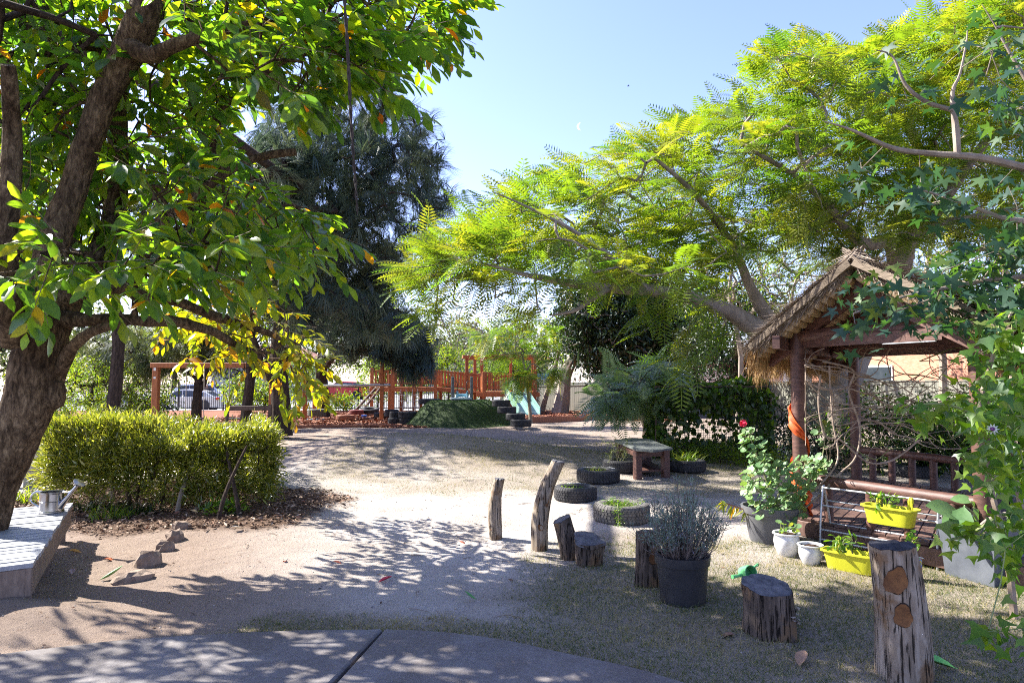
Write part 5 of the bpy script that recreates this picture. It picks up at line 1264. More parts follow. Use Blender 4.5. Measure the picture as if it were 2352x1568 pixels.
L_STAR = leaf_mat('leaf_star', [(0, (.022, .058, .045)), (.6, (.036, .08, .05)), (.85, (.06, .11, .035)), (1, (.12, .15, .025))], .35, .5, (2.6, 2.8, .5), .25)
L_VINE = leaf_mat('leaf_vine', [(0, (.05, .13, .02)), (.6, (.09, .18, .02)), (.9, (.16, .23, .02)), (1, (.06, .13, .04))], .45, .36, (2.6, 2.5, .4))
L_GER = leaf_mat('leaf_geranium', [(0, (.10, .20, .075)), (.6, (.15, .26, .10)), (.93, (.20, .29, .11)), (1, (.26, .26, .05))], .3, .5, (2.0, 2.0, .5))

def unit(a): return a / np.maximum(np.linalg.norm(a, axis=1, keepdims=True), 1e-9)
TWT = (np.array([(-.5, 0, -.3), (.5, 0, -.3), (0, 0, .6), (-.3, 1, -.2), (.3, 1, -.2), (0, 1, .4)]), np.array([(0, 1, 4, 3), (1, 2, 5, 4), (2, 0, 3, 5)]))
def twigs(parent, T, D, L, r, mat=TWIG, name='twig'):
    n = len(T); B = basis(D, rng.normal(size=(n, 3)), np.stack([np.full(n, 2 * r), np.full(n, 1.0) * L, np.full(n, 2 * r)], 1))
    o = scatter_obj(name, TWT, B, T, mat, parent); o['kind'] = 'stuff'
def leaf_sprays(T, D, L, nl, size, droop=.35, spread=.9, jitter=.25):
    """alternate leaves along a twig of length L from T in direction D"""
    n = len(T); side = unit(np.cross(D, np.array((0, 0, 1.)) + rng.normal(size=(n, 3)) * .35))
    Ts = []; Bs = []
    for k in range(nl):
        f = (k + .5) / nl; sg = 1 if k % 2 else -1
        p = T + D * (L * f)[:, None] - np.array((0, 0, 1.)) * (L * f * f * droop * .4)[:, None]
        last = k >= nl - 1
        ax = D * (.45 + .5 * f + (1.0 if last else 0)) + side * (0 if last else sg * spread) + np.array((0, 0, -droop)) + rng.normal(size=(n, 3)) * jitter
        nr = np.array((0, 0, 1.)) + rng.normal(size=(n, 3)) * .38 - side * sg * .15
        sc = size * (.72 + .5 * rng.random(n)) * (.8 + .35 * math.sin(PI * f))
        Ts.append(p); Bs.append(basis(unit(ax), nr, sc))
    return np.concatenate(Bs), np.concatenate(Ts)
def limbs_of(parent, specs, mat, name='limb', n=12, rough=.05, k=4):
    out = []
    for i, s in enumerate(specs):
        p, r = limb_px(s) if len(s[0]) == 4 else ([Vector(q[:3]) for q in s], [q[3] for q in s]); P_, R_ = smooth_path(p, r, k)
        MB().tube(P_, R_, n, rough=rough, seed=i + 5).build('trunk' if i == 0 else name, mat, parent, True); out.append((P_, R_))
    return out
def fix_end(D, out, w=.6): return unit(unit(D) * (1 - w) + out * w)

# ================================================================== BIG BROADLEAF TREE (left foreground)
bt = thing('broadleaf_tree', 'big leaning broadleaf tree with rough bark beside the grey platform', 'tree', (-4.15, 5.6, 0))
d0 = 5.6
specs = [
    [(-105, 1350, d0, 74), (-60, 1240, d0, 54), (-14, 1120, d0, 47), (34, 1010, d0, 47), (68, 930, d0, 52), (86, 850, d0, 54), (101, 770, d0, 50), (112, 700, d0, 44), (114, 640, d0, 37), (124, 550, d0, 32), (168, 440, d0 + .1, 30), (205, 320, d0 + .1, 27), (240, 225, d0 + .1, 30), (290, 125, d0 + .1, 34), (328, 40, d0, 34), (345, -60, d0, 30), (350, -220, d0 - .2, 24), (330, -420, d0 - .4, 14)],
    [(112, 760, d0, 44), (150, 690, d0 + .3, 34), (215, 600, d0 + .6, 27), (262, 500, d0 + .9, 23), (270, 400, d0 + .9, 21), (270, 300, d0 + .8, 21), (272, 210, d0 + .6, 20), (285, 120, d0 + .3, 18)],
    [(140, 850, d0, 16), (165, 800, d0 - .1, 13), (200, 768, d0 - .2, 11), (240, 752, d0 - .3, 10), (290, 742, d0 - .3, 7)],
    [(130, 730, d0, 24), (205, 735, d0 - .1, 13), (275, 733, d0 - .1, 12), (342, 738, d0, 12), (400, 738, d0 + .3, 12), (444, 748, d0 + .5, 11), (490, 762, d0 + .8, 10), (520, 779, d0 + 1, 9), (560, 800, d0 + 1.3, 6), (620, 810, d0 + 1.6, 3)],
    [(130, 690, d0, 26), (200, 665, d0, 18), (280, 660, d0 + .2, 15), (340, 685, d0 + .4, 13), (400, 690, d0 + .6, 12), (479, 721, d0 + 1, 11), (540, 740, d0 + 1.3, 10), (609, 762, d0 + 1.6, 8), (680, 790, d0 + 2, 4)],
    [(300, 110, d0, 24), (349, 127, d0 - .1, 18), (397, 106, d0 - .2, 16), (479, 79, d0 - .2, 12), (560, 60, d0 - .3, 10), (700, 20, d0 - .1, 8), (820, -10, d0 + .2, 6), (900, 20, d0 + .4, 4)],
    [(262, 520, d0 + .9, 18), (310, 545, d0 + .7, 15), (349, 527, d0 + .6, 14), (427, 468, d0 + .6, 12), (500, 410, d0 + .7, 10), (564, 373, d0 + .9, 9), (620, 356, d0 + 1, 9), (680, 349, d0 + 1.1, 8)],
    [(30, 780, d0 - .3, 30), (20, 700, d0 - .5, 28), (10, 560, d0 - .6, 25), (25, 430, d0 - .6, 22), (28, 300, d0 - .6, 18), (20, 150, d0 - .8, 14)],
]
_p, _r = limb_px(specs[0]); _mb, _p, _r = bark_tube(_p, _r, 56, .035, .14); _mb.build('trunk', BARK, bt, True)
bl_limbs = [(_p[::6] + [_p[-1]], _r[::6] + [_r[-1]])]
for _i, _s in enumerate(specs[1:]):
    _p, _r = limb_px(_s); _mb, _p, _r = bark_tube(_p, _r, 22, .05, .16, _i * 3.1); _mb.build('limb', BARK, bt, True); bl_limbs.append((_p[::5] + [_p[-1]], _r[::5] + [_r[-1]]))
# bump on the trunk's right side
bmb = MB().lathe([(.0, -.15), (.05, -.13), (.085, -.09), (.10, -.03), (.105, .03), (.085, .09), (.05, .13), (.0, .16)], P(118, 905, d0), 20)
bmb.v = [tuple(Vector(q) + (Vector(q) - P(118, 905, d0)) * .25 * mnoise.noise(Vector(q) * 14)) for q in bmb.v]; bmb.build('burl', BARK, bt, True)
PA = [(-60, -60), (600, -60), (600, 200), (500, 300), (520, 400), (620, 455), (730, 485), (800, 530), (740, 570), (660, 585), (590, 610), (520, 650), (400, 650), (300, 670), (200, 640), (100, 660), (40, 620), (-60, 660)]
PA2 = [(620, -60), (900, -60), (875, 130), (885, 240), (840, 215), (770, 160), (700, 220), (640, 235)]
PB = [(380, 700), (470, 680), (620, 680), (700, 750), (740, 830), (715, 905), (650, 900), (620, 850), (540, 850), (470, 810), (400, 770)]
PC = [(850, -40), (1075, -12), (1000, 20), (1000, 80), (950, 150), (905, 110), (870, 60)]
Tt = np.concatenate([clumpify(sample_px(PA, 5.75, 6.9, 560), 1.3, .68), clumpify(sample_px([(430, -60), (600, -60), (600, 200), (500, 300), (520, 400), (620, 455), (760, 485), (840, 530), (760, 570), (660, 585), (590, 610), (520, 640), (430, 640)], 6.2, 7.4, 170), 1.3, .68, 3), sample_px(PA2, 4.6, 5.8, 60), sample_px([(370, -60), (640, -60), (640, 240), (450, 120), (380, 60)], 4.5, 5.6, 40), sample_px([(300, 380), (500, 400), (620, 520), (600, 620), (350, 640), (300, 500)], 4.8, 5.8, 44), sample_px([(-60, 560), (300, 540), (600, 560), (600, 640), (-60, 660)], 4.3, 5.3, 46), sample_px(PA2, 5.0, 6.6, 64), sample_px(PC, 5.6, 6.4, 34),
                     # crown above and beyond the frame, which shades the lawn and the path
                     ])
Tb = sample_px(PB, 6.6, 8.4, 74)
over = np.concatenate([sample_ell((-2.9, 5.4, 5.4), (2.4, 1.4, .9), 50), sample_ell((-4.4, 5.0, 3.9), (1.3, 1.5, .9), 60)])
px, py, w = projn(over); over = over[~((py > -90) & (px > -100) & (px < 2450) & (w > 0))]
allT = np.concatenate([Tt, Tb, over])
ends = grow([(p, r) for p, r in bl_limbs], allT, .0042, 4, .44, .05, .08, 'branch', BARK, bt)
hub = np.array((-3.6, 5.8, 3.0)); D = fix_end(ends, unit(allT - hub + np.array((0, 0, -.3))), .45) + rng.normal(size=allT.shape) * .25 + np.array((0, 0, -.12)); D = unit(D)
L = .26 + .22 * rng.random(len(allT)); twigs(bt, allT, D, L[:, None].ravel(), .0028)
nT, nB_ = len(Tt), len(Tb)
Ba, Ta = leaf_sprays(allT[:nT], D[:nT], L[:nT], 10, .165, .38)
foliage(bt, LEAF_BROAD, Ba, Ta, L_BROAD, 300, 'foliage', LEAF_MED)
Bb, Tb2 = leaf_sprays(allT[nT:nT + nB_], D[nT:nT + nB_], L[nT:nT + nB_], 11, .125, .35); o = scatter_obj('yellowing_foliage', LEAF_MED, Bb, Tb2, L_YEL, bt); o['kind'] = 'stuff'
Bc, Tc2 = leaf_sprays(allT[nT + nB_:], D[nT + nB_:], L[nT + nB_:], 8, .15, .4); o = scatter_obj('upper_foliage', LEAF_LOW, Bc, Tc2, L_BROAD, bt); o['kind'] = 'stuff'
# dead curled leaf caught in the crown
c_ = P(945, 0, 5)

# second tree at far left, leaning dark stem cutting the corner
t2 = thing('leaning_tree', 'dark leaning tree trunk cut off by the top left corner', 'tree', (-5.5, 4.9, 0))
l2 = limbs_of(t2, [[(-5.6, 4.9, -.1, .2), (-5.2, 4.9, 1.2, .17), (-4.6, 4.8, 2.4, .14), (-3.75, 4.5, 3.3, .11), (-3.25, 4.4, 4.2, .09), (-3.1, 4.3, 5.4, .07)], [(-4.6, 4.8, 2.4, .1), (-5.0, 5.6, 3.4, .08), (-5.4, 6.2, 4.4, .06)], [(-3.6, 4.5, 3.5, .07), (-3.1, 4.9, 4.3, .06), (-2.6, 4.8, 5.2, .05)]], BARKD, 'limb', 14, .06)
T = np.concatenate([sample_ell((-5.6, 5.6, 4.3), (1.6, 1.6, 1.1), 110), sample_ell((-3.6, 3.6, 5.2), (1.7, 1.2, .7), 80), sample_px([(-80, -80), (330, -80), (300, 200), (200, 330), (60, 430), (-80, 560)], 5.6, 6.8, 110)])
px, py, w = projn(T); T = T[~((px > 380) & (py > -60) & (px < 2400) & (w > 0))]
E = grow(l2, T, .004, 4, .44, .05, .05, 'branch', BARKD, t2); D = unit(unit(E) + rng.normal(size=T.shape) * .5 + np.array((0, 0, -.3)))
L = .3 + .2 * rng.random(len(T)); B, TT = leaf_sprays(T, D, L, 10, .14, .4); foliage(t2, LEAF_MED, B, TT, L_BROAD, 0, 'foliage'); twigs(t2, T, D, L, .003)
# hanging rope / liana
vn = thing('hanging_rope', 'thin dark twisted rope hanging from the tree crown against the sky', 'rope', P(805, 250, 4.3))
pts = [P(x, y, 4.3) for x, y in ((786, -60), (795, 60), (800, 150), (805, 250), (811, 350), (817, 430), (821, 492))]; pp, rr = smooth_path(pts, [.008, .009, .009, .008, .007, .006, .003], 8)
for s in (0, 1): MB().tube([p + Vector((math.cos(i * .9 + s * PI), math.sin(i * .9 + s * PI), 0)) * .006 for i, p in enumerate(pp)], [r * .75 for r in rr], 6).build('strand', M('rope_dark', (.02, .015, .012), (.06, .045, .035), 30, .9, .3), vn, True)

# ================================================================== CASUARINAS
def needle_tree(root, limbs, T, mat, nb, Ln, wmul=1.0, up_=.35, barkm=BARKD, hubz=None, rt=.010):
    E = grow(limbs, T, rt, 4, .45, .12, .06, 'branch', barkm, root); E = unit(E)
    tv, tf = NEEDLES; tv = tv.copy(); 
    n = len(T); Ts = []; Bs = []
    for k in range(nb):
        f = k / nb; p = T - E * (f * .7)[..., None] if np.ndim(f) else T - E * (f * .8) + rng.normal(size=T.shape) * .12
        ax = unit(E * .7 + rng.normal(size=T.shape) * .55 + np.array((0, 0, up_)))
        Ts.append(p); Bs.append(basis(ax, np.array((0, 0, 1.)) + rng.normal(size=T.shape) * .2, np.stack([np.full(n, Ln * wmul), Ln * (.7 + .6 * rng.random(n)), np.full(n, Ln)], 1)))
    o = scatter_obj('crown', (tv, tf), np.concatenate(Bs), np.concatenate(Ts), mat, root, np.tile(rng.random(n), nb)); o['kind'] = 'stuff'
ct = thing('casuarina_tree', 'tall blue green needle leaved tree with a dark trunk behind the hedge', 'tree', (X(645, 19.5), 19.5, 0))
dC = 19.5
cl = limbs_of(ct, [[(645, 1000, dC, 27), (645, 940, dC, 22), (642, 880, dC, 20), (640, 800, dC, 18), (650, 700, dC, 15), (680, 560, dC, 13), (720, 420, dC, 11), (770, 280, dC, 8), (820, 120, dC, 4), (840, 60, dC, 2)],
                   [(643, 890, dC, 14), (622, 865, dC - .3, 12), (602, 845, dC - .5, 11), (590, 800, dC - .8, 7), (570, 740, dC - 1, 4)],
                   [(655, 690, dC, 9), (720, 600, dC + .5, 6), (800, 520, dC + 1, 4), (900, 470, dC + 1, 2)], [(690, 540, dC, 8), (760, 500, dC - .5, 6), (860, 400, dC - 1, 4), (960, 350, dC - 1, 2)],
                   [(730, 400, dC, 7), (660, 320, dC + .5, 5), (620, 250, dC + 1, 3)], [(745, 350, dC, 7), (840, 300, dC, 5), (900, 250, dC, 2)], [(648, 740, dC, 7), (740, 720, dC - .5, 5), (840, 700, dC - 1, 3), (930, 720, dC - 1, 2)]], BARKD, 'limb', 10, .05, 3)
PCs = [(575, 470), (600, 330), (640, 200), (740, 140), (880, 130), (905, 190), (925, 270), (985, 260), (1000, 330), (1015, 400), (1045, 460), (1010, 520), (940, 560), (960, 620), (900, 650), (820, 600), (740, 640), (660, 640), (620, 560)]
T = np.concatenate([clumpify(sample_px(PCs, dC - 3.4, dC + 2.2, 760), 2.0, .58, 4), sample_px([(640, 640), (760, 650), (900, 690), (960, 760), (940, 800), (820, 760), (700, 780), (640, 760)], dC - 4, dC + 1, 90)])
needle_tree(ct, cl, T, L_CAS, 13, .50, 1.5)
c2 = thing('casuarina_tree', 'drooping dark needle tree with its trunk by the silver rails', 'tree', (X(743, 31), 31, 0))
cl = limbs_of(c2, [[(743, 962, 31, 16), (741, 900, 31, 14), (738, 850, 31, 13), (750, 760, 31, 11), (770, 640, 31, 8), (790, 520, 31, 4)], [(740, 850, 31, 8), (800, 790, 30, 6), (880, 780, 29, 4), (960, 800, 28.6, 2)], [(745, 780, 31, 7), (690, 740, 31, 4), (640, 760, 31, 2)], [(752, 740, 31, 7), (840, 720, 29, 5), (920, 770, 28.3, 3)]], BARKD, 'limb', 8, .05, 3)
T = np.concatenate([sample_px([(700, 770), (760, 690), (900, 700), (990, 760), (1005, 820), (990, 862), (960, 870), (900, 830), (820, 810), (760, 800)], 27.5, 30, 170), sample_px([(640, 640), (860, 560), (960, 640), (960, 760), (640, 800)], 29, 33, 90)])
needle_tree(c2, cl, T, L_CAS, 12, .62, 1.7, -.25)
c4 = thing('casuarina_tree', 'tall needle leaved tree behind the forked dark trunk over the swings', 'tree', (-8.3, 24.6, 0)); e4 = 24.6
cl = limbs_of(c4, [[(X_ * FPX / e4 + CXP, y_, e4, r_) for X_, y_, r_ in ((-8.3, 985, 16), (-8.35, 860, 14), (-8.2, 740, 12), (-7.9, 600, 9), (-7.6, 440, 6), (-7.4, 300, 3))]], BARKD, 'limb', 8, .05, 3)
c5 = thing('casuarina_tree', 'needle leaved tree standing behind the hedge left of the forked dark trunk', 'tree', (-7.9, 17.2, 0))
cl5 = limbs_of(c5, [[(-7.9, 17.2, -.1, .17), (-7.8, 17.2, 1.5, .15), (-7.3, 17.1, 3.2, .12), (-6.4, 17, 4.8, .09), (-5.6, 16.9, 6.4, .05)]], BARKD, 'limb', 9, .06, 4)
needle_tree(c5, cl5, clumpify(np.concatenate([sample_ell((-5.9, 16.8, 6.2), (2.4, 2.0, 1.5), 330), sample_ell((-8.3, 18.4, 5.6), (2.4, 2.2, 1.4), 260)]), 1.8, .66, 5), L_CAS, 12, .5, 1.5)
T = clumpify(np.concatenate([sample_ell((-4.6, 22.0, 5.2), (2.0, 1.5, 1.3), 110), sample_ell((-8.2, 24.2, 6.2), (2.3, 2.4, 2.6), 330), sample_ell((-5.6, 22.5, 4.6), (1.7, 1.8, 1.0), 110)]), 2.2, .72, 8)
needle_tree(c4, cl, T, L_CAS, 12, .55, 1.6)
c3 = thing('casuarina_tree', 'pale drooping needle tree whose slim forked trunk stands before the cream car', 'tree', (X(452, 24), 24, 0))
cl = limbs_of(c3, [[(450, 965, 24, 13), (452, 930, 24, 11), (455, 885, 24, 9), (460, 840, 24, 8), (466, 780, 24, 6), (470, 700, 24, 4)], [(452, 905, 24, 6), (470, 880, 24, 5), (480, 820, 24, 4), (500, 740, 24, 2)], [(455, 872, 24, 5), (420, 850, 23.8, 3), (370, 842, 23.5, 2)]], BARKD, 'limb', 8, .05, 3)
T = np.concatenate([sample_px([(350, 770), (400, 720), (500, 710), (560, 780), (540, 850), (470, 830), (400, 850), (350, 840)], 23, 25, 110), sample_px([(160, 770), (330, 740), (360, 800), (340, 860), (200, 850)], 22, 24, 70)])
needle_tree(c3, cl, T, L_CASY, 11, .5, 1.4, -.35)
# ================================================================== FEATHERY SHADE TREE
pn = thing('feathery_tree', 'wide spreading feathery tree whose pale limbs arch over the lawn behind the hut', 'tree', (X(1932, 13), 13, 0))
e = 13.0
specs = [[(1935, 1110, e, 34), (1932, 1020, e, 26), (1935, 930, e, 24), (1960, 830, e, 25), (2010, 720, e, 24), (2060, 620, e - .3, 22), (2083, 552, e - .6, 18), (2123, 517, e - .8, 14), (2180, 440, e - 1, 11), (2260, 330, e - 1.4, 8), (2352, 250, e - 1.8, 6)],
         [(1945, 870, e, 26), (1880, 830, e, 24), (1810, 790, e - .1, 22), (1735, 752, e - .2, 19), (1680, 718, e - .4, 15), (1633, 700, e - .6, 13), (1579, 681, e - .9, 12), (1493, 667, e - 1.3, 11), (1425, 664, e - 1.6, 9), (1322, 652, e - 2, 7), (1230, 636, e - 2.3, 5), (1130, 610, e - 2.6, 2), (1060, 600, e - 2.8, .7)],
         [(1400, 664, e - 1.7, 5), (1391, 667, e - 1.8, 6), (1357, 688, e - 2, 5), (1322, 712, e - 2.2, 4), (1268, 724, e - 2.4, 1.6)],
         [(1480, 660, e - 1.4, 8), (1450, 632, e - 1.5, 8), (1425, 609, e - 1.6, 7), (1391, 582, e - 1.8, 6), (1300, 520, e - 2.2, 3.4), (1200, 470, e - 2.6, 2), (1130, 440, e - 2.8, .7)],
         [(1830, 800, e, 17), (1769, 735, e, 14), (1735, 681, e - .1, 11), (1718, 647, e - .1, 9), (1680, 560, e - .3, 7), (1600, 450, e - .6, 5), (1500, 360, e - 1, 3)],
         [(2060, 620, e - .3, 14), (2045, 558, e - .5, 13), (1994, 561, e - .8, 11), (1953, 537, e - 1, 8), (1900, 470, e - 1.4, 7), (1820, 400, e - 1.6, 5), (1700, 330, e - 2, 3)],
         [(2060, 600, e - .3, 13), (2103, 525, e, 12), (2123, 443, e, 11), (2127, 409, e, 10), (2090, 300, e - .2, 8), (2010, 220, e - .3, 5), (1900, 180, e - .4, 3)],
         [(2127, 409, e, 9), (2200, 340, e + .2, 7), (2260, 240, e + .2, 5), (2300, 120, e + .2, 3)],
         [(2123, 517, e - .8, 9), (2240, 500, e - 1, 7), (2352, 470, e - 1.2, 5)]]
specs = [[(a, b, (d - .9 if 1100 < a < 1640 else d), r * 1.25) for a, b, d, r in s_] for s_ in specs]
pl_l = limbs_of(pn, specs, BARKG, 'limb', 12, .05, 4)
P1 = [(935, 620), (990, 530), (1100, 470), (1200, 415), (1290, 385), (1400, 345), (1480, 295), (1600, 270), (1700, 235), (1760, 200), (1735, 170), (1800, 100), (1900, 90), (2000, 115), (2100, 60), (2200, 30), (2352, -10), (2440, -20), (2440, 620), (2250, 560), (2120, 560), (1990, 545), (1900, 540), (1760, 600), (1650, 600), (1480, 600), (1360, 590), (1250, 580), (1150, 580), (1080, 580), (1010, 640), (950, 700)]
T = np.concatenate([clumpify(sample_px(P1, e - 2.7, e + 2.8, 1500), 1.4, .76, 9), sample_px([(940, 600), (1050, 560), (1250, 620), (1280, 720), (1150, 760), (1000, 720), (950, 760)], 10.2, 11.6, 30),
                    sample_px([(1480, 640), (1660, 640), (1690, 740), (1640, 840), (1560, 850), (1500, 760), (1450, 700), (1300, 700), (1250, 660)], 9.6, 11.4, 14), sample_px([(1850, 480), (2120, 480), (2100, 600), (1850, 640)], e, e + 3, 50), sample_px([(960, 570), (1200, 520), (1480, 590), (1660, 620), (1640, 670), (1450, 650), (1300, 650), (1100, 640)], e - 3.8, e - 1, 85)])
E = grow(pl_l, T, .0058, 4, .44, .032, .05, 'branch', BARKG, pn)
def feather(root, T, E, nf, Lf, mat, tmpl=FROND, wind=(-.75, -.25, .02), name='crown', mix=.55, parts=0):
    n = len(T); Ts = []; Bs = []; E = unit(E); W_ = np.array(wind)
    for k in range(nf):
        ax = unit(E * (1 - mix) + W_ * mix + rng.normal(size=T.shape) * np.array((.36, .42, .2)) + np.array((0, 0, .05))); p = T + rng.normal(size=T.shape) * .05 - E * .12 * (k % 3)
        s = Lf * (.55 + .85 * rng.random(n)); Ts.append(p); Bs.append(basis(ax, np.array((0, 0, 1.)) + rng.normal(size=T.shape) * .2, s))
    B, TT = np.concatenate(Bs), np.concatenate(Ts)
    if parts: foliage(root, tmpl, B, TT, mat, parts, name, minpx=60)
    else: o = scatter_obj(name, tmpl, B, TT, mat, root, np.tile(rng.random(n) * .7, nf) + rng.random(n * nf) * .3); o['kind'] = 'stuff'
feather(pn, T, E, 7, .52, L_FEA, FROND, (-.85, -.25, .05), 'crown', .62)
# long green seed pods hanging under the limbs
for (x, y, l) in ((1291, 625, .42), (1329, 825, .3), (1423, 495, .22), (2040, 310, .25), (1700, 560, .25), (1560, 500, .2)):
    a = P(x, y - 25, 10.6); MB().tube([a, a - Vector((.01, 0, l * .5)), a - Vector((-.01, 0, l))], [.008, .017, .004], 6).build('seed_pod', L_SHRUB, pn, True)
# small feathery tree by the vine cage
sf = thing('feathery_tree', 'small feathery tree with a stout twisted trunk just left of the vine cage', 'tree', (X(1487, 19.5), 19.5, 0))
q = 19.5
fl = limbs_of(sf, [[(1490, 1010, q, 16), (1488, 985, q, 11), (1482, 960, q, 11), (1478, 940, q, 12), (1465, 915, q - .5, 9), (1450, 880, q - 1.5, 6), (1430, 850, q - 2.5, 4)], [(1480, 942, q, 9), (1500, 915, q - .6, 7), (1520, 880, q - 1.5, 5), (1540, 840, q - 3, 3)], [(1465, 915, q - .5, 5), (1430, 905, q - 2.5, 4), (1390, 900, q - 4, 3)]], BARKD, 'limb', 10, .08, 3)
T = np.concatenate([sample_px([(1350, 920), (1400, 860), (1500, 820), (1560, 830), (1590, 870), (1550, 920), (1500, 930), (1450, 950), (1400, 940)], 13.2, 17.5, 90)])
E = grow(fl, T, .006, 4, .45, .05, .1, 'branch', BARKD, sf); feather(sf, T, E, 7, .50, leaf_mat('leaf_sunlit_feather', [(0, (.14, .22, .13)), (.6, (.20, .28, .17)), (1, (.22, .27, .10))], .4, .35, (2.0, 2.0, .8), .6), FROND_NEAR, (-.55, -.35, -.15))  # pale blue-green leaf colour, lightened to stand in for sunlight on the fronds
# sapling in front of the slide
sp = thing('sapling', 'thin feathery sapling growing in front of the green slide', 'tree', (X(1218, 24), 24, 0))
fl = limbs_of(sp, [[(1219, 972, 25, 4.5), (1216, 930, 25, 3.5), (1211, 890, 25, 3), (1206, 860, 25, 2.8), (1200, 815, 25, 2)], [(1206, 856, 25, 2), (1188, 850, 25, 1.5), (1176, 865, 24.8, 1)], [(1207, 855, 25, 2), (1222, 835, 25, 1.5), (1240, 845, 25, 1)]], BARKG, 'limb', 6, .03, 3)
T = np.concatenate([sample_px([(1165, 855), (1200, 850), (1250, 850), (1300, 830), (1300, 870), (1230, 880), (1180, 885)], 24, 25.5, 26), sample_px([(1095, 760), (1220, 700), (1300, 760), (1250, 810), (1120, 830), (1090, 830)], 24, 26, 50)])
E = grow(fl, T, .005, 4, .45, .03, .1, 'branch', BARKG, sp); feather(sp, T, E, 6, .6, L_FEA, FROND, (-.3, -.2, -.3))

# ================================================================== BACKGROUND TREES AND SHRUBS
def bush_tree(name, label, cat, base, trunk, ells, ntarget, nleaf, size, mat, bark=BARKG, tmpl=LEAF_LOW, group=None, clump=(1.4, .75), rt=.012, droop=.3, r0=.12, zbase=None):
    """base (x,y); trunk: list of (dx,dy,z,r); ells: [(cx,cy,cz),(rx,ry,rz)] relative to base"""
    g = gnd(*base) if zbase is None else zbase; r = thing(name, label, cat, (base[0], base[1], g), group=group)
    pts = [Vector((base[0] + a, base[1] + b, g + c)) for a, b, c, _ in trunk]; P_, R_ = smooth_path(pts, [t[3] for t in trunk], 3); MB().tube(P_, R_, 8, rough=.06).build('trunk', bark, r, True)
    T = []; tot = sum(q[1][0] * q[1][1] * q[1][2] for q in ells) ** 1.0
    for c, rad in ells: T.append(sample_ell((base[0] + c[0], base[1] + c[1], g + c[2]), rad, max(3, int(ntarget * (rad[0] * rad[1] * rad[2]) / tot)), .3))
    T = clumpify(np.concatenate(T), *clump, seed=int(abs(base[0] * 10)) + 1); T = T[T[:, 2] > g + .05]
    E = unit(grow([(P_, R_)], T, rt, 3, .45, r0, .05, 'branch', bark, r)); n = len(T); Ts = []; Bs = []
    for k in range(nleaf):
        Ts.append(T + rng.normal(size=T.shape) * size * 1.5); ax = unit(E * .3 + rng.normal(size=T.shape) * .7 + np.array((0, 0, -droop))); Bs.append(basis(ax, np.array((0, 0, 1.)) + rng.normal(size=T.shape) * .6, size * (.7 + .6 * rng.random(n))))
    o = scatter_obj('crown', tmpl, np.concatenate(Bs), np.concatenate(Ts), mat, r); o['kind'] = 'stuff'; return r
def W(px, d, y0=0): return (X(px, d), d)
# dark dense tree behind the slide mulch with its grey leaning trunks
dk_ = bush_tree('evergreen_tree', 'dark dense evergreen tree with a thick grey leaning trunk by the board fence', 'tree', W(1283, 35), [(0, 0, -.2, .52), (.15, .1, .5, .42), (.25, .2, 1.2, .36), (.5, .4, 2.3, .32), (1.6, .5, 4, .25)], [((3.6, -.5, 4.6), (3.7, 2.2, 3.3)), ((2.0, -.5, 5.2), (2.2, 2, 2.5)), ((5.6, -1.0, 3.6), (2.4, 1.8, 2.0))], 1500, 22, .24, L_DARK, BARKG, LEAF_LOW, None, (2, .97), .016)
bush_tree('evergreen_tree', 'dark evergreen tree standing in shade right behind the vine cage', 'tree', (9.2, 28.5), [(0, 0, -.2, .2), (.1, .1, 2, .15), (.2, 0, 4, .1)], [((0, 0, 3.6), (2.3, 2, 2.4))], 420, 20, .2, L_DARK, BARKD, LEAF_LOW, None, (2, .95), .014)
bush_tree('leaning_trunk_tree', 'slim grey tree leaning left of the thick trunk by the board fence', 'tree', W(1243, 36.5), [(0, 0, -.1, .16), (.3, .1, 1, .13), (.7, .2, 2.2, .11), (1.0, .2, 3.4, .08)], [((.9, 0, 3.9), (1.1, .8, .8))], 60, 14, .18, L_GUM, BARKG, clump=(1, .8))
gg = 'thin light trees beyond the fort'
for i, (px, d, h, lb) in enumerate(((1000, 48, 8.5, 'tall thin gum tree with open crown left of the sky gap over the fort'), (1085, 54, 8.0, 'open gum tree with forked grey limbs right above the fort roof'), (1150, 58, 7.0, 'light green gum tree behind the slide'), (930, 56, 7.2, 'loose green tree showing between the needle trees'))):
    bush_tree('gum_tree', lb, 'tree', W(px, d), [(0, 0, -.5, .16), (.3, 0, h * .35, .13), (-.2, 0, h * .6, .1), (.5, 0, h * .85, .05)], [((0, 0, h * .68), (2.6, 2, h * .26)), ((1.0, 0, h * .45), (2.0, 1.5, h * .14))], 190, 13, .24, L_GUM, BARKG, group=gg, clump=(1.6, .6), rt=.02)
sg = 'shrubs along the picket fence'
sh = [(560, 37, 1.9, L_SHRUB, 'yellow green shrub against the fence right of the cream car'), (610, 36, 1.6, L_SHRUB, 'bright low shrub left of the forked dark trunk'), (688, 38, 3.3, L_SHRUB, 'tall leafy shrub behind the left orange rail posts'), (790, 38.4, .8, L_SHRUB, 'small sunlit shrub below the red car'), (868, 38.2, 3.0, L_SHRUB, 'bright upright shrub between the red car and the ladder'), (950, 40.5, 3.5, L_SHRUB, 'leafy shrub seen through the fort left deck'), (1030, 41, 4.0, L_SHRUB, 'leafy shrub above the sloping bridge'), (1110, 42, 3.6, L_SHRUB, 'shrub behind the fort roof frame'),
      (1180, 43, 4.2, L_SHRUB, 'shrub behind the slide deck'), (345, 26, 1.15, L_DARK, 'dark glossy shrub at the foot of the left swing post')]
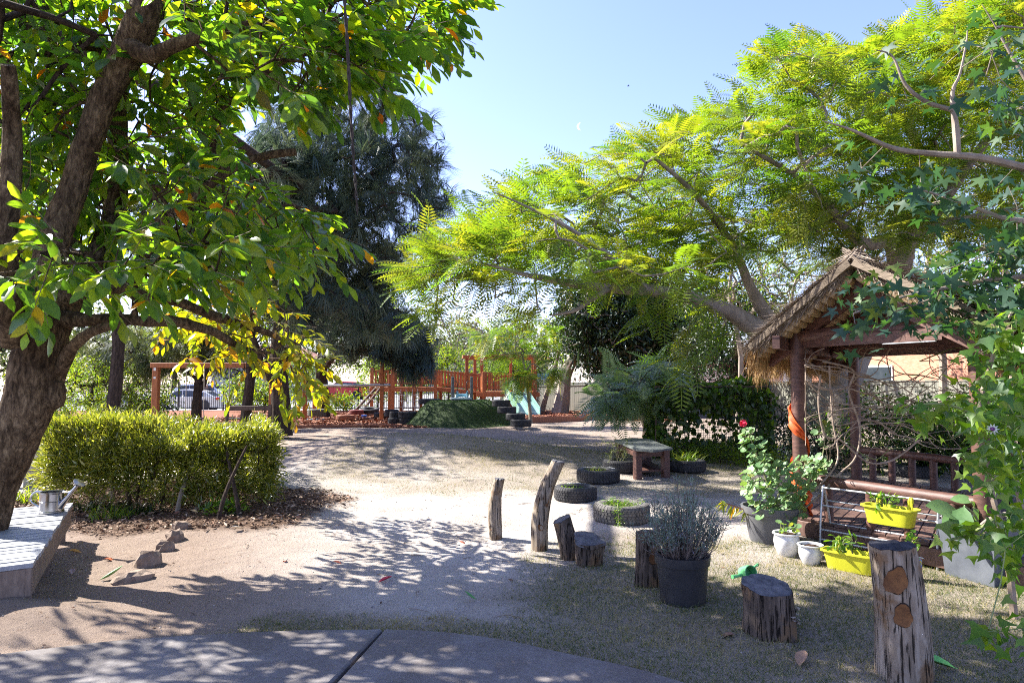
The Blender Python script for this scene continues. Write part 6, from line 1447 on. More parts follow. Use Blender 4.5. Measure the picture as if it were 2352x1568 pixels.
for px, d, h, m_, lb in sh:
    bush_tree('fence_shrub', lb, 'shrub', W(px, d), [(0, 0, -.1, .05), (.05, 0, h * .4, .04), (-.05, 0, h * .7, .03)], [((0, 0, h * .6), (1.05 if h > 1.5 else .8, .7, h * .42))], int(60 + 45 * h), 13, .16, m_, BARKD, group=sg, clump=(.8, .8), rt=.008, tmpl=LEAF_LOW)
bg2 = 'bushes on the left behind the hedge'
for x_, y_, h, r_, m_, lb in ((-9.2, 15.6, 8.0, 2.6, L_SHRUB, 'leafy garden tree behind the big trunk beyond the hedge'), (-7.6, 19.4, 8.5, 2.6, L_GUM, 'taller garden tree beyond the hedge left of the swings'), (-14.5, 17.5, 9.0, 3.0, L_SHRUB, 'garden tree at the far left behind the trunks'), (-9.2, 26.5, 8.5, 2.6, L_SHRUB, 'garden tree above the swing beam')):
    bush_tree('garden_tree', lb, 'tree', (x_, y_), [(0, 0, -.2, .17), (.2, 0, h * .3, .13), (-.1, 0, h * .6, .09), (.2, 0, h * .85, .05)], [((0, 0, h * .68), (r_, 2.0, h * .28))], 420, 14, .16, m_, BARKD, group='garden trees left beyond the hedge', clump=(1.3, .62), rt=.01)
for px, d, h, r_, lb in ((210, 22, 2.5, 1.6, 'fine leaved bush filling the gap right of the big trunk'), (300, 25, 2.6, 1.5, 'fine leaved bush next to the left swing post'), (130, 25, 2.8, 1.7, 'bush half hidden by the big trunk')):
    bush_tree('leafy_bush', lb, 'shrub', W(px, d), [(0, 0, -.1, .07), (.05, 0, h * .5, .05)], [((0, 0, h * .52), (r_, 1.1, h * .46))], 360, 18, .085, L_SHRUB, BARKD, group=bg2, clump=(.8, .85), rt=.006)
bt_g = 'tree belt across the street'
k = 0
for px, d, h, r_, m_, lb in ((60, 58, 9.5, 4.5, L_GUM, 'pale street tree seen past the far left trunks'), (230, 60, 8, 4.3, L_GUM, 'street tree above the fine leaved bushes'), (400, 64, 8.5, 5, L_SHRUB, 'round street tree above the swing beam'), (560, 62, 8, 4.4, L_DARK, 'dark street tree behind the forked trunk'), (720, 74, 9.5, 5.5, L_SHRUB, 'street tree above the red car'), (880, 76, 8.5, 5, L_SHRUB, 'street tree above the fort left deck'), (1060, 78, 8, 5, L_GUM, 'far street tree behind the gum trees'), (1210, 72, 8, 4.5, L_SHRUB, 'far tree behind the slide'), (1400, 60, 11, 5, L_SHRUB, 'tall tree hidden behind the dark evergreen')):
    bush_tree('street_tree', lb, 'tree', W(px, d), [(0, 0, -.3, .25), (.1, 0, h * .3, .2), (-.2, 0, h * .6, .12)], [((0, 0, h * .58), (r_, 2.5, h * .42))], 420, 15, .36, m_, BARKD, group=bt_g, clump=(2.6, .8), rt=.03)
for px, d, h, r_, m_, lb in ((1690, 26, 8.5, 2.6, L_SHRUB, 'fine twiggy tree between the shade tree limbs left of the hut'), (2150, 19, 7.5, 2.8, L_GUM, 'light leafy tree behind the hut roof'), (2330, 17, 8, 2.6, L_SHRUB, 'leafy tree at the right edge beyond the hut'), (1830, 27, 7.5, 2.4, L_GUM, 'twiggy tree seen above the hut left eave')):
    bush_tree('twiggy_tree', lb, 'tree', W(px, d), [(0, 0, -.3, .13), (.2, 0, h * .3, .1), (-.2, 0, h * .6, .07), (.3, 0, h * .85, .04)], [((0, 0, h * .68), (r_, 1.8, h * .3))], 520, 9, .12, m_, BARKG, group='fine twigged trees behind the thatched hut', clump=(1.0, .8), rt=.009)
# ================================================================== HEDGE
hg = thing('clipped_hedge', 'long yellow green clipped hedge with bare stems in a leaf mulch bed', 'hedge', (-4.5, 9.4, 0))
def hz(x, y): return .95 + .07 * np.sin(x * 2.1) + .06 * np.sin(y * 2.7 + 1) + .07 * np.sin(x * 5.3 + y * 3) + .05 * np.sin(x * 9.1 - y * 6) 
HX0, HX1, HY0, HY1 = -5.75, -2.78, 7.95, 11.4
n = 5200
x = rng.uniform(HX0, HX1, n); y = rng.uniform(HY0, HY1, n); u = rng.random(n); z = hz(x, y) * (1 - .74 * u ** 1.8)
e = ((x - (HX0 + HX1) / 2) / ((HX1 - HX0) / 2)) ** 2; e2_ = ((y - (HY0 + HY1) / 2) / ((HY1 - HY0) / 2)) ** 2; e = e ** 1.5 + e2_ ** 2; ok = e < .97 + .14 * np.sin(x * 4 + y * 5)
z = z * (1 - .24 * e)
T = np.stack([x - .42 * (y - 8), y, z], 1)[ok]
n2 = 2300; xs_ = rng.uniform(HX0 + .2, HX1 - .05, n2); fr = np.stack([xs_, HY0 + .08 + .25 * rng.random(n2) + .2 * (np.abs(xs_ + 4.7) / 2) ** 3, .16 + .14 * (xs_ < -4.2) + .8 * rng.random(n2) ** .75], 1)
n3 = 700; sy_ = rng.uniform(HY0 + .2, HY1, n3); sd = np.stack([HX1 - .42 * (sy_ - 8) - .1 + .12 * rng.random(n3), sy_, .18 + .8 * rng.random(n3)], 1)
T = np.concatenate([clumpify(T, .9, .85), clumpify(fr, .8, .8, 3), sd])
stems = []
for i, (px, py) in enumerate(((262, 1150), (300, 1165), (372, 1165), (405, 1180), (500, 1192), (552, 1185), (610, 1150), (180, 1120))):
    b = on(px, py); k = random.uniform(-.35, .35); p, r_ = smooth_path([Vector((b.x, b.y, b.z - .05)), Vector((b.x + k * .3, b.y + .08, b.z + .22)), Vector((b.x + k * .8, b.y + .25, b.z + .5)), Vector((b.x + k * 1.3, b.y + .45, b.z + .75))], [.028, .024, .018, .012], 3)
    MB().tube(p, r_, 8, rough=.08).build('stem', BARKD if i % 3 else BARKG, hg, True); stems.append((p, r_))
for i in range(14):
    bx, by = rng.uniform(HX0 + .4, HX1 - .4), rng.uniform(8.8, 11.2); bx -= .42 * (by - 8); stems.append(([Vector((bx, by, 0)), Vector((bx + .1, by, .5)), Vector((bx, by + .1, .75))], [.02, .016, .01])); MB().tube(stems[-1][0], stems[-1][1], 6).build('stem', BARKD, hg, True)
sub = rng.choice(len(T), 1500, replace=False); grow(stems, T[sub], .0022, 3, .45, .02, .03, 'branch', BARKD, hg)
c0 = np.array([-4.7, 9.6, .2]); Ts = []; Bs = []
for k in range(7):
    out = unit((T - c0) * np.array((.35, .35, .9))); ax = unit(out + rng.normal(size=T.shape) * .55 + np.array((0, 0, .5)) * (T[:, 2:3] > .8)); s = .085 * (.65 + .7 * rng.random(len(T)))
    Ts.append(T + rng.normal(size=T.shape) * .045); Bs.append(basis(ax, rng.normal(size=T.shape) * .7 + np.array((0, 0, 1.)), s))
ns = 520; sx = rng.uniform(HX0, HX1, ns); sy = rng.uniform(HY0 + .05, HY1, ns); es = (np.abs(sx - (HX0 + HX1) / 2) / ((HX1 - HX0) / 2)) ** 3 + (np.abs(sy - (HY0 + HY1) / 2) / ((HY1 - HY0) / 2)) ** 4
S0 = np.stack([sx - .42 * (sy - 8), sy, hz(sx, sy) * (1 - .17 * es) - .03], 1)[es < .95]; sdir = unit(np.array((0, 0, 1.)) + rng.normal(size=S0.shape) * .28); sL = .05 + .16 * rng.random(len(S0)) ** 2
for k in range(7):
    f = k / 6; Ts.append(S0 + sdir * (sL * f)[:, None]); Bs.append(basis(unit(sdir * .8 + rng.normal(size=S0.shape) * .55), rng.normal(size=S0.shape), .07 * (1.1 - .4 * f) * (.7 + .5 * rng.random(len(S0)))))
foliage(hg, LEAF_LANCE, np.concatenate(Bs), np.concatenate(Ts), L_HEDGE, 300, 'foliage', minpx=8)
# strappy grass clumps
def strap_clump(name, label, c, n, L, mat, R=.1, wd=.012, cat='plant', group=None, root=None, spread=.8, z=None):
    r = root or thing(name, label, cat, (c[0], c[1], gnd(c[0], c[1]) if z is None else z), group=group)
    tv = []; tf = []
    for i in range(6):
        f = i / 5; w = .5 * (1 - f ** 2.2) + .02; tv += [(-w, f * .9 + .1 * f * (1 - f), -.75 * f * f + .35 * f * 1.6), (w, f * .9 + .1 * f * (1 - f), -.75 * f * f + .35 * f * 1.6)]
        if i: k = 2 * i; tf.append((k - 2, k - 1, k + 1, k))
    T = np.stack([c[0] + rng.normal(size=n) * R, c[1] + rng.normal(size=n) * R * .8, np.full(n, (gnd(c[0], c[1]) if z is None else z))], 1)
    a = rng.uniform(0, 2 * PI, n); ax = unit(np.stack([np.cos(a) * spread, np.sin(a) * spread, .35 + rng.random(n) * 1.1], 1)); l = L * (.55 + .6 * rng.random(n))
    B = basis(ax, np.array((0, 0, 1.)) + rng.normal(size=(n, 3)) * .2, np.stack([np.full(n, wd), l, l], 1))
    foliage(r, (np.array(tv), np.array(tf)), B, T, mat, min(60, n), 'leaves', minpx=25); return r
for i, (px, py, lb) in enumerate(((215, 1172, 'dark strappy grass clump in the bed just right of the platform corner'), (265, 1190, 'dark strappy grass clump in the middle of the bed edge row'), (318, 1180, 'dark strappy grass clump below the hedge stems'))):
    p = on(px, py); strap_clump('grass_clump', lb, (p.x, p.y), 130, .24, L_DARK if i != 1 else L_SHRUB, .12, .009, 'plant', 'strappy grass clumps edging the bed')
p = on(48, 1150); strap_clump('grass_clump', 'strappy grass clump behind the grey platform by the trunk', (p.x, p.y), 150, .28, L_SHRUB, .22, .010)
p = on(530, 1225); 
bush = thing('low_plant', 'small fresh green plant under the hedge at the bed edge', 'plant', (on(515, 1178).x, on(515, 1178).y, gnd(on(515, 1178).x, on(515, 1178).y)))
T = sample_ell((on(515, 1178).x, on(515, 1178).y, gnd(on(515, 1178).x, on(515, 1178).y) + .05), (.3, .15, .1), 150); scatter_obj('foliage', LEAF_MED, basis(unit(rng.normal(size=T.shape) + np.array((0, 0, .6))), np.array((0, 0, 1.)) + rng.normal(size=T.shape) * .4, .06 + .03 * rng.random(len(T))), T, L_VINE, bush)['kind'] = 'stuff'

# ================================================================== LITTER AND GRASS
LIT = straw_mat('leaf_litter', [(0, (.05, .028, .018)), (.4, (.12, .07, .045)), (.75, (.24, .155, .10)), (.92, (.42, .33, .25)), (1, (.30, .10, .05))])
def lay(pts, scl, mat, name, label=None, tmpl=LEAF_MED, flat=.35, lift=.012, z=None):
    n = len(pts); x, y = pts[:, 0], pts[:, 1]; T = np.stack([x, y, (gz(x, y) if z is None else z) + lift * rng.random(n) + .003], 1); a = rng.uniform(0, 2 * PI, n)
    ax = np.stack([np.cos(a), np.sin(a), rng.normal(size=n) * flat * .4], 1); B = basis(unit(ax), np.array((0, 0, 1.)) + rng.normal(size=(n, 3)) * flat, scl)
    o = scatter_obj(name, tmpl, B, T, mat); tag(o, label, None, None, 'stuff'); return o
n = 26000; x = rng.uniform(-7.6, -1.1, n); y = rng.uniform(6.3, 11.5, n); k = m_bed(x, y) > rng.random(n) * .9 + .05; lay(np.stack([x, y], 1)[k], .035 + .05 * rng.random(k.sum()) ** 2, LIT, 'leaf_litter', 'brown fallen leaves covering the bed under the hedge', LEAF_LOW, .55, .03)
n = 7000; x = rng.uniform(-4.5, 4, n); y = rng.uniform(3.6, 16, n); k = rng.random(n) < .5 * np.exp(-((x + 2.2) / 2.6) ** 2) + .12; k &= y > path_front(x) + .03; lay(np.stack([x, y], 1)[k], .006 + .045 * rng.random(k.sum()) ** 6, LIT, 'scattered_litter', 'small dry leaves and bits scattered over the sandy ground', LEAF_LOW, .4, .006)
peb = M('pebble', (.22, .19, .16), (.42, .38, .33), 9, .9, .2); n = 5200; x = rng.uniform(-4.5, 3.2, n); y = 3.4 + 6.5 * rng.random(n) ** 1.6; k = y > path_front(x) + .02; x, y = x[k], y[k]
oct_ = (np.array([(1, 0, 0), (-1, 0, 0), (0, 1, 0), (0, -1, 0), (0, 0, .7), (0, 0, -.7)]), np.array([(0, 2, 4), (2, 1, 4), (1, 3, 4), (3, 0, 4), (2, 0, 5), (1, 2, 5), (3, 1, 5), (0, 3, 5)]))
B = basis(unit(rng.normal(size=(len(x), 3))), rng.normal(size=(len(x), 3)), .0022 + .007 * rng.random(len(x)) ** 4); tag(scatter_obj('gravel_grit', oct_, B, np.stack([x, y, gz(x, y) + .001], 1), peb), 'fine grit strewn over the sandy ground', kind='stuff')
MUL = straw_mat('mulch_chip', [(0, (.10, .035, .02)), (.5, (.22, .085, .045)), (.85, (.36, .17, .10)), (1, (.46, .28, .19))])
n = 42000; x = rng.uniform(-13, 8, n); y = 23.8 + 14 * rng.random(n) ** 1.5; k = m_red(x, y) > .5; lay(np.stack([x, y], 1)[k], np.stack([.05 + .06 * rng.random(k.sum()), .08 + .1 * rng.random(k.sum()), np.full(k.sum(), .08)], 1), MUL, 'bark_mulch', 'red bark mulch chips under the play fort', (np.array([(-.3, -.5, 0), (.3, -.5, 0), (.3, .5, .1), (-.3, .5, 0)]), np.array([(0, 1, 2, 3)])), .6, .05)
# single fallen leaves
def fallen(px, py, s, col, label, rz=None, name='fallen_leaf', curl=.18):
    p = on(px, py); mt = M('dry_' + label.split()[0] + '_leaf', col, tuple(min(1, c * 1.5 + .02) for c in col), 30, .6, .2, .002)
    v, f = blade([(0, .01), (.06, .015), (.2, .12), (.42, .2), (.65, .2), (.85, .11), (1, .005)], .7, -curl); me = bpy.data.meshes.new(name); me.from_pydata([tuple(q) for q in v], [], [tuple(int(i) for i in q) for q in f]); me.materials.append(mt); me.polygons.foreach_set('use_smooth', [True] * len(f))
    o = link(name, me, None, (p.x, p.y, p.z + .012)); o.scale = (s, s, s); o.rotation_euler = (.05, -.1, random.uniform(0, 6) if rz is None else rz); tag(o, label, 'leaf')
fallen(868, 1340, .12, (.42, .02, .04), 'crimson fallen leaf lying on the sand in the open middle', -1.0)
fallen(226, 1335, .17, (.10, .24, .07), 'green long fallen leaf near the rocks', -1.1, curl=.5)
fallen(236, 1286, .13, (.45, .11, .03), 'orange curled leaf in the platform shadow edge', -1.5, curl=-.6)
fallen(188, 1272, .12, (.42, .20, .03), 'golden leaf in the shade beside the platform', 1.6)
fallen(165, 1322, .10, (.26, .17, .17), 'pinkish dry leaf near the platform front corner', .5)
fallen(1095, 1380, .09, (.07, .20, .05), 'leafgreen small leaf on the sand before the lawn', 1.4, curl=.6)
fallen(1835, 1535, .16, (.24, .14, .08), 'tan long dry leaf on the lawn left of the thick knobbly log', -.6)
fallen(655, 1292, .08, (.45, .08, .03), 'rusty small curled leaf on the sand right of the rocks', .4, curl=-.8)
fallen(785, 1297, .08, (.50, .12, .05), 'scarlet narrow leaf in the sun mid sand', 1.4)
fallen(1070, 1252, .08, (.45, .12, .05), 'russet leaf just left of the short bent post', 1.0)
fallen(560, 1215, .14, (.50, .42, .32), 'cream dry leaf on the bed edge', 2.4)
fallen(455, 1180, .12, (.46, .30, .14), 'ochre leaf under the hedge stems', 1.2)
fallen(2200, 1540, .2, (.10, .30, .07), 'limegreen large leaf in the bottom right corner', 1.2)
fallen(1690, 1462, .13, (.12, .06, .035), 'dark curled bark strip left of the wide stump', 1.3, 'bark_strip', -.8)
tw = MB()
for i in range(46):
    x, y = rng.uniform(-3, 2.5), rng.uniform(4.5, 9.5); a = rng.uniform(0, 6.28); L = rng.uniform(.05, .22); tw.tube([(x, y, gnd(x, y) + .006), (x + math.cos(a) * L / 2, y + math.sin(a) * L / 2, gnd(x, y) + .014), (x + math.cos(a + .3) * L, y + math.sin(a + .3) * L, gnd(x + math.cos(a) * L, y + math.sin(a) * L) + .005)], [.003, .003, .0015], 4)
tag(tw.build('fallen_twigs', TWIG), 'small dry twigs scattered on the ground', kind='stuff')
# grass blades
GRS = leaf_mat('grass_blade', [(0, (.05, .085, .015)), (.35, (.085, .12, .02)), (.55, (.18, .165, .055)), (.8, (.31, .26, .13)), (1, (.42, .36, .21))], .35, .5, (1.7, 1.6, .6))
bl = (np.array([(-.5, 0, 0), (.5, 0, 0), (-.32, .55, .12), (.32, .55, .12), (0, 1, .0)]), np.array([(0, 1, 3, 2), (2, 3, 4, 4)]))
bl = (np.array([(-.5, 0, 0), (.5, 0, 0), (.3, .55, .1), (-.3, .55, .1), (.05, 1, -.1), (-.05, 1, -.1)]), np.array([(0, 1, 2, 3), (3, 2, 4, 5)]))
def grass(n, x0, x1, y0, y1, h, w, bias=1.0, thr=.25, name='lawn_grass', label='', mask=m_grass):
    x = rng.uniform(x0, x1, n); y = y0 + (y1 - y0) * rng.random(n) ** bias
    tuft = .5 + .5 * np.sin(x * 9 + 3 * np.sin(y * 7)) * np.sin(y * 11 + 2 * np.sin(x * 5)); k = (mask(x, y) * (.55 + .6 * tuft) > thr + .5 * rng.random(n)) & (y > path_front(x) + .012 - .03 * rng.random(n)) & (np.abs(x) < y * .80 + .3)
    x, y = x[k], y[k]; m = len(x); ax = rng.normal(size=(m, 3)) * .65; ax[:, 2] = .45 + rng.random(m) * .7; l = h * (.35 + .9 * rng.random(m)) * (1 + .9 * (rng.random(m) > .96))
    B = basis(unit(ax), rng.normal(size=(m, 3)), np.stack([np.full(m, w) * (.7 + .6 * rng.random(m)), l, l], 1)); r_ = np.clip(.42 + .28 * wob(x, y, 3.1, 1.9) * 2 + rng.normal(size=m) * .22, 0, .99)
    o = scatter_obj(name, bl, B, np.stack([x, y, gz(x, y) - .003], 1), GRS, None, r_); tag(o, label, kind='stuff')
grass(170000, -2.4, 4.2, 3.2, 6.8, .036, .0030, 1.15, .22, label='short worn lawn grass round the stumps')
grass(60000, -3.5, 5.5, 6.4, 12.5, .035, .005, 1.0, .38, 'patchy_grass', 'patches of short grass on the mid ground')
grass(50000, -6, 9, 12, 24, .05, .010, 1.0, .40, 'distant_grass', 'thin grass patches near the mound')
def m_edge(x, y): return sstep(.16, .02, y - path_front(x)) * sstep(-2.6, -1.6, x) * .95
grass(30000, -2.6, 3.0, 3.0, 4.8, .045, .0034, 1.0, .25, 'path_edge_grass', 'ragged grass fringe along the concrete edge', m_edge)
# turf pile on the mound
n = 30000; a = rng.uniform(0, 2 * PI, n); rr = np.sqrt(rng.random(n)) * 1.05; x = MC.x + np.cos(a) * rr * 2.05; y = MC.y + np.sin(a) * rr * 2.3; ax = rng.normal(size=(n, 3)) * .3; ax[:, 2] = 1; B = basis(unit(ax), rng.normal(size=(n, 3)), np.stack([np.full(n, .012), np.full(n, .045), np.full(n, .045)], 1))
tag(scatter_obj('mound_turf', bl, B, np.stack([x, y, mz(x, y) + gz(x, y) - .01], 1), leaf_mat('turf_blade', [(0, (.03, .075, .01)), (1, (.06, .12, .02))], .2, .5, (1.5, 1.5, .5))), 'short green artificial turf pile on the mound', kind='stuff')

# ================================================================== POTTED PLANTS
# lavender
lv = thing('lavender_bush', 'straggly grey green lavender bush growing in the black pot', 'plant', (LAV.x, LAV.y, LAV.z + .28))
o_ = np.array((LAV.x, LAV.y, LAV.z + .27)); n = 190; a = rng.uniform(0, 2 * PI, n); s = rng.random(n) ** .7
b0 = o_ + np.stack([np.cos(a) * s * .11, np.sin(a) * s * .11, np.zeros(n)], 1)
tips = o_ + np.stack([np.cos(a) * s * .30 + .03 * rng.normal(size=n), np.sin(a) * s * .28, (.22 + .34 * rng.random(n)) * (1.12 - .45 * s)], 1)
LVS = M('lavender_stem', (.09, .065, .055), (.2, .16, .14), 20, .9, .2)
mb = MB()
for i in range(n):
    p0, p1 = Vector(b0[i]), Vector(tips[i]); pm = p0.lerp(p1, .5) + Vector(((p1.x - p0.x) * .14, (p1.y - p0.y) * .14, -.02)) + Vector(rng.normal(size=3)) * .01
    mb.tube([p0, p0.lerp(pm, .5), pm, p1], [.0032, .0028, .0022, .0012], 4, cap=False)
    for k in range(3):
        t = rng.uniform(.35, .8); q = pm.lerp(p1, t) if rng.random() < .6 else p0.lerp(pm, t); e_ = q + (p1 - p0) * .22 + Vector(rng.normal(size=3)) * .035; e_.z = max(e_.z, q.z + .02); mb.tube([q, e_], [.0018, .001], 3, cap=False); 
so_ = mb.build('stems', LVS, lv); so_['kind'] = 'stuff'
D = unit((tips - b0) * np.array((.8, .8, 1.))); Ts = []; Bs = []
L_LAV = leaf_mat('leaf_lavender', [(0, (.13, .19, .16)), (.6, (.19, .25, .21)), (.88, (.25, .29, .27)), (1, (.30, .26, .42))], .25, .6, (1.4, 1.5, .9))
for k in range(40):
    f = rng.random((n, 1)) ** .75; p = b0 + (tips - b0) * (.42 + .62 * f) + rng.normal(size=(n, 3)) * .012; Ts.append(p); Bs.append(basis(unit(D * .9 + rng.normal(size=(n, 3)) * .45), rng.normal(size=(n, 3)), .019 + .014 * rng.random(n)))
scatter_obj('foliage', LEAF_LANCE, np.concatenate(Bs), np.concatenate(Ts), L_LAV, lv)['kind'] = 'stuff'
# geranium
gr = thing('geranium', 'tall leafy geranium with one red flower head in the dark grey pot', 'plant', (GER.x, GER.y, GER.z + .28))
gd_ = GER.y; base = Vector((GER.x, GER.y, GER.z + .27)); GST = M('geranium_stem', (.16, .17, .07), (.28, .26, .13), 14, .7, .2)
lm = []
for pts in ([(0, 0), (1765, 1120), (1740, 1050), (1725, 1010), (1712, 982)], [(0, 0), (1790, 1130), (1782, 1085), (1790, 1060)], [(0, 0), (1815, 1130), (1840, 1090), (1850, 1060)], [(0, 0), (1840, 1140), (1880, 1080), (1895, 1000), (1885, 960)], [(0, 0), (1765, 1150), (1730, 1115), (1710, 1090)], [(0, 0), (1800, 1150), (1800, 1110), (1755, 1080)], [(0, 0), (1820, 1150), (1830, 1120), (1822, 1090)]):
    off = random.uniform(-.1, .1); p = [base + Vector((random.uniform(-.06, .06), random.uniform(-.06, .06), 0))] + [P(x, y, gd_ + off * (i + 1) / 2) for i, (x, y) in enumerate(pts[1:])]; P_, R_ = smooth_path(p, [.011, .009, .007, .005, .003][:len(p)], 4); MB().tube(P_, R_, 6).build('stem', GST, gr, True); lm.append((P_, R_))
T = np.concatenate([sample_px([(1700, 1085), (1760, 1050), (1800, 1060), (1850, 1045), (1875, 1100), (1850, 1170), (1790, 1185), (1740, 1180), (1710, 1140)], gd_ - .28, gd_ + .18, 250), sample_px([(1695, 1000), (1720, 975), (1755, 1010), (1775, 1070), (1730, 1080), (1705, 1050)], gd_ - .1, gd_ + .08, 52), sample_px([(1845, 1060), (1870, 1040), (1915, 1045), (1905, 1085), (1860, 1095)], gd_ - .1, gd_ + .05, 26), sample_px([(1865, 985), (1880, 955), (1915, 980), (1910, 1030), (1885, 1030)], gd_ + .15, gd_ + .35, 20), sample_px([(1720, 1160), (1760, 1170), (1850, 1180), (1870, 1200), (1750, 1195)], gd_ - .28, gd_ - .1, 16)])
E = grow(lm, T, .0018, 4, .4, .006, .03, 'stalks', GST, gr)
camd = unit(np.array((0, 0, CAMZ)) - T); ax = unit(rng.normal(size=T.shape) * .6 + np.array((-.2, -.2, .1))); nr = unit(np.array(TO_SUN) * .8 + camd * .55 + rng.normal(size=T.shape) * .45 + np.array((0, 0, .5)))
ax = unit(ax - nr * (ax * nr).sum(1, keepdims=True)); foliage(gr, LEAF_ROUND, basis(ax, nr, .052 + .04 * rng.random(len(T))), T - ax * .03, L_GER, 300, 'foliage', minpx=4)
fl = MB(); fc = P(1707, 972, gd_)
for i in range(34):
    d = Vector(rng.normal(size=3)).normalized(); c = fc + d * .025; u_ = d.orthogonal().normalized(); w_ = d.cross(u_); s = .013; fl.add([c, c + u_ * s + d * .005, c + (u_ + w_) * s * .6 + d * .012, c + w_ * s + d * .005, c - (u_ - w_) * s * .7 + d * .01, c - u_ * s + d * .005, c - w_ * s], [(0, 1, 2, 3), (0, 3, 4, 5), (0, 5, 6, 1)])
fo = fl.build('flower_head', M('geranium_red', (.55, .008, .05), (.68, .02, .08), 20, .5, .1), gr)
# cut striped leaf spray leaning out of the grey pot
ys_ = thing('yellow_leaf_spray', 'drooping striped yellow green leaves leaning out left of the grey pot', 'plant', P(1735, 1180, gd_))
p, r_ = smooth_path([P(1745, 1190, gd_), P(1715, 1172, gd_), P(1680, 1160, gd_ - .05), P(1655, 1150, gd_ - .1)], [.007, .006, .005, .003]); MB().tube(p, r_, 6).build('stem', M('red_stem', (.2, .06, .03), (.3, .1, .05), 20, .6, .1), ys_, True)
T = np.array([p[int(i)] for i in np.linspace(2, len(p) - 1, 22)]); ax = unit(np.array((-.4, -.1, -.5)) + rng.normal(size=T.shape) * .45); foliage(ys_, LEAF_LANCE, basis(ax, rng.normal(size=T.shape) + np.array((0, 0, 1.)), .11 + .05 * rng.random(len(T))), T, L_YEL, 40, 'foliage', minpx=3)
# seedlings
def seedling(name, label, c, ells, n, size, mat=L_VINE, tmpl=LEAF_MED, stems_=4, h=.1):
    r = thing(name, label, 'plant', c); lms = []
    for i in range(stems_):
        a = Vector(c) + Vector((random.uniform(-1, 1) * ells[0] * .6, random.uniform(-1, 1) * ells[1] * .5, 0)); b = a + Vector((random.uniform(-.02, .02), 0, h * random.uniform(.6, 1.1))); MB().tube([a, b], [.003, .002], 5).build('stem', GST, r, True); lms.append(([a, b], [.003, .002]))
    T = sample_ell((c[0], c[1], c[2] + h * .7), ells, n, .1); T = T[T[:, 2] > c[2] + .005]; grow(lms, T, .001, 3, .4, .003, .02, 'stalks', GST, r)
    foliage(r, tmpl, basis(unit(rng.normal(size=T.shape) + np.array((0, 0, .2))), np.array((0, 0, 1.)) + rng.normal(size=T.shape) * .45, size * (.7 + .6 * rng.random(len(T)))), T, mat, 60, 'foliage', minpx=3); return r
def trp(T0, z, dx=0, rz=RZ): return (T0.x + math.cos(rz) * dx, T0.y + math.sin(rz) * dx, T0.z + z)
seedling('basil_plants', 'young basil plants in the yellow trough on the ground', trp(TR1, .12, -.06, RZ + .12), (.13, .07, .08), 64, .06, L_VINE, LEAF_MED, 6, .13)
seedling('basil_plants', 'bright seedlings in the yellow trough hung on the rack', trp(TR2, .12, -.04), (.15, .06, .06), 62, .055, L_VINE, LEAF_MED, 6, .11)
seedling('pot_seedling', 'round leaved cutting in the larger white pot', (WP1.x, WP1.y, WP1.z + .18), (.11, .07, .06), 16, .055, L_GER, LEAF_ROUND, 3, .12)
seedling('mosaic_seedling', 'light green clover like seedling in the mosaic pot', (MOS.x, MOS.y, MOS.z + .14), (.06, .05, .11), 44, .042, L_VINE, LEAF_HEART, 3, .2)
# broad leaved plant in the square planter
bp = thing('broad_leaf_plant', 'plant with a few very broad glossy leaves in the square planter', 'plant', (PLC.x, PLC.y, .36)); dP = PLC.y
Bm = []; Tm = []
for (bx, by, tx, ty, dd) in ((2215, 1190, 2140, 1150, -.1), (2225, 1175, 2168, 1200, -.15), (2215, 1160, 2200, 1235, -.2), (2230, 1150, 2245, 1165, 0), (2240, 1150, 2185, 1140, .1), (2255, 1215, 2270, 1290, -.2), (2235, 1165, 2262, 1205, -.05)):
    a = P(bx, by, dP + dd * .5); b = P(tx, ty, dP + dd); ax = b - a; L_ = ax.length; Tm.append(a); nn = Vector((-.35, -.5, .75)); Bm.append((ax, nn, L_)); MB().tube([Vector((PLC.x, PLC.y, .36)), (Vector((PLC.x, PLC.y, .36)) + a) / 2 + Vector((0, 0, .05)), a], [.008, .007, .004], 6).build('stalk', GST, bp, True)
Bq = basis(np.array([b[0] for b in Bm]), np.array([b[1] for b in Bm]), np.stack([np.array([b[2] for b in Bm]) * 1.35, np.array([b[2] for b in Bm]), np.array([b[2] for b in Bm])], 1))
foliage(bp, LEAF_BROAD, Bq, np.array(Tm), L_GER, 20, 'foliage', minpx=1)
# weeds in and on tyres
def weeds(T_, label, n, r, h, mat, size, nm='weeds', off=(0, 0), z0=.1, tmpl=LEAF_LANCE):
    c = Vector(T_.location); rt = thing(nm, label, 'plant', (c.x, c.y, c.z + z0)); T = np.stack([c.x + off[0] + rng.normal(size=n) * r * .5, c.y + off[1] + rng.normal(size=n) * r * .5, c.z + z0 + h * rng.random(n)], 1)
    base_ = [([Vector((c.x + off[0] + random.uniform(-r, r) * .4, c.y + off[1] + random.uniform(-r, r) * .4, c.z + z0 - .03)), Vector((c.x + off[0] + random.uniform(-r, r) * .5, c.y + off[1] + random.uniform(-r, r) * .4, c.z + z0 + h * .5))], [.003, .002]) for _ in range(8)]
    for p_, r_2 in base_: MB().tube(p_, r_2, 4).build('stem', GST, rt)
    E = grow(base_, T, .0012, 3, .4, .004, .02, 'stalks', GST, rt); Bs, Ts = [], []
    for k in range(7): Ts.append(T - unit(E) * .03 * k / 2); Bs.append(basis(unit(rng.normal(size=T.shape) + unit(E) * .6), rng.normal(size=T.shape) + np.array((0, 0, 1.)), size * (.6 + .7 * rng.random(n))))
    scatter_obj('foliage', tmpl, np.concatenate(Bs), np.concatenate(Ts), mat, rt)['kind'] = 'stuff'; return rt
weeds(TY[1], 'pale trailing weeds filling the dusty grey tyre', 150, .25, .09, L_VINE, .03, off=(-.02, -.03), z0=.14)
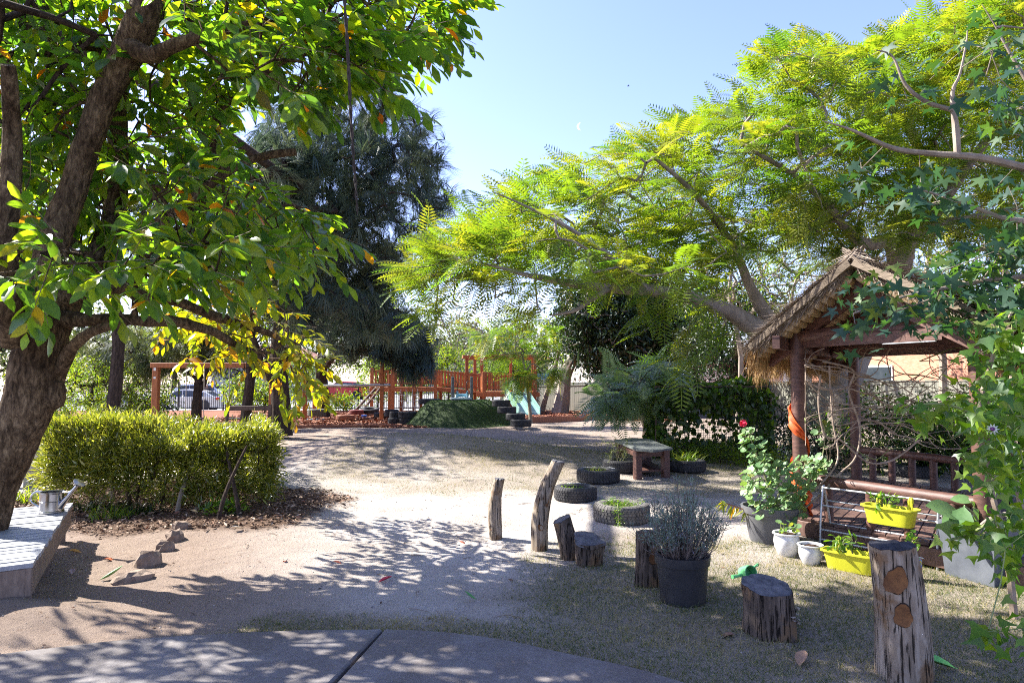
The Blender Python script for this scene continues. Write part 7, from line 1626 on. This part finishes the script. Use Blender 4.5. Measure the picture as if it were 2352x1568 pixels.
c = TY[1].location; wt = thing('trailing_weed', 'weed runner spilling over the front of the dusty grey tyre', 'plant', (c.x - .08, c.y - .3, .1)); T = np.stack([c.x - .09 + rng.normal(size=90) * .022, c.y - .33 + .07 * rng.random(90) - .03, .22 - .24 * rng.random(90)], 1); T[:, 2] += c.z; scatter_obj('foliage', LEAF_LANCE, basis(unit(rng.normal(size=T.shape) + np.array((0, -.4, -.5))), rng.normal(size=T.shape), .028 + .02 * rng.random(90)), T, L_VINE, wt)['kind'] = 'stuff'; MB().tube([(c.x - .08, c.y - .2, c.z + .23), (c.x - .09, c.y - .33, c.z + .2), (c.x - .09, c.y - .36, c.z + .01)], .003, 5).build('stem', GST, wt)
weeds(TY[2], 'sparse weeds in the tyre behind the tall leaning post', 30, .2, .1, L_VINE, .035, z0=.1); weeds(TY[3], 'few green weeds in the lettered tyre', 34, .2, .1, L_SHRUB, .04, z0=.12)
weeds(TY[4], 'tall wispy weeds growing from the chunky tyre', 110, .3, .48, L_GUM, .035, z0=.12, off=(-.05, 0)); c = TY[5].location; strap_clump('strappy_plant', 'strappy plant growing in the shaded tyre right of the table', (c.x, c.y), 110, .34, L_SHRUB, .1, .014, z=c.z + .12)
# green toy watering can lying down
TGN = M('toy_green', (.10, .38, .14), (.13, .45, .18), 5, .4, .03); b = on(1722, 1338); tg = thing('toy_watering_can', 'small light green plastic watering can lying behind the wide stump', 'toy', (b.x, b.y + .05, gnd(b.x, b.y) + .055), .3)
Ry = Matrix.Rotation(math.radians(75), 3, 'X'); MB().lathe([(.045, -.06), (.055, .0), (.055, .05), (.05, .05), (.046, -.04)], (0, 0, .01), 20, R=Ry).build('body', TGN, tg, True, world=False)
MB().tube([(-.04, 0, .0), (-.09, -.01, -.005), (-.15, -.02, -.005)], [.016, .012, .016], 10).build('spout', TGN, tg, True, world=False)
pp, rr = smooth_path([Vector(q) for q in ((.03, -.03, .05), (.08, -.02, .075), (.11, .02, .05), (.05, .05, .03))], [.007] * 4); MB().tube(pp, rr, 6).build('handle', TGN, tg, True, world=False)

# ================================================================== VINE CAGE
cg = thing('vine_cage', 'wire mesh cage half covered in heart leaved vines behind the low table', 'vine cage', (3.9, 14.4, 0))
WIRE = M('dark_wire', (.03, .026, .022), (.06, .05, .04), 20, .8, .1); k0 = Gz(1508, 1050, 0); A1 = Vector((X(1505, 13.9), 13.9)); A2_ = Vector((X(1768, 14.4), 14.4)); dp = Vector((.25, 2.1)); Hc = 1.48
def wirewall(a, b, label):
    L = (b - a).length; mb = MB(); n = int(L / .10)
    for i in range(n + 1):
        q = a.lerp(b, i / n); j = random.uniform(-.01, .01); mb.tube([(q.x, q.y, 0), (q.x + j, q.y, .7), (q.x, q.y, Hc)], .0042, 4, cap=False)
    for k in range(15): z = Hc * (k + .5) / 15; mb.tube([(a.x, a.y, z), ((a.x + b.x) / 2, (a.y + b.y) / 2, z + random.uniform(-.02, .02)), (b.x, b.y, z)], .0042, 4, cap=False)
    o = mb.build('wire_panel', WIRE, cg); o['kind'] = 'stuff'
for a, b in ((A1, A2_), (A1 + dp, A2_ + dp), (A1, A1 + dp), (A2_, A2_ + dp)): wirewall(a, b, '')
for q in (A1, A2_, A1 + dp, A2_ + dp): MB().tube([(q.x, q.y, -.05), (q.x, q.y, Hc)], .022, 8).build('post', DW, cg)
for a, b in ((A1, A2_), (A1 + dp, A2_ + dp), (A1, A1 + dp), (A2_, A2_ + dp)): MB().tube([(a.x, a.y, Hc), (b.x, b.y, Hc)], .018, 6).build('top_rail', DW, cg)
L_CAGE = leaf_mat('leaf_cage', [(0, (.02, .045, .012)), (.5, (.04, .085, .014)), (.85, (.07, .13, .016)), (1, (.16, .18, .02))], .4, .42, G)
vi = thing('climbing_vine', 'heart leaved vine draped over the top and sides of the wire cage', 'vine', (3.9, 14.3, 0)); T = []
def wallpts(a, b, n, f, th=.12):
    u = rng.random(n); z = rng.random(n); k = f(u, z); u, z = u[k], z[k]; return np.stack([a.x + (b.x - a.x) * u + rng.normal(size=len(u)) * .03, a.y + (b.y - a.y) * u + rng.normal(size=len(u)) * th, Hc * z], 1)
dens = lambda u, z: rng.random(len(u)) < np.clip(.30 + .9 * (z > .66) * (z - .5) * 2.2 + .9 * np.maximum(0, .22 - u) * 4 + .9 * np.maximum(0, u - .86) * 6 + .35 * np.sin(u * 17 + z * 6) * (z > .4) - .1 * (z < .5) + .5 * (z < .18), .04, 1)
T = np.concatenate([wallpts(A1, A2_, 2300, dens), wallpts(A1 + dp, A2_ + dp, 1500, dens), wallpts(A1, A1 + dp, 1400, dens), wallpts(A2_, A2_ + dp, 1400, dens)])
nt = 1900; u, v = rng.random(nt), rng.random(nt); top_ = np.stack([A1.x + (A2_.x - A1.x) * u + dp.x * v, A1.y + (A2_.y - A1.y) * u + dp.y * v, Hc + .02 + .10 * rng.random(nt) * (1 + .8 * np.sin(u * 9))], 1); T = np.concatenate([T, top_])
ax = unit(np.array((0, -.15, -.8)) + rng.normal(size=T.shape) * .5); nr = np.array((-.2, -.8, .5)) + rng.normal(size=T.shape) * .5; foliage(vi, LEAF_HEART, basis(ax, nr, .075 + .055 * rng.random(len(T))), T, L_CAGE, 300, 'foliage', minpx=8)
sub = T[rng.choice(len(T), 700, replace=False)]; grow([([Vector((A1.x, A1.y, 0)), Vector((A1.x, A1.y, 1.2))], [.012, .008]), ([Vector((A2_.x, A2_.y, 0)), Vector((A2_.x, A2_.y, 1.2))], [.012, .008]), ([Vector(((A1.x + A2_.x) / 2, A1.y, 0)), Vector(((A1.x + A2_.x) / 2, A1.y, .8))], [.01, .006])], sub, .0025, 3, .4, .012, .02, 'stems', BARKD, vi)
for px, d, lb in ((1650, 13.4, 'weedy undergrowth at the front foot of the cage'), (1560, 13.6, 'undergrowth between the table and the cage'), (1740, 12.8, 'shaded undergrowth right of the cage foot')):
    bush_tree('low_shrub', lb, 'shrub', (X(px, d), d), [(0, 0, -.05, .012), (.02, 0, .15, .008)], [((0, 0, .16), (.55, .35, .16))], 190, 9, .05, L_SHRUB, BARKD, group='undergrowth round the cage', clump=(.4, .9), rt=.002)
for px, py, d, h, lb in ((1810, 1000, 15, 1.2, 'shaded shrub between the cage and the hut post'), (1880, 1000, 12.2, 1.0, 'shaded shrub behind the hut left post'), (2060, 1010, 13, 1.1, 'shrub seen through the hut toward the fence'), (2190, 1000, 12, 1.1, 'shrub seen through the hut at the right')):
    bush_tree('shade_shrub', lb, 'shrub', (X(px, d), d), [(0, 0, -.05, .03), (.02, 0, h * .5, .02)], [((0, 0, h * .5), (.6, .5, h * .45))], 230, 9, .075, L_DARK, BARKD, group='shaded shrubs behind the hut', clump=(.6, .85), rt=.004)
for px, d, h, lb in ((2010, 11.8, 1.5, 'green shrub behind the hut back rail, left of the tall weeds'), (2120, 11.4, 1.35, 'leafy shrub in the middle of the hut back view'), (2240, 10.9, 1.7, 'tall green shrub closing the view behind the hut right corner'), (2330, 10.2, 1.9, 'tall shrub at the far right beyond the hut')):
    bush_tree('back_shrub', lb, 'shrub', (X(px, d), d), [(0, 0, -.05, .03), (.03, 0, h * .5, .02)], [((0, 0, h * .52), (.6, .5, h * .46))], 190, 9, .085, L_CAGE, BARKD, group='green shrubs behind the hut', clump=(.6, .75), rt=.004)
# strappy big plants in the hut's back corner
for px, d, lb in ((2130, 8.9, 'dark sword leaved plant beyond the hut back rail'), (2215, 8.6, 'second sword leaved plant at the hut back corner')):
    strap_clump('sword_leaf_plant', lb, (X(px, 11.5), 11.5), 60, 1.0, L_DARK, .1, .05, 'plant', None, None, .8, .05)

# ================================================================== BARE VINE TANGLE on the hut
tgv = thing('bare_vine_tangle', 'tangle of pale leafless vine stems across the hut opening', 'vine', (X(1990, 6.9), 6.9, 1.2)); VS = M('vine_bare', (.20, .145, .10), (.36, .28, .21), 14, .8, .2); r = random.Random(12); VG = M('vine_green', (.16, .20, .06), (.24, .28, .10), 14, .6, .1)
anch = [(r.uniform(1870, 2250), r.uniform(820, 1000), r.uniform(6.6, 7.4)) for _ in range(46)]
for i in range(74):
    a = anch[r.randrange(46)]; x, y, d = a; ang = r.uniform(-.7, .7) + (PI if r.random() < .5 else 0); pts = [P(x, y, d)]; st_ = r.uniform(22, 46)
    for k in range(r.randint(5, 10)):
        ang += r.uniform(-.55, .55); x += math.cos(ang) * st_; y += math.sin(ang) * st_ * .75; y = min(max(y, 800), 1030 if r.random() < .8 else 1090); x = min(max(x, 1850), 2290); d += r.uniform(-.06, .06); pts.append(P(x, y, d))
    q, rr = smooth_path(pts, [.0075 * r.uniform(.4, 1.1) * (1 - .6 * k / len(pts)) for k in range(len(pts))], 4); MB().tube(q, rr, 5).build('vine_stem', VG if i % 9 == 0 else VS, tgv, True)
for pts in ([(1885, 860), (1880, 930), (1895, 1000), (1930, 1010), (1990, 1060), (2040, 1060), (2075, 1040), (2110, 1010)], [(1890, 830), (1960, 850), (1950, 900), (1975, 980), (1965, 1050), (1925, 1090), (1890, 1130), (1850, 1165)], [(1905, 840), (1912, 960), (1925, 1050), (1895, 1100), (1862, 1130)]):
    q, rr = smooth_path([P(x, y, 6.75) for x, y in pts], [.010] * len(pts), 5); MB().tube(q, rr, 6).build('vine_stem', VS, tgv, True)

# ================================================================== STAR LEAVED TREE (right foreground)
s_t = thing('star_leaf_tree', 'star leaved tree reaching its branches in from the right edge', 'tree', (4.6, 4.3, 0)); z4 = 4.4
sl_l = limbs_of(s_t, [[(4.9, 4.3, -.1, .11), (4.85, 4.3, 1.2, .095), (4.75, 4.35, 2.1, .08), (4.6, 4.4, 3.0, .07), (4.4, 4.5, 4.2, .05)],
    ], BARKG, 'limb', 12, .05)
sl_l += [ (lambda P_R: (MB().tube(P_R[0], P_R[1], 8, rough=.05).build('limb', BARKG, s_t, True), P_R)[1])(smooth_path(*limb_px(s), 5)) for s in (
    [(2830, 560, z4, 16), (2600, 470, z4, 14), (2420, 400, z4, 12), (2352, 385, z4, 10), (2250, 362, z4, 9), (2130, 352, z4, 7), (2050, 340, z4, 6), (1960, 300, z4 - .1, 3.4), (1890, 278, z4 - .1, 1)],
    [(2200, 360, z4, 8), (2196, 300, z4, 8), (2188, 215, z4, 5), (2205, 170, z4, 3.4), (2220, 95, z4, 2), (2222, 60, z4, .7)],
    [(2196, 255, z4, 6), (2130, 235, z4, 5), (2080, 195, z4, 4), (2050, 130, z4, 2.4), (2010, 115, z4, .8)],
    [(2830, 620, z4, 14), (2600, 600, z4 + .2, 11), (2400, 520, z4 + .3, 8), (2300, 500, z4 + .3, 6), (2220, 470, z4 + .3, 4), (2100, 430, z4 + .2, 2)],
    [(2830, 720, z4, 14), (2600, 700, z4 + .3, 11), (2420, 640, z4 + .4, 8), (2300, 640, z4 + .4, 6), (2180, 660, z4 + .4, 5), (2080, 680, z4 + .4, 3), (1960, 720, z4 + .4, 2)],
    [(2500, 400, z4, 8), (2400, 250, z4, 6), (2330, 140, z4, 3.5), (2280, 50, z4, 1.5), (2255, 10, z4, .7)])]
T = np.concatenate([sample_px([(2020, 660), (1960, 700), (1920, 730), (1960, 760), (2080, 720), (2150, 760), (2352, 760), (2400, 560), (2300, 520), (2220, 580), (2120, 640)], z4 - .2, z4 + .9, 50), sample_px([(1880, 280), (2000, 330), (2200, 380), (2380, 440), (2380, 560), (2200, 520), (2000, 430), (1960, 360)], z4 - .3, z4 + .7, 15), sample_px([(1985, 130), (2060, 90), (2200, 60), (2380, 60), (2380, 300), (2250, 260), (2100, 210), (2000, 190)], z4 - .4, z4 + .7, 12), sample_ell((5.4, 4.6, 3.6), (1.0, 1.2, 1.2), 30)])
E = grow(sl_l, T, .0022, 4, .42, .03, .04, 'branch', BARKG, s_t); E = unit(E); Ts, Bs = [], []
for k in range(9):
    ax = unit(E * .3 + rng.normal(size=T.shape) * .6 + np.array((0, 0, -.35))); Ts.append(T + rng.normal(size=T.shape) * .085 + E * .04); Bs.append(basis(ax, np.array((-.1, -.3, 1.)) + rng.normal(size=T.shape) * .5, .075 + .045 * rng.random(len(T))))
foliage(s_t, LEAF_STAR, np.concatenate(Bs), np.concatenate(Ts), L_STAR, 300, 'foliage', minpx=15)
# ================================================================== PASSION VINE (right edge)
pv = thing('passion_vine', 'leafy passion vine with pale fruit and one white flower at the right edge', 'vine', (X(2300, 4.6), 4.6, 0)); z5 = 4.6; vl = []
for i, s in enumerate(([(2330, 1420, z5, 9), (2310, 1250, z5, 8), (2270, 1100, z5, 7), (2250, 950, z5, 6), (2280, 820, z5, 5), (2330, 700, z5, 4)], [(2400, 1300, z5, 8), (2352, 1190, z5, 7), (2330, 1060, z5, 6), (2320, 900, z5, 5), (2340, 780, z5, 4)], [(2260, 960, z5, 4), (2180, 930, z5 + .1, 3), (2110, 930, z5 + .2, 2.5), (2070, 950, z5 + .2, 2)], [(2300, 1180, z5, 5), (2240, 1220, z5, 4), (2180, 1240, z5 - .1, 3)])):
    p, rr = limb_px(s); p, rr = smooth_path(p, rr, 5); MB().tube(p, rr, 6).build('stem', VG if i > 1 else VS, pv, True); vl.append((p, rr))
p, rr = smooth_path([P(x, y, 4.9) for x, y in ((2245, 1222), (2262, 1200), (2300, 1182), (2352, 1178), (2460, 1150))], [.015, .017, .018, .02, .024], 5); MB().tube(p, rr, 10, rough=.05).build('woody_stem', BARKG, pv, True)
p, rr = smooth_path([P(x, y, 4.9) for x, y in ((2262, 1225), (2300, 1212), (2352, 1195), (2460, 1180))], [.013, .015, .018, .02], 5); MB().tube(p, rr, 10, rough=.05).build('woody_stem', BARKG, pv, True)
T = np.concatenate([sample_px([(2250, 720), (2420, 700), (2420, 1000), (2352, 1160), (2290, 1160), (2230, 1080), (2210, 950), (2240, 850)], z5 - .6, z5 + .5, 230), sample_px([(2070, 930), (2200, 900), (2260, 940), (2200, 990), (2100, 980)], z5, z5 + .4, 26), sample_px([(2280, 1180), (2420, 1150), (2420, 1330), (2340, 1320), (2270, 1260)], z5 - .6, z5 + .1, 46), sample_px([(2180, 1210), (2280, 1225), (2280, 1260), (2180, 1250)], z5 - .2, z5, 9), sample_px([(2255, 1440), (2352, 1440), (2352, 1480), (2260, 1480)], 3.6, 3.9, 7)])
E = grow(vl, T, .0016, 4, .38, .008, .03, 'tendrils', VG, pv); camd = unit(np.array((0, 0, CAMZ)) - T); Ts, Bs = [], []
for k in range(3):
    nr = unit(np.array(TO_SUN) * .45 + camd * .5 + rng.normal(size=T.shape) * .45 + np.array((0, 0, .4))); ax = unit(rng.normal(size=T.shape) * .5 + np.array((0, 0, -.6))); Ts.append(T + rng.normal(size=T.shape) * .04 * k); Bs.append(basis(ax, nr, .06 + .055 * rng.random(len(T))))
foliage(pv, LEAF_TRI, np.concatenate(Bs), np.concatenate(Ts), L_VINE, 300, 'foliage', minpx=5)
FR = M('fruit_green', (.16, .24, .05), (.24, .32, .08), 8, .35, .1)
for x, y in ((2258, 1060), (2305, 1068), (2328, 1212)): MB().lathe([(0, -.026), (.014, -.022), (.022, -.01), (.024, .004), (.018, .018), (.0, .026)], P(x, y, z5 - .25), 14).build('fruit', FR, pv, True)
fc = P(2280, 985, z5 - .45); fd = (Vector((0, 0, CAMZ)) - fc).normalized(); u_ = fd.cross(Vector((0, 0, 1))).normalized(); w_ = u_.cross(fd); PW = M('petal_white', (.6, .62, .6), (.72, .74, .72), 20, .5, .1); PP = M('petal_purple', (.12, .03, .16), (.2, .06, .24), 20, .5, .1)
for i in range(10):
    a = 2 * PI * i / 10; d = u_ * math.cos(a) + w_ * math.sin(a); s_ = d.cross(fd); MB().add([fc, fc + d * .018 + s_ * .006 + fd * .006, fc + d * .036, fc + d * .018 - s_ * .006 + fd * .006], [(0, 1, 2, 3)]).build('petal', PW, pv)
MB().lathe([(.015, 0), (.010, .006), (.003, .016), (0, .018)], fc + fd * .002, 12, R=fd.to_track_quat('Z', 'Y').to_matrix()).build('flower_centre', PP, pv, True)

# ================================================================== SKY THINGS, PERSON
mo_ = thing('crescent_moon', 'thin pale crescent moon in the daytime sky over the feathery tree', 'moon', P(1331, 291, 2000)); mm, nt_, b_ = _new('moon'); b_.inputs['Base Color'].default_value = (.5, .5, .5, 1); b_.inputs['Emission Color'].default_value = (.95, .97, 1, 1); b_.inputs['Emission Strength'].default_value = .62
c = P(1334, 291, 2000); Rm = 11.5; mb = MB(); vs = []
for i in range(17):
    a = PI / 2 + PI * i / 16; x, z = math.cos(a) * Rm, math.sin(a) * Rm; t = abs(math.cos(a)); vs += [c + Vector((x, 0, z)), c + Vector((x * .55, -3 * t, z * .985))]
mb.add(vs, [(2 * i, 2 * i + 1, 2 * i + 3, 2 * i + 2) for i in range(16)]).build('crescent', mm, mo_)
bd = P(1443, 198, 45); br_ = thing('flying_bird', 'tiny dark bird gliding high in the open sky', 'bird', bd); MB().tube([bd + Vector((-.09, 0, 0)), bd + Vector((-.03, 0, .0)), bd + Vector((.05, 0, 0)), bd + Vector((.1, 0, .0))], [.008, .028, .022, .006], 8).build('body', BLACKMETAL, br_)
for s in (-1, 1): MB().add([bd + Vector((-.03, 0, .01)), bd + Vector((.03, 0, .01)), bd + Vector((.03, -s * .14, .05)), bd + Vector((-.0, -s * .22, .02))], [(0, 1, 2, 3)]).build('wing', BLACKMETAL, br_)
# person walking by on the street
pc = Vector((X(477, 48.2), 48.2, gnd(X(477, 48.2), 48.2) + .02))
pr = thing('person', 'person in a dark top and pale cap standing in the street beyond the cars', 'person', pc, .3)
def skin(nodes, edges, radii, mat, name, par):
    me = bpy.data.meshes.new(name); me.from_pydata(nodes, edges, []); o = link(name, me, par); me.materials.append(mat)
    m = o.modifiers.new('s', 'SKIN'); sv_ = me.skin_vertices[0].data
    for i, r_ in enumerate(radii): sv_[i].radius = (r_, r_) if not hasattr(r_, '__len__') else r_
    sv_[0].use_root = True; m.use_smooth_shade = True; o.modifiers.new('u', 'SUBSURF').levels = 2; o.modifiers['u'].render_levels = 2; return o
SKN = M('skin', (.42, .24, .16), (.5, .3, .2), 8, .6, .05)
nodes = [(0, 0, .93), (0, 0, 1.12), (0, 0, 1.36), (0, 0, 1.46), (0, 0, 1.56), (0, .01, 1.66), (.17, 0, 1.38), (.22, .02, 1.12), (.2, -.08, .88), (-.17, 0, 1.38), (-.23, .02, 1.12), (-.18, -.12, .92), (.09, 0, .88), (.11, -.02, .48), (.11, .03, .08), (.11, -.12, .04), (-.09, 0, .88), (-.11, .0, .48), (-.12, .06, .08), (-.12, -.08, .04)]
edges = [(0, 1), (1, 2), (2, 3), (3, 4), (4, 5), (2, 6), (6, 7), (7, 8), (2, 9), (9, 10), (10, 11), (0, 12), (12, 13), (13, 14), (14, 15), (0, 16), (16, 17), (17, 18), (18, 19)]
skin(nodes, edges, [(.15, .1), (.13, .1), (.15, .1), .055, .085, .08, .06, .042, .032, .06, .042, .032, .085, .06, .042, .04, .085, .06, .042, .04], SKN, 'body', pr)
DCL = M('dark_cloth', (.012, .014, .02), (.03, .034, .045), 12, .9, .2)
skin([(0, 0, .92), (0, 0, 1.12), (0, 0, 1.36), (.17, 0, 1.375), (.215, .01, 1.18), (-.17, 0, 1.375), (-.22, .01, 1.18)], [(0, 1), (1, 2), (2, 3), (3, 4), (2, 5), (5, 6)], [(.175, .125), (.15, .12), (.17, .12), .078, .06, .078, .06], DCL, 'shirt', pr)
skin([(0, 0, .93), (.09, 0, .84), (.11, -.02, .48), (.11, .03, .14), (-.09, 0, .84), (-.11, .0, .48), (-.12, .06, .14)], [(0, 1), (1, 2), (2, 3), (0, 4), (4, 5), (5, 6)], [(.17, .12), .1, .075, .06, .1, .075, .06], M('denim', (.03, .04, .07), (.05, .065, .1), 20, .9, .2), 'trousers', pr)
MB().lathe([(.098, 0), (.1, .03), (.085, .075), (0, .1)], (0, .01, 1.63), 16).build('cap', M('cap_cloth', (.5, .5, .5), (.6, .6, .6), 10, .8, .1), pr, True, world=False)
MB().add([(-.07, -.08, 1.64), (.07, -.08, 1.64), (.05, -.17, 1.62), (-.05, -.17, 1.62)], [(0, 1, 2, 3)]).build('cap_brim', MATS['cap_cloth'], pr, world=False)
